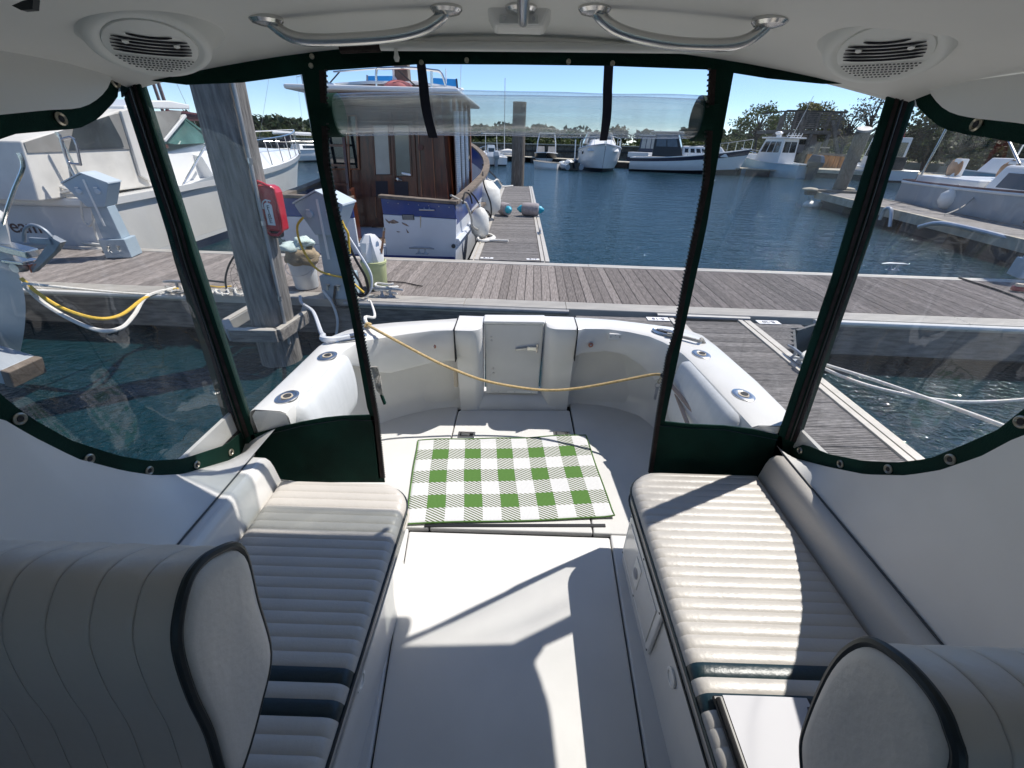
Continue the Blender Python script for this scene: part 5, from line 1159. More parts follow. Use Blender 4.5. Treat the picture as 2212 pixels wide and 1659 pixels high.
# ------------------------------------------------------------------ the wooden trawler
tr = thing('trawler', 'blue and white wooden trawler with varnished brown deckhouse moored beside the long pier', 'boat', (-2.4, 7, 0), world=True)
XC = -2.42
def tst(t):      # hull station: y, half width, sheer height
    y = 6.92 + 9.6*t; k = max(0, (t-.38)/.62); w = 1.42 + .20*min(1, t/.35); w *= (1-k**2.4); return y, max(.03, w), 1.27 + .22*t + .75*t*t
def thull(q0, q1, name, m, push=0.0):
    for sg in (-1, 1):
        b = B(); rows = []
        for i in range(21):
            y, w, zs = tst(i/20); row = []
            for j in range(5):
                q = q0+(q1-q0)*j/4; z = -.3+(zs+.3)*q; f = .90+.10*math.sin(min(1, q)*math.pi/2) - .5*(1-q)*(i/20)**3; row.append((XC+sg*(w*f+push), y, z))
            rows.append(row)
        b.loft(rows, closed=False, cap=False); obj(name, b, m, tr, 60)
thull(0,.22,'boot_stripe','antifoul'); thull(.22,.80,'topside','hull_white'); thull(.80,1.0,'blue_strake','hull_blue')
for sg in (-1, 1):
    cr_ = [V((XC+sg*(tst(i/20)[1]-.03), tst(i/20)[0], tst(i/20)[2]+.025)) for i in range(21)]
    b = B(); 
    for a, c in zip(cr_, cr_[1:]): b.beam(a, c, .15, .05)
    obj('cap_rail', b, 'teak_grey', tr, 0)
    rs = [V((XC+sg*(tst(i/20)[1]*.985+.02), tst(i/20)[0], tst(i/20)[2]*.56+.0)) for i in range(21)]; obj('rub_strake', B().tube(rs, .05, 6), 'hull_white', tr)
TY = 6.90
def tp_(l, off=0, y=TY): return [py(u, v, y)+V((0, off, 0)) for u, v in l]
xr0, xl0 = -.985, -3.86
obj('transom_blue', B().prism([(-2.15,TY,1.10),(xr0-.005,TY,1.055),(xr0-.03,TY,1.27),(-2.155,TY,1.335)], (0,.05,0)), 'hull_blue', tr, 0, .01)
tw_ = obj('transom_white', B().prism([(-2.17,TY,.62),(-2.17,TY,.30),(xr0-.06,TY,.24),(xr0-.01,TY,1.052),(-2.15,TY,1.097)], (0,.05,0)), 'hull_white', tr, 0, .008)
obj('transom_lower', B().box(xl0+.08,-2.175,TY,TY+.05,.20,.60), 'hull_white', tr, 0, .008)
obj('transom_blue', B().box(xl0+.03,-2.62,TY,TY+.05,1.03,1.30), 'hull_blue', tr, 0, .01)
obj('transom_white', B().box(xl0+.05,-2.62,TY,TY+.05,.603,1.027), 'hull_white', tr, 0, .008)
obj('boot_band', B().box(xl0+.12,xr0-.06,TY-.012,TY-.002,.06,.47), 'hull_blue', tr, 0, .004)
obj('transom_cap', B().prism([(-2.18,TY-.04,1.335),(-.97,TY-.04,1.272),(-.97,TY+.12,1.272),(-2.18,TY+.12,1.335)], (0,0,.045)), 'teak_grey', tr, 0, .008); obj('transom_cap', B().box(xl0,-2.6,TY-.04,TY+.12,1.30,1.345), 'teak_grey', tr, 0, .008)
# name-board marks on the transom: cleat, vent, flaking paint, rust streak
cl_ = py(922,453,TY-.03); c_ = obj('stern_cleat', B().tube([cl_+V((-.12,0,.0)), cl_+V((.12,0,0))], .014, 8), 'chrome_dull', tr)
for dx in (-.04,.04): obj('foot', B().tube([cl_+V((dx,.03,.0)), cl_+V((dx,0,.02))], .012, 6), 'chrome_dull', c_)
vn = py(882,469,TY); v_ = obj('vent', B().box(vn.x-.095,vn.x+.095,TY-.012,TY-.001,vn.z-.04,vn.z+.04), 'rubber_dark', tr, 0, .02)
for k in range(4): obj('louvre', B().box(vn.x-.08,vn.x+.08,TY-.018,TY-.0125,vn.z-.03+.017*k,vn.z-.022+.017*k), 'alu_dark', v_, 0)
def flake(l): obj('flaked_paint', B().prism(tp_(l, -.004), (0,.003,0)), 'patch_raw', tw_, 0)
flake([(832,472),(840,478),(850,474),(862,480),(858,482),(846,480),(841,483),(835,478)]); flake([(868,480),(878,484),(884,489),(878,488),(870,484)]); flake([(856,499),(866,501),(860,502)]); flake([(877,494),(884,503),(880,503)]); flake([(843,480),(848,478),(856,483),(846,483)])
obj('rust_streak', B().prism(tp_([(907,467),(910,467),(909,492),(908,492)], -.004), (0,.003,0)), 'rust_stain', tw_, 0)
sp_ = py(980,531,TY); obj('exhaust', B().lathe([(.03,0),(.035,.02),(.02,.025)], (sp_.x,TY-.002,sp_.z), (0,-1,0), 12), 'rubber_dark', tr)
for k in range(7): p = py(838+k*22, 438+k*1.6, TY); obj('bolt_head', B().lathe([(.008,0),(.005,.004)], (p.x,TY-.0,p.z), (0,-1,0), 6), 'chrome_dull', tr)
# aft deck, boarding door
obj('aft_deck', B().box(-3.75,-1.05,TY+.06,8.4,.52,.62), 'hull_white', tr, 0); obj('deck_strip', B().box(-2.75,-2.05,7.05,7.45,.622,.635), 'teak_grey', tr, 0)
dr = obj('boarding_door', B().prism([(-2.62,TY+.06,.63),(-2.74,TY+.55,.63),(-2.74,TY+.55,1.42),(-2.62,TY+.06,1.42)], (-.04,-.01,0)), 'mahogany', tr, 0, .008)
lad = obj('ladder', B().beam((-3.1,8.0,.62),(-3.05,8.25,2.5),.05,.04), 'mahogany', tr, 0)
obj('ladder_rail', B().beam((-3.5,8.0,.62),(-3.45,8.25,2.5),.05,.04), 'mahogany', lad, 0)
for k in range(6): obj('rung', B().beam((-3.5,8.02+.04*k,.8+.3*k),(-3.06,8.02+.04*k,.8+.3*k),.03,.035), 'mahogany_light' if k < 2 else 'mahogany', lad, 0)
# deckhouse
HY = 8.42; hx0, hx1, hz0, hz1 = -3.62, -1.34, .63, 2.78
hs = obj('deckhouse', B().loft([[(hx0,HY,hz0),(hx1,HY,hz0),(hx1+.14,HY+.4,hz0),(hx1+.10,HY+3.4,hz0),(hx0-.10,HY+3.4,hz0),(hx0-.1,HY+.4,hz0)],[(hx0+.05,HY+.03,hz1),(hx1-.05,HY+.03,hz1),(hx1+.08,HY+.4,hz1),(hx1+.05,HY+3.3,hz1),(hx0-.05,HY+3.3,hz1),(hx0-.05,HY+.4,hz1)]]), 'mahogany', tr, 20)
def hp_rect(l, off=-.012, th=.014): return B().prism([py(u, v, HY)+V((0, off, 0)) for u, v in l], (0, th, 0))
def rect(u0, u1, v0, v1): s_ = .055; return [(u0,v0),(u1,v0),(u1+(v1-v0)*s_,v1),(u0+(v1-v0)*s_,v1)]
wd = obj('door_leaf', hp_rect(rect(793,846,240,425), -.020), 'mahogany', hs, 0, .006); wd2 = obj('door_leaf', hp_rect(rect(848,893,240,428), -.020), 'mahogany', hs, 0, .006)
for par, rc in ((wd, rect(806,840,270,377)), (wd2, rect(850,884,270,380))):
    g_ = obj('glass_pane', hp_rect(rc, -.032, .01), 'glass_cream' if par is wd else 'glass_grey', par, 0)
    q = [py(u, v, HY)+V((0,-.034,0)) for u, v in rc]; obj('pane_frame', B().tube(q, .018, 6, closed=True), 'mahogany', par)
for par, rc in ((wd, rect(812,838,391,424)), (wd2, rect(852,882,392,427))): obj('lower_panel', hp_rect(rc, -.03, .008), 'grille_dark', par, 0)
kn = py(858,387,HY-.05); k_ = obj('handle', B().lathe([(.02,0),(.026,.02),(.015,.03)], kn+V((0,.02,0)), (0,-1,0), 12), 'stainless', wd2, 40); obj('lever', B().tube([kn, kn+V((.09,-.01,-.02))], .010, 6), 'brass_old', wd2)
obj('towel_bar', B().tube([py(868,374,HY-.03), py(888,378,HY-.03)], .02, 6), 'sign_white', wd2)
wn = obj('aft_window', hp_rect([(700,250),(770,250),(776,365),(708,365)], -.018, .012), 'glass_dark', hs, 0); q = [py(u, v, HY)+V((0,-.02,0)) for u, v in ((700,250),(770,250),(776,365),(708,365))]; obj('window_frame', B().tube(q, .022, 6, closed=True), 'mahogany_light', wn)
obj('mullion', B().beam(py(750,250,HY-.02), py(757,430,HY-.02), .03, .03), 'mahogany_light', hs, 0)
for u in (800,901,930): obj('board_seam', B().beam(py(u,240,HY-.004), py(u+13,470,HY-.004), .012, .012), 'mahogany_light', hs, 0)
np_ = py(908,318,HY-.006); obj('builder_plate', B().lathe([(.05,0),(.05,.006)], np_, (0,-1,0), 16), 'brown_paint', hs)
# starboard side of the house: posts and pale spiral tubes, bright wood between
for k, (a, c, yy) in enumerate((((959,240),(976,430),8.62),((979,240),(991,414),9.25),((999,240),(1007,408),9.95))):
    A, C_ = py(*a, yy), py(*c, yy); A.x = max(A.x, hx1+.17); C_.x = A.x; tb = obj('spiral_tube', B().tube([C_, A], .052, 10), 'spiral_silver', tr)
    b = B()
    for j in range(46): q = C_.lerp(A, j/46); b.lathe([(.054,-.004),(.057,.006),(.054,.016)], q, (0,.15,1), 10, cap=False)
    obj('wire_coil', b, 'chrome_dull', tb, 40)
for yy in (8.7,9.5,10.3,11.0): obj('side_pillar', B().box(hx1+.10,hx1+.165,yy,yy+.12,hz0,hz1), 'mahogany_light', hs, 0, .008)
for yy in (8.85,9.65,10.45): obj('side_window', B().box(hx1+.105,hx1+.15,yy,yy+.60,1.5,2.55), 'glass_dark', hs, 0)
obj('side_deck', B().prism([(-1.2,8.4,.9),(-.86,8.4,.9),(-.72,10.2,.9),(-.85,12.4,.9),(-1.2,12.4,.9)], (0,0,.06)), 'teak_grey', tr, 0)
rf = obj('house_roof', B().box(hx0-.25,hx1+.30,HY-.35,HY+3.6,hz1,hz1+.07), 'boat_white', tr, 0, .03)
# flybridge, seen above the rolled-up door
FY = 9.0
def fp(u, v, y=FY): return py(u, v, y)
obj('flybridge_coaming', B().prism([fp(735,180), fp(900,181), fp(985,190), fp(985,205), fp(735,205)], (0,.06,0)), 'brown_paint', tr, 0, .01)
obj('coaming_cap', B().tube([fp(722,183), fp(800,178), fp(905,180), fp(985,191)], .028, 6), 'boat_white', tr)
obj('wing_panel', B().prism([fp(707,175,8.7), fp(722,186,8.7), fp(730,205,8.7), fp(705,210,8.7)], (0,.5,0)), 'boat_white', tr, 0, .02)
obj('dinghy_chock', blob(fp(765,198,8.9), .38,.2,.09, 2.2, .12), 'boat_cream', tr, 80)
fr_ = obj('flybridge_rail', B().tube([fp(815,197), fp(813,152), fp(830,148), fp(890,147), fp(935,152), fp(950,155), fp(958,168), fp(966,195)], .022, 8, smooth=4), 'stainless', tr)
obj('rail_post', B().tube([fp(932,156), fp(933,195)], .026, 8), 'stainless', fr_); obj('rail_top', B().tube([fp(720,155,8.8), fp(815,148)], .014, 6), 'stainless', fr_)
for q, yy in ((((794,164),(870,164),(870,187),(793,187)),10.4), (((931,168),(985,171),(988,195),(931,193)),10.4)): obj('canvas_screen', B().prism([fp(u, v, yy) for u, v in q], (0,.03,0)), 'canvas_sky', tr, 0)
obj('screen_pole', B().tube([fp(793,162,10.3), fp(793,200,10.3)], .02, 6), 'chrome_dull', tr); obj('screen_pole', B().tube([fp(986,170,10.3), fp(989,200,10.3)], .02, 6), 'navy_paint', tr)
obj('helm_seat', B().prism([fp(842,172,9.6), fp(906,174,9.6), fp(906,196,9.6), fp(842,196,9.6)], (0,.3,0)), 'boat_cream', tr, 0, .04)
ms = obj('mast', B().box(*(lambda a, c: (a.x, c.x, 9.2, 9.45, a.z, a.z+2.2))(fp(855,196,9.2), fp(884,196,9.2))), 'old_wood', tr, 0, .02)
obj('mast_track', B().tube([fp(852,196,9.15), fp(849,140,9.15)], .02, 6), 'boat_white', ms); obj('mast_light', blob(fp(853,176,9.15), .05,.05,.07, 1), 'boat_white', ms, 60)
obj('buoy', blob(fp(861,192,9.0), .27,.2,.13, 4, .06), 'red_faded', tr, 80)
for a, c in (((736,152),(709,183)),((860,152),(905,192))): obj('stay', B().tube([fp(*a,8.9), fp(*c,8.9)], .012, 5), 'black_paint', tr)
obj('whip_antenna', B().tube([fp(964,190,9.4), fp(963,148,9.4)], .010, 5), 'boat_white', tr); obj('whip_antenna', B().tube([fp(994,196,11), fp(996,140,11)], .006, 5), 'boat_white', tr); obj('antenna_mount', blob(fp(993,193,11), .09,.06,.035, 2), 'boat_white', tr)
# trawler fenders and lines
def hang_fender(u, v, y, r, L, label, m='fender_white'):
    c = py(u, v, y); t = thing('fender', label, 'fender', c+V((0,0,-L/2)), group='white fenders hanging on the trawler')
    obj('body', B().lathe([(.02,0),(r*.6,.03),(r*.95,L*.2),(r,L*.45),(r*.92,L*.75),(r*.5,L*.95),(.03,L)], n=18), m, t, 60); obj('eye', B().tube([(0,0,L-.01),(0,0,L+.06)], .022, 8), m, t)
hang_fender(1048,428,10.2,.36,.75,'large white round fender hanging on the trawler beside the pier')
hang_fender(1037,482,8.1,.17,.55,'stained white fender hanging low on the trawler quarter')
rope('mooring_line', 'grey line from the trawler quarter down to the pier', [py(975,426,7.0)+V((0,-.04,.03)), py(1000,436,7.2), py(1008,442,7.3), py(1018,470,7.6), py(1022,490,7.7), V((-.66,8.3,DZ+.06))], .02, 'rope_grey')
rope('mooring_line', 'black line looping from the trawler rail to the pier cleat', [py(1012,412,8.0), py(1025,425,8.3), py(1040,448,8.9), py(1055,458,9.4), V((-.64,9.8,DZ+.1)), py(1060,440,9.7), py(1046,400,9.6), py(1043,372,10.2)], .016, 'rope_black')
rope('mooring_line', 'black line from the trawler bow to the end of the pier', [py(1043,356,11.5), py(1060,372,13.5), py(1085,398,17.6)], .02, 'rope_black')
rope('mooring_line', 'white rope trailing from the pier end up to the trawler', [py(1046,366,11.8), py(1052,385,13), py(1066,392,14.5), py(1075,388,15), py(1086,402,17.5), V((-.3,18.2,DZ+.03))], .025, 'rope_white')
rope('rail_lashing', 'black lashing wrapped round the trawler cap rail', [py(1000,440,7.15), py(1004,417,7.3), py(1015,421,7.5), py(1020,440,7.5)], .014, 'rope_black')
# ------------------------------------------------------------------ big white express cruiser on the left
xc = thing('cruiser', 'large white express cruiser with hardtop moored stern to the dock on the left', 'boat', (-8.4, 6.9, 0), world=True)
CXc = -8.42
def cst(t): y = 6.75 + 10.9*t; k = max(0, (t-.30)/.70); w = 1.80*(1-k**2.3)+.02; return y, w, 1.20 + .25*t + .22*t*t
def chull(q0, q1, name, m, push=0):
    for sg in (-1, 1):
        b = B(); rows = []
        for i in range(25):
            y, w, zs = cst(i/24); row = []
            for j in range(6):
                q = q0+(q1-q0)*j/5; z = -.3+(zs+.3)*q; f = .86+.14*min(1, q)**.8 - .55*(1-q)*(i/24)**2; row.append((CXc+sg*(max(.02, w*f)+push), y-1.1*(1-q)*(i/24)**4, z))
            rows.append(row)
        b.loft(rows, closed=False, cap=False); obj(name, b, m, xc, 60)
chull(0,.30,'boot_stripe','navy_paint'); chull(.30,.36,'white_line','boat_white',.004); chull(.36,.93,'topside','boat_cream'); chull(.93,1.0,'gunwale','boat_white',.05)
obj('transom', B().prism([(CXc-1.7,6.76,-.2),(CXc+1.66,6.76,-.2),(CXc+1.80,6.76,1.12),(CXc-1.8,6.76,1.12)], (0,.08,0)), 'hull_white', xc, 0, .03)
obj('swim_ledge', B().box(CXc-1.85,CXc+1.84,6.62,6.95,1.125,1.24), 'boat_white', xc, 0, .03)
nm = py(45,490,6.75); text('ream', 'name_lettering', .30, 'brown_paint', xc, (nm.x,6.752,nm.z), (1,0,0), (0,0,1), .004)
for k in range(3): p = px(478+k*6, 444+(k % 2)*8, -6.75); obj('port_mark', B().box(-6.72,-6.70,p.y-.05,p.y+.05,p.z-.03,p.z+.03), 'grille_dark', xc, 0)
dpts = [V((CXc+cst(i/24)[1], cst(i/24)[0], cst(i/24)[2]-.02)) for i in range(25)]; dq = [V((2*CXc-p.x, p.y, p.z)) for p in dpts]
obj('deck', B().loft([dpts, dq], closed=False, cap=False), 'boat_white', xc, 60)
# raised foredeck and house side
fd = B(); rings = []
for i in range(11):
    t = .30+.64*i/10; y, w, zs = cst(t); h = .50*(1-(i/10)**1.6)+.02; rings.append([V((CXc+s*w*k, y, zs+h*hh)) for s, k, hh in ((-1,.92,-.05),(-1,.84,.75),(-1,.5,1),(1,.5,1),(1,.84,.75),(1,.92,-.05))])
fd.loft(rings); obj('foredeck', fd, 'boat_white', xc, 45)
def cs(u, v, x=-7.0): return px(u, v, x)
hsd = obj('house_side', B().prism([(-7.02,8.9,1.15),(-7.02,12.4,1.35),(-7.05,11.6,1.62),(-7.1,10.5,1.95),(-7.1,9.1,1.75),(-7.05,8.2,1.20)], (-2.7,0,0)), 'boat_white', xc, 0, .03)
wsd = obj('windscreen', B().prism([cs(352,300), cs(362,275), cs(392,252), cs(448,300), cs(470,308), cs(380,312), cs(358,308)], (-.04,0,0)), 'glass_green', xc, 0)
obj('windscreen_front', B().prism([cs(392,252), cs(470,308), cs(470,308)+V((-2.4,.7,0)), cs(392,252)+V((-2.4,.4,0))], (0,.03,.03)), 'glass_green', xc, 0)
obj('windscreen_pillar', B().beam(cs(396,249)+V((.02,0,0)), cs(350,304)+V((.02,0,0)), .09, .05), 'boat_white', xc, 0, .01)
tpz = B(); tpz.loft([[cs(262,228)+V((d_,0,0)), cs(300,217)+V((d_,0,0)), cs(360,217)+V((d_,0,0)), cs(404,226)+V((d_,0,0)), cs(404,236)+V((d_,0,0)), cs(300,234)+V((d_,0,0)), cs(262,240)+V((d_,0,0))] for d_ in (.06,-1.3,-2.7)]); obj('hardtop', tpz, 'boat_white', xc, 30, .02)
obj('aft_enclosure', B().prism([cs(45,305,-6.9), cs(130,282,-6.9), cs(262,236,-6.9), cs(300,236,-6.9), cs(330,380,-6.9), cs(345,400,-6.9), cs(85,435,-6.9), cs(75,400,-6.9)], (-2.6,0,0)), 'canvas_cream', xc, 0, .02)
obj('clear_panel', B().prism([cs(60,330,-6.885), cs(52,308,-6.885), cs(250,246,-6.885), cs(270,245,-6.885), cs(283,322,-6.885)], (-.01,0,0)), 'glass_cream', xc, 0)
obj('tinted_panel', B().prism([cs(150,322,-6.87), cs(160,275,-6.87), cs(235,250,-6.87), cs(262,300,-6.87), cs(268,318,-6.87)], (-.006,0,0)), 'glass_grey', xc, 0)
obj('canvas_fold', B().prism([cs(262,240,-6.84), cs(276,236,-6.84), cs(318,370,-6.84), cs(330,395,-6.84), cs(305,380,-6.84)], (-.05,0,0)), 'canvas_white', xc, 0, .01)
obj('clear_front', B().prism([cs(308,240,-6.95), cs(392,240,-6.95), cs(390,252,-6.95), cs(352,300,-6.95), cs(345,300,-6.95)], (-.02,0,0)), 'glass_cream', xc, 0)
obj('badge', B().box(-6.99,-6.97,*(lambda a, c: (a.y, c.y, c.z, a.z))(cs(351,312,-6.98), cs(364,320,-6.98))), 'brown_paint', xc, 0)
obj('hull_cutout', B().prism([cs(372,412,-6.60), cs(470,376,-6.60), cs(455,398,-6.60), cs(385,424,-6.60)], (-.02,0,0)), 'boat_grey', xc, 0)
st_l = [V((CXc+cst(i/24)[1]*.93, cst(i/24)[0], cst(i/24)[2]+.62)) for i in range(11, 25)]; rl = obj('bow_rail', B().tube(st_l + [V((2*CXc-p.x, p.y, p.z)) for p in st_l[::-1]], .02, 6), 'stainless', xc)
for p in st_l[::2]: obj('stanchion', B().tube([p, p+V((0,.1,-.62))], .014, 5), 'stainless', rl)
for a, c in (((448,308),(392,405)),((200,436),(122,285))): obj('rail_strut', B().tube([cs(*a,-6.72), cs(*c,-6.72)], .022, 6), 'stainless', xc)
obj('hatch_hole', B().lathe([(.18,0),(.18,.01)], cs(551,360,-7.9), (1,.3,0), 14), 'grille_dark', xc)
# rope heap on its stern
ch = py(195,420,6.75); pts = [ch+V((random.uniform(-.45,.35), random.uniform(-.12,.02), random.uniform(-.05,.14))) for i in range(34)]
rope('rope_heap', 'tangle of tan rope heaped on the stern of the white cruiser', pts, .017, 'rope_white', 4)
rope('rope_loop', 'tan rope loops hanging down the stern of the white cruiser', [py(u, v, 6.58) for u, v in ((175,432),(178,470),(192,488),(205,470),(203,440),(215,432),(232,460),(222,480),(200,450),(205,500),(222,530),(262,536))], .016, 'rope_white', 4)
rope('mooring_line', 'cream line lying on the dock below the cruiser stern', [pz(u, v, DZ+.02) for u, v in ((180,525),(225,530),(262,534),(232,536),(228,543),(260,545),(290,540))], .022, 'rope_white', 5)
lb = thing('boarding_ladder', 'dark tubular boarding ladder hung on the cruiser stern', 'ladder', py(150,360,6.68), world=True)
for l in (((135,305),(137,300),(160,300),(173,350),(172,355),(148,350),(138,320)), ((128,290),(150,360),(182,415)), ((150,360),(158,410))): obj('rail', B().tube([py(u, v, 6.66) for u, v in l], .018, 7, smooth=3), 'chrome_dull', lb)
# ------------------------------------------------------------------ sailing boats far left
sb, st = boat_base('sailboat', 'white sailboat with furled sails moored at the far left shore', 'boat', (-22.5, 40, 0), math.radians(-38), 9.5, 3.0, .95, 1.25, fine=1.9, rake=.14, stern=.7)
cb, r0, r1 = cabin(sb, 'coachroof', .95, 3.2, 6.6, .9, 1.4, 1.2, .3, .75); panes(cb, r0, r1, 1, 2, .35, .8); panes(cb, r0, r1, 3, 2, .35, .8)
mast(sb, 0, 5.2, 1.2, 12.5, .08, spreaders=(6.5,9.4), stays=(((0,9.4,1.3),(0,5.2,12.4)),((1.4,5,1),(0,5.2,12.2)),((-1.4,5,1),(0,5.2,12.2)),((0,0,1),(0,5.2,12.4))))
obj('furled_jib', B().tube([(0,9.3,1.5),(0,7.6,6.2),(0,6.2,9.6)], [.12,.09,.04], 8), 'canvas_white', sb); bm_ = obj('boom', B().tube([(0,5.0,2.2),(0,1.6,2.25)], .13, 8), 'boat_white', sb); obj('dodger', B().prism([(-.9,2.0,1.35),(.9,2.0,1.35),(.8,2.9,1.95),(-.8,2.9,1.95)], (0,.15,.1)), 'canvas_navy', sb, 0, .05); pulpit(sb, st, 9.5, .6, .1, .95)
s2, st = boat_base('sailboat', 'sailboat with maroon boom cover and brown masts behind the wooden trawler', 'boat', (-17.2, 27, 0), math.radians(55), 11, 3.2, 1.0, 1.3, fine=1.9, rake=.14, stern=.7, hullm='boat_white')
cb, r0, r1 = cabin(s2, 'coachroof', 1.0, 3.5, 8, .95, 1.55, 1.1, .3, .75); panes(cb, r0, r1, 1, 3, .3, .8); panes(cb, r0, r1, 3, 3, .3, .8)
m2 = mast(s2, 0, 6.2, 1.2, 12, .11, 'mast_brown', (7,)); mast(s2, .0, 7.0, 1.2, 11, .10, 'mast_brown'); mast(s2, 0, 1.2, 1.2, 7.5, .05)
obj('boom_cover', B().tube([(0,6.2,3.0),(0,4.0,2.95),(0,1.0,2.85)], [.30,.27,.16], 10), 'canvas_maroon', s2); obj('radar_dome', blob((0,1.2,5.2), .28,.28,.16, 1, .03), 'boat_white', s2, 60); obj('bow_anchor', B().tube([(-.1,10.6,1.3),(0,11.2,1.2)], .06, 6), 'galv', s2)
for a, c in (((0,10.8,1.5),(0,6.2,11.8)),((1.5,6,1),(0,6.2,11)),((-1.5,6,1),(0,6.2,11))): obj('stay', B().tube([a, c], .012, 4), 'alu_dark', m2)
# ------------------------------------------------------------------ boats along the far pontoon
fd_ = thing('far_pontoon', 'low grey pontoon across the basin with boats tied to both sides', 'dock', (8, 49, 0), world=True)
PA, PB = V((-8.5,61.5,0)), V((21.5,39.2,0)); dv = (PB-PA).normalized(); nv_ = V((-dv.y, dv.x, 0))
n = 30
for i in range(n):
    a = PA.lerp(PB, i/n); c = PA.lerp(PB, (i+.97)/n); obj('deck_panel', B().prism([a+nv_*1.1+V((0,0,.47)), c+nv_*1.1+V((0,0,.47)), c-nv_*1.1+V((0,0,.47)), a-nv_*1.1+V((0,0,.47))], (0,0,.06)), 'seawall_cap', fd_, 0)
for i in range(0, n, 2): a = PA.lerp(PB, (i+.2)/n); c = PA.lerp(PB, (i+1.6)/n); obj('float', B().prism([a+nv_*1.0+V((0,0,-.2)), c+nv_*1.0+V((0,0,-.2)), c-nv_*1.05+V((0,0,-.2)), a-nv_*1.05+V((0,0,-.2))], (0,0,.66)), 'float_black', fd_, 0)
for i in range(2, n, 5): a = PA.lerp(PB, i/n)-nv_*1.3; obj('white_post', B().tube([a+V((0,0,-.3)), a+V((0,0,.75))], .09, 8), 'boat_white', fd_)
t, st = boat_base('centre_console', 'white centre console boat with grey outboard near the trawler bow', 'boat', (-2.4, 44, 0), math.radians(12), 6.6, 2.4, .75, 1.1); cb, r0, r1 = cabin(t, 'console', .42, 2.6, 3.5, .6, 1.7, .3, .1, .8); panes(cb, r0, r1, 2, 1, .6, .95); panes(cb, r0, r1, 0, 1, .45, .75); outboard(t, 0, -.1, .55, 1.1, 'boat_grey'); pulpit(t, st, 6.6, .45, .5)
for x in (-.6,.6): obj('t_top_leg', B().tube([(x,2.6,.7),(x*.9,2.9,2.6)], .03, 6), 'boat_white', t)
obj('t_top', B().box(-.85,.85,2.1,4.0,2.6,2.68), 'boat_white', t, 0, .03)
t, st = boat_base('outrigger_boat', 'white cuddy boat with raised tower pipes behind the trawler bow', 'boat', (-4.6, 40, 0), math.radians(20), 7, 2.6, .85, 1.3); cb, r0, r1 = cabin(t, 'cuddy', .9, 3.2, 5.6, .9, 1.7, .9, .2, .7); panes(cb, r0, r1, 2, 2, .3, .9); panes(cb, r0, r1, 1, 2, .3, .8); obj('outrigger', B().tube([(.9,2.6,1.2),(.2,.6,3.4)], .06, 8), 'canvas_white', t); obj('outrigger', B().tube([(-.9,2.6,1.2),(-.4,.6,3.6)], .06, 8), 'canvas_white', t); pulpit(t, st, 7, .5)
t, st = boat_base('day_sailer', 'small white open sailing boat behind the pontoon near the pile', 'boat', (-.6, 58, 0), math.radians(30), 5.5, 1.9, .6, .9); mast(t, 0, 3.2, .5, 8.5, .05, 'boat_white'); obj('cover', blob((0,2.2,.8), .75,1.8,.35, 3, .15), 'canvas_white', t, 80)
t, st = boat_base('wakeboard_boat', 'black and white ski boat with white tower behind the pontoon', 'boat', (2.9, 56.5, 0), math.radians(178), 6.5, 2.6, .9, 1.1, hullm='boat_white', split=(.62,'black_paint'), stern=1.0, fine=3)
b = B()
for x in (-1.05,1.05): obj('tower_leg', B().tube([(x,3.3,.9),(x*.95,3.0,2.0),(x*.8,2.7,2.9)], .06, 6), 'boat_white', t)
obj('tower_top', B().tube([(-.84,2.7,2.9),(.84,2.7,2.9)], .06, 6), 'boat_white', t)
for sx in (-.6,.6): obj('windscreen', B().prism([(sx-.42,3.8,1.0),(sx+.42,3.8,1.0),(sx+.38,3.3,1.6),(sx-.38,3.3,1.6)], (0,-.04,.02)), 'glass_cream', t, 0)
t, st = boat_base('rowing_dinghy', 'white rowing dinghy floating before the pontoon', 'dinghy', (2.55, 41.2, 0), math.radians(62), 2.6, 1.35, .50, .62, stern=.8, rub='tan_trim', boot='boat_cream', deckm='tan_trim', deck_dz=-.16); t.location.x = 3.4
for y in (.7,1.5): obj('thwart', B().box(-.5,.5,y,y+.22,.40,.44), 'tan_trim', t, 0)
t = thing('inflatable_dinghy', 'dark inflatable dinghy with small motor beside the white cruiser bow', 'dinghy', (4.55, 40.2, 0), math.radians(15))
obj('tube', B().tube([(.62,-.2,.25),(.66,1.2,.28),(.45,2.2,.36),(0,2.55,.42),(-.45,2.2,.36),(-.66,1.2,.28),(-.62,-.2,.25)], .22, 12, smooth=4), 'boat_grey', t); obj('floor', B().box(-.55,.55,-.1,2.2,.08,.14), 'black_paint', t, 0); obj('transom', B().box(-.5,.5,-.12,-.05,.05,.6), 'black_paint', t, 0); outboard(t, 0, -.15, .55, .55)
obj('tow_post', B().tube([(.2,.4,.3),(.15,.5,2.3)], .05, 6), 'boat_white', t); obj('seat_bundle', blob((-.1,.9,.55), .35,.5,.25, 5, .2), 'boat_cream', t, 70)
t, st = boat_base('express_cruiser', 'white express cruiser pointing its bow at us across the basin', 'boat', (7.4, 47.6, 0), math.radians(176), 9.4, 3.7, 1.45, 2.05, hullm='boat_white', rub='alu_mast', fine=2.6, boot='black_paint', split=(.52,'boat_white'))
cb, r0, r1 = cabin(t, 'foredeck', 1.35, 3.0, 8.2, 1.5, 2.35, 2.0, .1, .62, bev=.12); obj('hatch', B().box(-.35,.35,4.8,5.5,2.36,2.41), 'boat_cream', cb, 0, .04)
c2, r0, r1 = cabin(t, 'windscreen', 1.45, 1.4, 4.2, 2.0, 2.95, 1.1, .2, .72, m='glass_cream', bev=.03); panes(c2, r0, r1, 2, 2, .1, .95, 'glass_grey'); panes(c2, r0, r1, 1, 2, .15, .9, 'glass_dark'); panes(c2, r0, r1, 3, 2, .15, .9, 'glass_dark'); pulpit(t, st, 9.4, .65, .35, .95, r=.025)
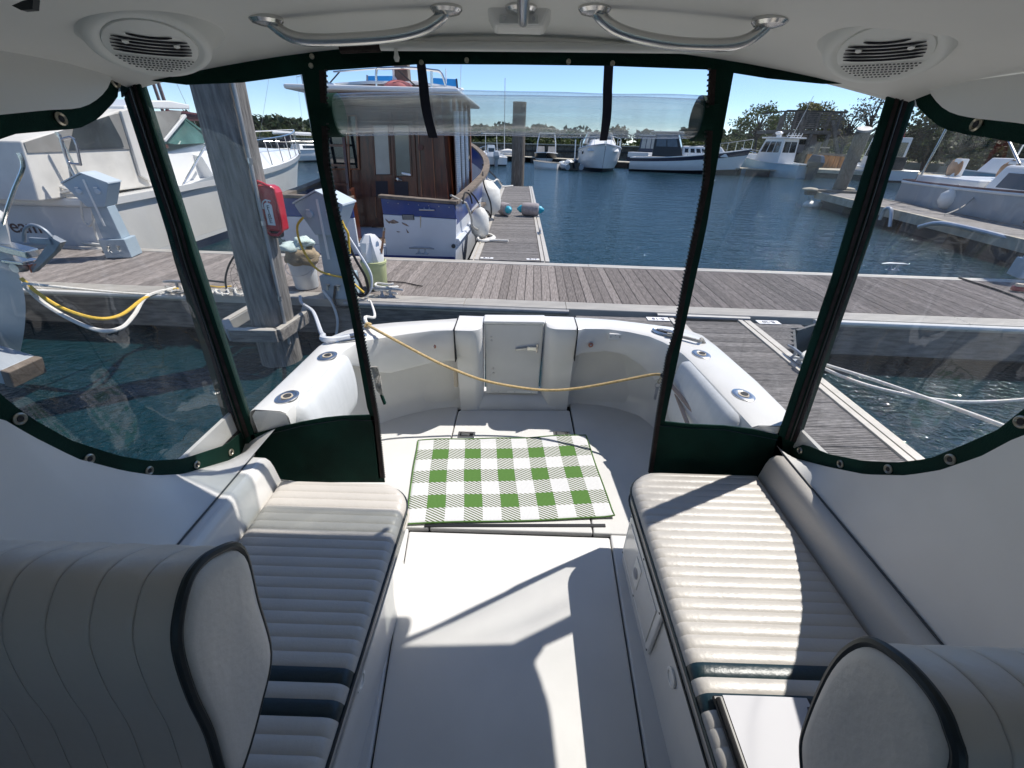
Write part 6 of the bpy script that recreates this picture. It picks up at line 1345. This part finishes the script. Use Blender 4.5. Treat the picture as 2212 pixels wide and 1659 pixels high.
for s_ in (-1,1):
    for k in range(2): obj('porthole', B().lathe([(.12,0),(.12,.03)], (s_*1.62,5.6+k*.8,1.35), (s_,.25,0), 12), 'glass_dark', t)
obj('bow_light', B().lathe([(.1,0),(.1,.1)], (0,8.9,2.12), (0,0,1), 8), 'stainless', t); obj('anchor', B().tube([(0,9.1,1.95),(0,9.45,1.7)], .05, 6), 'galv', t)
t, st = boat_base('pilothouse_boat', 'navy hulled pilothouse boat with large windows behind the pontoon', 'boat', (13.0, 52.6, 0), math.radians(-38), 8.5, 2.9, 1.0, 1.6, hullm='navy_paint', deckm='boat_white'); cb, r0, r1 = cabin(t, 'wheelhouse', 1.1, 2.2, 5.0, 1.0, 2.9, .1, .05, .92, m='navy_paint'); panes(cb, r0, r1, 0, 3, .35, .92, 'glass_cream'); panes(cb, r0, r1, 3, 3, .35, .92, 'glass_cream'); panes(cb, r0, r1, 1, 3, .35, .92, 'glass_cream'); obj('roof', B().box(-1.2,1.2,2.0,5.1,2.9,3.0), 'boat_white', cb, 0, .04); obj('cockpit_box', B().box(-1.2,1.2,-.2,1.0,.8,1.3), 'boat_white', t, 0, .05)
t, st = boat_base('downeast_cruiser', 'white lobster style cruiser with navy sheer stripe, bow to the right', 'boat', (10.3, 43.6, 0), math.radians(-112), 9.6, 3.2, 1.05, 1.95, hullm='boat_white', split=(.80,'navy_paint'), fine=2.4, rake=.08, boot='black_paint')
cb, r0, r1 = cabin(t, 'trunk_cabin', 1.1, 4.2, 8.0, 1.3, 2.05, 1.0, .0, .75, bev=.08); panes(cb, r0, r1, 1, 4, .35, .75, a0=.05, a1=.6); panes(cb, r0, r1, 3, 4, .35, .75, a0=.4, a1=.95); c2, r0, r1 = cabin(t, 'wheelhouse', 1.25, 1.8, 4.4, 1.2, 3.0, .45, .0, .85, m='black_paint'); panes(c2, r0, r1, 1, 2, .42, .92, 'glass_grey'); panes(c2, r0, r1, 2, 3, .42, .92, 'glass_grey'); panes(c2, r0, r1, 3, 2, .42, .92, 'glass_grey'); obj('roof', B().box(-1.25,1.25,1.4,4.0,3.0,3.1), 'boat_white', c2, 0, .04); pulpit(t, st, 9.6, .7, .45, .95, r=.025)
t, st = boat_base('runabout', 'low white runabout at the right end of the far pontoon', 'boat', (25.5, 55, 0), math.radians(-75), 6.5, 2.4, .7, .95); cb, r0, r1 = cabin(t, 'windscreen', .9, 2.6, 3.6, .8, 1.35, .8, .2, .8, m='glass_grey'); pulpit(t, st, 6.5, .35, .6)
t, st = boat_base('runabout', 'second low white boat moored behind the light blue boat', 'boat', (31, 58, 0), math.radians(-80), 6.5, 2.4, .75, .95); cb, r0, r1 = cabin(t, 'cuddy', .8, 3.0, 4.6, .8, 1.2, .8, .2, .8)
# ------------------------------------------------------------------ light blue pilothouse boat
t, st = boat_base('pilothouse_boat', 'light blue hulled pilothouse boat with white cabin and big dark outboard', 'boat', (22.9, 37.6, 0), math.radians(25), 6.8, 2.5, .95, 1.5, hullm='boat_ltblue', boot='boat_ltblue', fine=2.4)
cb, r0, r1 = cabin(t, 'wheelhouse', 1.0, 2.0, 4.4, .95, 2.75, .35, .05, .9); panes(cb, r0, r1, 3, 3, .45, .88, 'glass_dark'); panes(cb, r0, r1, 1, 3, .45, .88); panes(cb, r0, r1, 2, 3, .5, .9, 'glass_grey'); panes(cb, r0, r1, 0, 2, .45, .88); rf = obj('roof', B().box(-1.05,1.05,1.6,4.1,2.75,2.85), 'boat_white', cb, 0, .04)
obj('radar', blob((0,3.4,3.15), .3,.3,.13, 1, .03), 'boat_white', cb, 60); obj('radar_bracket', B().box(-.12,.12,3.2,3.5,2.852,3.02), 'boat_white', cb, 0); obj('rod_rack', B().tube([(-.9,2.0,2.98),(.9,2.0,2.98)], .03, 6), 'stainless', cb)
for x in (-.8,-.4,0,.4,.8): obj('rod_tube', B().tube([(x,2.0,2.85),(x,1.9,3.15)], .03, 6), 'boat_white', cb)
obj('antenna', B().tube([(.6,2.6,2.85),(.2,1.6,5.6)], .02, 5), 'boat_white', cb); cb2, a_, c_ = cabin(t, 'trunk_cabin', .85, 4.1, 5.8, 1.05, 1.6, .8, .0, .75, bev=.08); outboard(t, 0, -.15, .75, 1.45); pulpit(t, st, 6.8, .5, .6)
# ------------------------------------------------------------------ right side: finger pier, pile, grey sailing boat and more
fr2 = thing('finger_pier', 'timber finger pier on the right with a leaning pile', 'pier', (11.8, 14, 0), world=True)
rA, rB = V((10.9,8.6,0)), V((12.75,19.6,0)); dv2 = (rB-rA).normalized(); nv2 = V((dv2.y,-dv2.x,0))
me = plank_mesh('plank_wide', 1.0, w=.135, mt='plank_x', grooves=0)
k = 0; Lr = (rB-rA).length
while k*.142 < Lr: p = rA + dv2*(k*.142+.07); put('plank', me, fr2, (p.x, p.y, DZ-.02), math.atan2(-nv2.x, nv2.y), 1.35); k += 1
for off in (-.06, 1.41): obj('edge_beam', B().beam(rA+nv2*off+V((0,0,.42)), rB+nv2*off+V((0,0,.42)), .12, .26), 'seawall_cap' if off < 0 else 'dock_side', fr2, 0, .01)
for i in range(4): a = rA + dv2*(.5+i*2.8); c = a + dv2*2.0; obj('float', B().prism([a+nv2*.1+V((0,0,-.3)), c+nv2*.1+V((0,0,-.3)), c+nv2*1.3+V((0,0,-.3)), a+nv2*1.3+V((0,0,-.3))], (0,0,.62)), 'float_black', fr2, 0)
obj('end_timber', B().beam(rB+nv2*-.5+V((0,0,.52)), rB+nv2*1.8+V((0,0,.52)), .3, .22), 'old_wood', fr2, 0, .03)
e = rB+nv2*-.2; obj('end_pad', blob((e.x-.3,e.y-.2,.64), .32,.25,.07, 3, .1), 'seawall_cap', fr2, 60); obj('end_pad', blob((e.x+1.5,e.y+.2,.66), .32,.25,.07, 4, .1), 'seawall_cap', fr2, 60); obj('end_fender', blob((e.x-.1,e.y-.4,.06), .4,.25,.16, 6, .1), 'fender_white', fr2, 60)
pA = py(1808,420,19.9); pB = py(1868,278,19.2); piling('piling', 'leaning grey pile standing at the end of the right finger pier', pA-(pB-pA)*.35, pB, .26, .25, cap='alu_dark')
lp_ = [px(u, v, 11.5) for u, v in ((1900,475),(1912,452),(1925,454),(1922,490))]
obj('ladder_hoop', B().tube(lp_, .05, 8, smooth=4), 'alu_mast', fr2)
gs = [px(u, v, 11.05) for u, v in ((1985,490),(2030,482),(2110,497),(2200,520),(2260,535))]
obj('bumper_hose', B().tube(gs, .055, 8, smooth=4), 'alu_mast', fr2)
t, st = boat_base('sailboat', 'grey hulled sailing boat with cockpit frame beyond the right finger pier', 'boat', (15.5, 17.2, 0), math.radians(170), 11.5, 3.3, 1.15, 1.45, hullm='boat_grey', stern=.75, fine=2.0, rake=.12, boot='boat_grey')
cb, r0, r1 = cabin(t, 'coachroof', 1.15, 3.6, 9.2, 1.1, 1.85, 1.4, .2, .8, bev=.06); panes(cb, r0, r1, 1, 2, .25, .75, 'glass_dark', .06, .8, .03); panes(cb, r0, r1, 3, 2, .25, .75, 'glass_dark', .2, .94, .03)
obj('cockpit_coaming', B().box(-1.2,1.2,.6,3.5,1.05,1.42), 'boat_white', t, 0, .05); obj('toe_rail', B().tube(rail_line(st, 11.5, .05), .04, 6, closed=True), 'brown_paint', t)
for x in (-1,1): obj('arch_leg', B().tube([(x*1.25,.9,1.4),(x*1.2,1.0,3.1),(x*1.0,1.3,3.35)], .035, 6), 'stainless', t); obj('arch_leg', B().tube([(x*1.25,4.6,1.9),(x*1.1,2.4,3.3)], .03, 6), 'stainless', t)
obj('arch_top', B().tube([(-1.0,1.3,3.35),(1.0,1.3,3.35)], .035, 6), 'stainless', t)
for x in (-1,1): obj('arch_top', B().tube([(x*1.0,1.3,3.35),(x*1.05,2.6,3.3)], .03, 6), 'stainless', t)
for y, s_ in ((1.2,.5),(3.4,.6)): obj('wheel_cover', blob((.55,y,1.66), .07,.40*s_+.12,.30, y, .12), 'canvas_tan', t, 70); obj('instrument_pod', B().box(.35,.6,y-.1,y+.2,1.4,1.95), 'boat_white', t, 0, .03)
mast(t, 0, 6.8, 1.5, 14, .09, spreaders=(7,)); obj('boom', B().tube([(0,6.8,2.9),(0,2.9,2.95)], .10, 8), 'canvas_white', t)
obj('hull_window', B().box(1.602,1.64,6.2,8.6,.62,.74), 'glass_dark', t, 0)
hang = py(1990,455,14.6); f_ = thing('fender', 'pale round fender hanging on the grey sailing boat', 'fender', (13.55,14.4,.55)); obj('body', B().lathe([(.03,0),(.2,.06),(.3,.25),(.28,.45),(.1,.62),(.03,.66)], n=16), 'boat_cream', f_, 60); obj('eye', B().tube([(0,0,.65),(0,0,.75)], .02, 6), 'boat_cream', f_)
rope('mooring_line', 'two part dark line from the grey sailing boat to the finger pier', [V((13.6,13.6,1.3)), V((12.9,13.2,.8)), V((12.2,12.9,DZ+.03))], .022, 'rope_grey')
t, st = boat_base('work_boat', 'white work boat with wheelhouse behind the leaning pile', 'boat', (28.9, 35.8, 0), math.radians(-10), 7, 2.6, .8, 1.1); cb, r0, r1 = cabin(t, 'wheelhouse', 1.0, 2.0, 4.2, .8, 3.0, .15, .0, .95); panes(cb, r0, r1, 0, 2, .4, .85); panes(cb, r0, r1, 1, 2, .4, .85); panes(cb, r0, r1, 3, 2, .4, .85); obj('lobster_traps', B().box(-.8,.3,.4,1.6,.8,1.7), 'old_wood_dark', t, 0, .03)
bm2 = obj('derrick', B().tube([(.9,2.6,1.0),(-.3,2.6,7.6)], [.09,.06], 8), 'red_pole', t); obj('block', blob((-.55,2.6,5.4), .1,.1,.22, 1), 'red_pole', bm2, 60); obj('arm', B().tube([(-.1,2.6,6.6),(.6,2.6,6.6)], .04, 6), 'black_paint', bm2)
t, st = boat_base('cuddy_boat', 'pale blue cuddy boat far right beyond the grey sailing boat', 'boat', (31, 27, 0), math.radians(100), 7, 2.6, .9, 1.3, hullm='boat_ltblue'); cb, r0, r1 = cabin(t, 'cuddy', 1.0, 2.2, 5, .9, 1.9, .7, .1, .85); panes(cb, r0, r1, 1, 3, .4, .85); panes(cb, r0, r1, 3, 3, .4, .85)
t, st = boat_base('cuddy_boat', 'white cuddy boat under the trees at far right', 'boat', (34, 22, 0), math.radians(95), 7, 2.6, .9, 1.3); cb, r0, r1 = cabin(t, 'cuddy', 1.0, 2.2, 5, .9, 2.0, .7, .1, .85); panes(cb, r0, r1, 1, 3, .4, .85); panes(cb, r0, r1, 3, 3, .4, .85)
# ================================================================== far shore, trees, sheds
def land(name, pts, z, m, thick=2.0): return tag(obj(name, B().prism([(x, y, z-thick) for x, y in pts], (0,0,thick)), m, None, 0), None, None, None, 'structure')
land('shore', [(-320,70),(-60,63),(-30,58),(8,72),(24,74),(30,84),(38,70),(44,62),(52,58),(60,40),(75,10),(160,-20),(400,60),(400,420),(-320,420)], .85, 'marsh')
land('beach', [(24,73),(31,82.5),(38.5,69),(44.5,61),(52.5,57),(54,62),(46,70),(32,90),(22,80)], .9, 'sand')
# wooden bulkhead
sw = thing('seawall', 'dark timber seawall with pale cap along the far left shore', 'seawall', (-15, 60, 0), world=True)
wl_ = [V((-62,62,0)), V((-30,57,0)), V((8.5,71,0)), V((24,73,0))]
wp = resample(wl_, 90)
for a, c in zip(wp, wp[1:]): d_ = (c-a).normalized(); q = a + d_*.02; e_ = c - d_*.02; nn = V((-d_.y, d_.x, 0)); off = random.uniform(0,.06); obj('plank', B().prism([q+nn*-off+V((0,0,-.5)), e_+nn*-off+V((0,0,-.5)), e_+nn*.2+V((0,0,-.5)), q+nn*.2+V((0,0,-.5))], (0,0,2.15+random.uniform(-.03,.03))), 'seawall', sw, 0)
for a, c in zip(wl_, wl_[1:]): obj('cap_beam', B().beam(a+V((0,-.1,1.72)), c+V((0,-.1,1.72)), .55, .14), 'seawall_cap', sw, 0); obj('waler', B().beam(a+V((0,-.16,.9)), c+V((0,-.16,.9)), .2, .2), 'old_wood_dark', sw, 0)
# small landing at the far left
fl = thing('small_landing', 'grey wooden landing with white post below the far left seawall', 'dock', (-19.5, 50, 0), world=True); obj('deck', B().box(-22.5,-16.5,49.5,51.2,.55,.7), 'seawall_cap', fl, 0)
for x in (-22,-19.5,-17): obj('leg', B().tube([(x,49.7,-.4),(x,49.7,.55)], .1, 6), 'old_wood_dark', fl)
obj('post', B().tube([(-19.6,50,.7),(-20,50,2.4)], .1, 6), 'boat_white', fl)
# leaves
def leaf_cloud(b, c, r, n, s, seed, flat=1.0):
    rn = random.Random(seed)
    for i in range(n):
        while True:
            v = V((rn.uniform(-1,1), rn.uniform(-1,1), rn.uniform(-1,1)))
            if v.length < 1: break
        p = V(c) + V((v.x*r[0], v.y*r[1], v.z*r[2]*flat)); a = V((rn.gauss(0,1), rn.gauss(0,1), rn.gauss(0,.6))).normalized(); e = a.cross(V((rn.gauss(0,1), rn.gauss(0,1), rn.gauss(0,1)))).normalized(); k = s*rn.uniform(.6,1.4)
        b.add([p-a*k, p+e*k*.6, p+a*k, p-e*k*.6], [(0,1,2,3)])
def tree(label, loc, H, spread, n_cl, per, leaf_s, m, lean=(0,0), seed=1, clump=.9, bare=.35, group='trees on the far shore', trunk_r=.22, name='tree', thin=1.0):
    rn = random.Random(seed); t = thing(name, label, 'tree', loc, group=group); b = B(); lv = B(); top = V((lean[0], lean[1], H*.72))
    pts = [V((0,0,-.2)), V((lean[0]*.25+rn.uniform(-.15,.15), lean[1]*.25, H*.25)), V((lean[0]*.6+rn.uniform(-.2,.2), lean[1]*.6, H*.5)), top]
    b.tube(spline(pts, 3), [trunk_r*(1-.75*i/9) for i in range(10)], 7)
    for i in range(n_cl):
        a = 2*math.pi*(i*.618)+rn.uniform(-.3,.3); h = H*rn.uniform(bare+.12, .98); k = math.sin(min(1, max(.12, (1.02-h/H)/(1-bare)*1.25))*math.pi/2)**.7; r_ = spread*k*rn.uniform(.55,1)
        c = V((lean[0]*h/H+math.cos(a)*r_, lean[1]*h/H+math.sin(a)*r_, h)); st_ = V((lean[0]*h/H*.6, lean[1]*h/H*.6, max(H*bare*.8, h*.62)))
        mid = st_.lerp(c, .55)+V((rn.uniform(-.2,.2), rn.uniform(-.2,.2), rn.uniform(-.1,.3))); b.tube([st_, mid, c], [trunk_r*.34, trunk_r*.2, trunk_r*.07], 4, smooth=2)
        for q in range(3): w_ = c + V((rn.uniform(-1,1), rn.uniform(-1,1), rn.uniform(-.3,.8)))*clump*.8; b.tube([mid.lerp(c, .6), w_], [trunk_r*.1, trunk_r*.03], 3)
        leaf_cloud(lv, c, (clump*rn.uniform(.8,1.25), clump*rn.uniform(.8,1.25), clump*rn.uniform(.45,.75)), per, leaf_s, seed*100+i)
    obj('trunk', b, 'bark', t, 60); obj('crown', lv, m, t, 0, fix=False); return t
def at(u, v, y, z=.85): p = py(u, v, y); return (p.x, y, z)
def tree_px(label, ub, ut, vt, y, spread, n_cl, per, ls, m, seed, lean_px=0, **k):
    bx = py(ub, 330, y).x; tpz_ = py(ut, vt, y); H = (tpz_.z-.85)*1.03; return tree(label, (bx, y, .85), H, spread, n_cl, per, ls, m, ((tpz_.x-bx)*.8, 0), seed, **k)
tree_px('leafy dark tree with a broad crown left of the wooden tower', 1632, 1642, 232, 64, 3.3, 26, 60, .16, 'leaf', 3, clump=1.0, bare=.42)
tree_px('smaller loose tree just left of the wooden tower', 1682, 1690, 248, 66, 2.2, 18, 55, .15, 'leaf', 5, clump=.9)
tree_px('golden green tree rising behind the wooden tower', 1758, 1758, 232, 62, 3.6, 26, 110, .17, 'leaf_gold', 8, clump=1.2, bare=.2)
tree_px('pale spring tree behind the right side of the wooden tower', 1790, 1790, 255, 60, 2.6, 20, 80, .16, 'leaf_gold', 9, clump=1.1, bare=.2)
tree_px('thinly leaved tree leaning right behind the leaning pile, taller', 1860, 1905, 205, 52, 3.0, 26, 22, .13, 'leaf_bare', 12, clump=1.1, bare=.3)
tree_px('thinly leaved tree leaning left of the leaning pile, shorter', 1820, 1842, 240, 52, 2.4, 20, 22, .13, 'leaf_bare', 14, clump=1.0, bare=.3)
tree_px('dark evergreen tree at far right above the side curtain', 2010, 2005, 240, 44, 2.6, 26, 110, .17, 'leaf_dark', 16, clump=1.1, bare=.15)
tree_px('dark rounded tree at the right behind the cockpit frame', 2070, 2075, 262, 42, 3.0, 26, 120, .17, 'leaf_dark', 18, clump=1.2, bare=.1)
tree_px('tall dark tree at the right picture edge', 2150, 2150, 270, 38, 3.2, 26, 120, .17, 'leaf_dark', 20, clump=1.2, bare=.1)
tree_px('dark tree beyond the picture edge on the right shore', 2240, 2245, 270, 34, 3.2, 26, 120, .17, 'leaf_dark', 22, clump=1.2, bare=.1)
# bushes: a continuous mass along the shore
def thicket(name, label, pts, h, w, n, m, seed, s=.22):
    b = B(); rn = random.Random(seed); P = resample([V((x, y, 0)) for x, y in pts], 40)
    for i in range(n):
        p = P[rn.randrange(40)] + V((rn.uniform(-1,1)*w, rn.uniform(-1,1)*w, 0)); hh = h*rn.uniform(.45,1.05); r = rn.uniform(.6,1.3)
        leaf_cloud(b, (p.x, p.y, .85+hh*.55), (r, r, hh*.55), 70, s, seed*1000+i)
    return tag(obj(name, b, m, None, 0, fix=False), label, 'bushes', None, 'stuff')
thicket('shore_bushes', 'dense green bushes along the right shore', [(22,84),(34,92),(42,76),(50,66),(58,58)], 3.0, 3, 130, 'leaf_bush', 31)
thicket('shore_bushes', 'golden and green bushes behind the boats at far right', [(44,52),(50,42),(52,30),(50,18),(46,6)], 3.4, 3, 150, 'leaf_gold', 33)
thicket('shore_bushes', 'dark bushes behind the boats at far right', [(50,56),(56,42),(58,28),(56,12)], 4.6, 2.5, 110, 'leaf_dark', 37, .25)
thicket('shore_bushes', 'low green bushes along the far left seawall', [(-60,70),(-30,64),(0,78),(22,80)], 2.0, 3, 130, 'leaf_bush', 35)
# wooded hill far away on the left and behind
def wood(name, pts, h, w, n, seed, s=1.1):
    b = B(); rn = random.Random(seed); P = resample([V((x, y, 0)) for x, y in pts], 60)
    for i in range(n):
        p = P[rn.randrange(60)] + V((rn.uniform(-1,1)*w, rn.uniform(-1,1)*w, 0)); hh = h*rn.uniform(.6,1.0); r = rn.uniform(3,5.5)
        leaf_cloud(b, (p.x, p.y, 1+hh*.55), (r, r, hh*.5), 90, s, seed*1000+i)
    return tag(obj(name, b, 'leaf_far', None, 0, fix=False), 'distant dark green wooded hill beyond the harbour', 'wood', None, 'stuff')
wood('far_wood', [(-190,110),(-120,135),(-70,150),(-40,165),(10,190)], 6, 9, 190, 41)
wood('far_wood', [(-10,170),(40,190),(90,190),(150,170),(200,130)], 6.5, 7, 130, 43)
# ------------------------------------------------------------------ old wooden tower on pilings
TYY = 50.0
def tw3(u, v, y=TYY): return py(u, v, y)
tow = thing('dock_tower', 'old grey timber platform tower with lattice railing over a shed', 'tower', (tw3(1735,345).x, TYY, 0), world=True)
dk0, dk1 = tw3(1672,282), tw3(1795,286)
obj('platform', B().box(dk0.x, dk1.x, TYY-1.5, TYY+3.5, dk0.z-.25, dk0.z+.05), 'old_wood', tow, 0, .02)
tz = tw3(1735,243).z; pz0 = dk0.z+.05
for i, u in enumerate((1675,1700,1722,1748,1770,1793)):
    p = tw3(u, 262); obj('rail_post', B().box(p.x-.1,p.x+.1,TYY-1.5,TYY-1.3,pz0,tz), 'old_wood', tow, 0)
obj('top_rail', B().box(dk0.x,dk1.x,TYY-1.55,TYY-1.25,tz,tz+.1), 'old_wood_dark', tow, 0)
for k in range(9): z = pz0+.2+(tz-pz0-.3)*k/8; obj('lattice_slat', B().box(dk0.x,dk1.x,TYY-1.46,TYY-1.42,z,z+.09), 'old_wood', tow, 0)
for u0, u1 in ((1698,1722),(1728,1752)): a, c = tw3(u0,255), tw3(u1,255); obj('dark_panel', B().box(a.x,c.x,TYY-1.40,TYY-1.36,pz0+.1,tz-.05), 'old_wood_dark', tow, 0)
for sx in (dk0.x, dk1.x): obj('side_rail', B().beam((sx,TYY-1.4,tz),(sx,TYY+3.4,tz),.1,.1), 'old_wood_dark', tow, 0)
for a, c in (((1690,250),(1660,350)),((1735,245),(1712,352)),((1790,290),(1770,350)),((1672,290),(1690,350)),((1752,290),(1730,352)),((1798,262),(1812,350))): obj('brace', B().beam(tw3(*a,TYY-1.7), tw3(*c,TYY-1.7), .28, .28), 'old_wood', tow, 0)
obj('shed', B().prism([tw3(1690,292), tw3(1765,292), tw3(1765,345), tw3(1690,345)], (0,3,0)), 'house_pink', tow, 0, .03)
for u0, u1, v0, v1 in ((1697,1712,292,312),(1722,1742,298,312)): w_ = obj('window', B().prism([tw3(u0,v0,TYY-.03), tw3(u1,v0,TYY-.03), tw3(u1,v1,TYY-.03), tw3(u0,v1,TYY-.03)], (0,.04,0)), 'glass_dark', tow, 0)
obj('shed_skirt', B().prism([tw3(1685,330,TYY-.2), tw3(1780,330,TYY-.2), tw3(1780,362,TYY-.2), tw3(1685,362,TYY-.2)], (0,3.5,0)), 'old_wood_dark', tow, 0)
# rusty sheet-pile bulkhead
rw_ = thing('rusty_bulkhead', 'orange brown rusty bulkhead planks beside the tower', 'bulkhead', (tw3(1785,360,43).x, 43, 0), world=True)
for k in range(13):
    u = 1748+k*6.0; a = py(u, 333+k*.5, 43.2); c = py(u+5.6, 333+k*.5, 43.2); obj('plank', B().box(a.x, c.x, 43.0-(.06 if k % 2 else 0), 43.5, .35, a.z+random.uniform(-.05,.05)), 'rust_wall', rw_, 0)
a, c = py(1744,330,43.1), py(1832,336,43.1); obj('cap_beam', B().beam(V((a.x,43.1,a.z)), V((c.x,43.1,c.z)), .4, .18), 'old_wood', rw_, 0)
obj('board', B().beam(py(1752,318,43.6), py(1790,319,43.6), .3, .1), 'seawall_cap', rw_, 0)
rd = thing('low_wharf', 'low grey wharf below the rusty bulkhead at the right', 'dock', (30, 41, 0), world=True)
obj('deck', B().prism([(23.5,41.0,.35),(27.4,37.8,.35),(34,33.0,.35),(40,36,.35),(34,43,.35),(25,44.5,.35)], (0,0,.25)), 'seawall_cap', rd, 0); obj('fascia', B().prism([(23.6,41.1,-.3),(27.5,37.9,-.3),(34,33.1,-.3),(39.8,36,-.3),(34,42.8,-.3),(25,44.3,-.3)], (0,0,.645)), 'old_wood_dark', rd, 0)
for i, (x, y) in enumerate(((24.6,40.0),(28.4,36.8),(31.5,34.6))): piling('piling', ['short dark pile at the left corner of the low wharf','short dark pile in the middle of the low wharf','short dark pile at the right of the low wharf'][i], (x,y,-.5), (x,y,2.6 if i == 0 else 1.6), .2, .19, group='short piles of the low wharf')
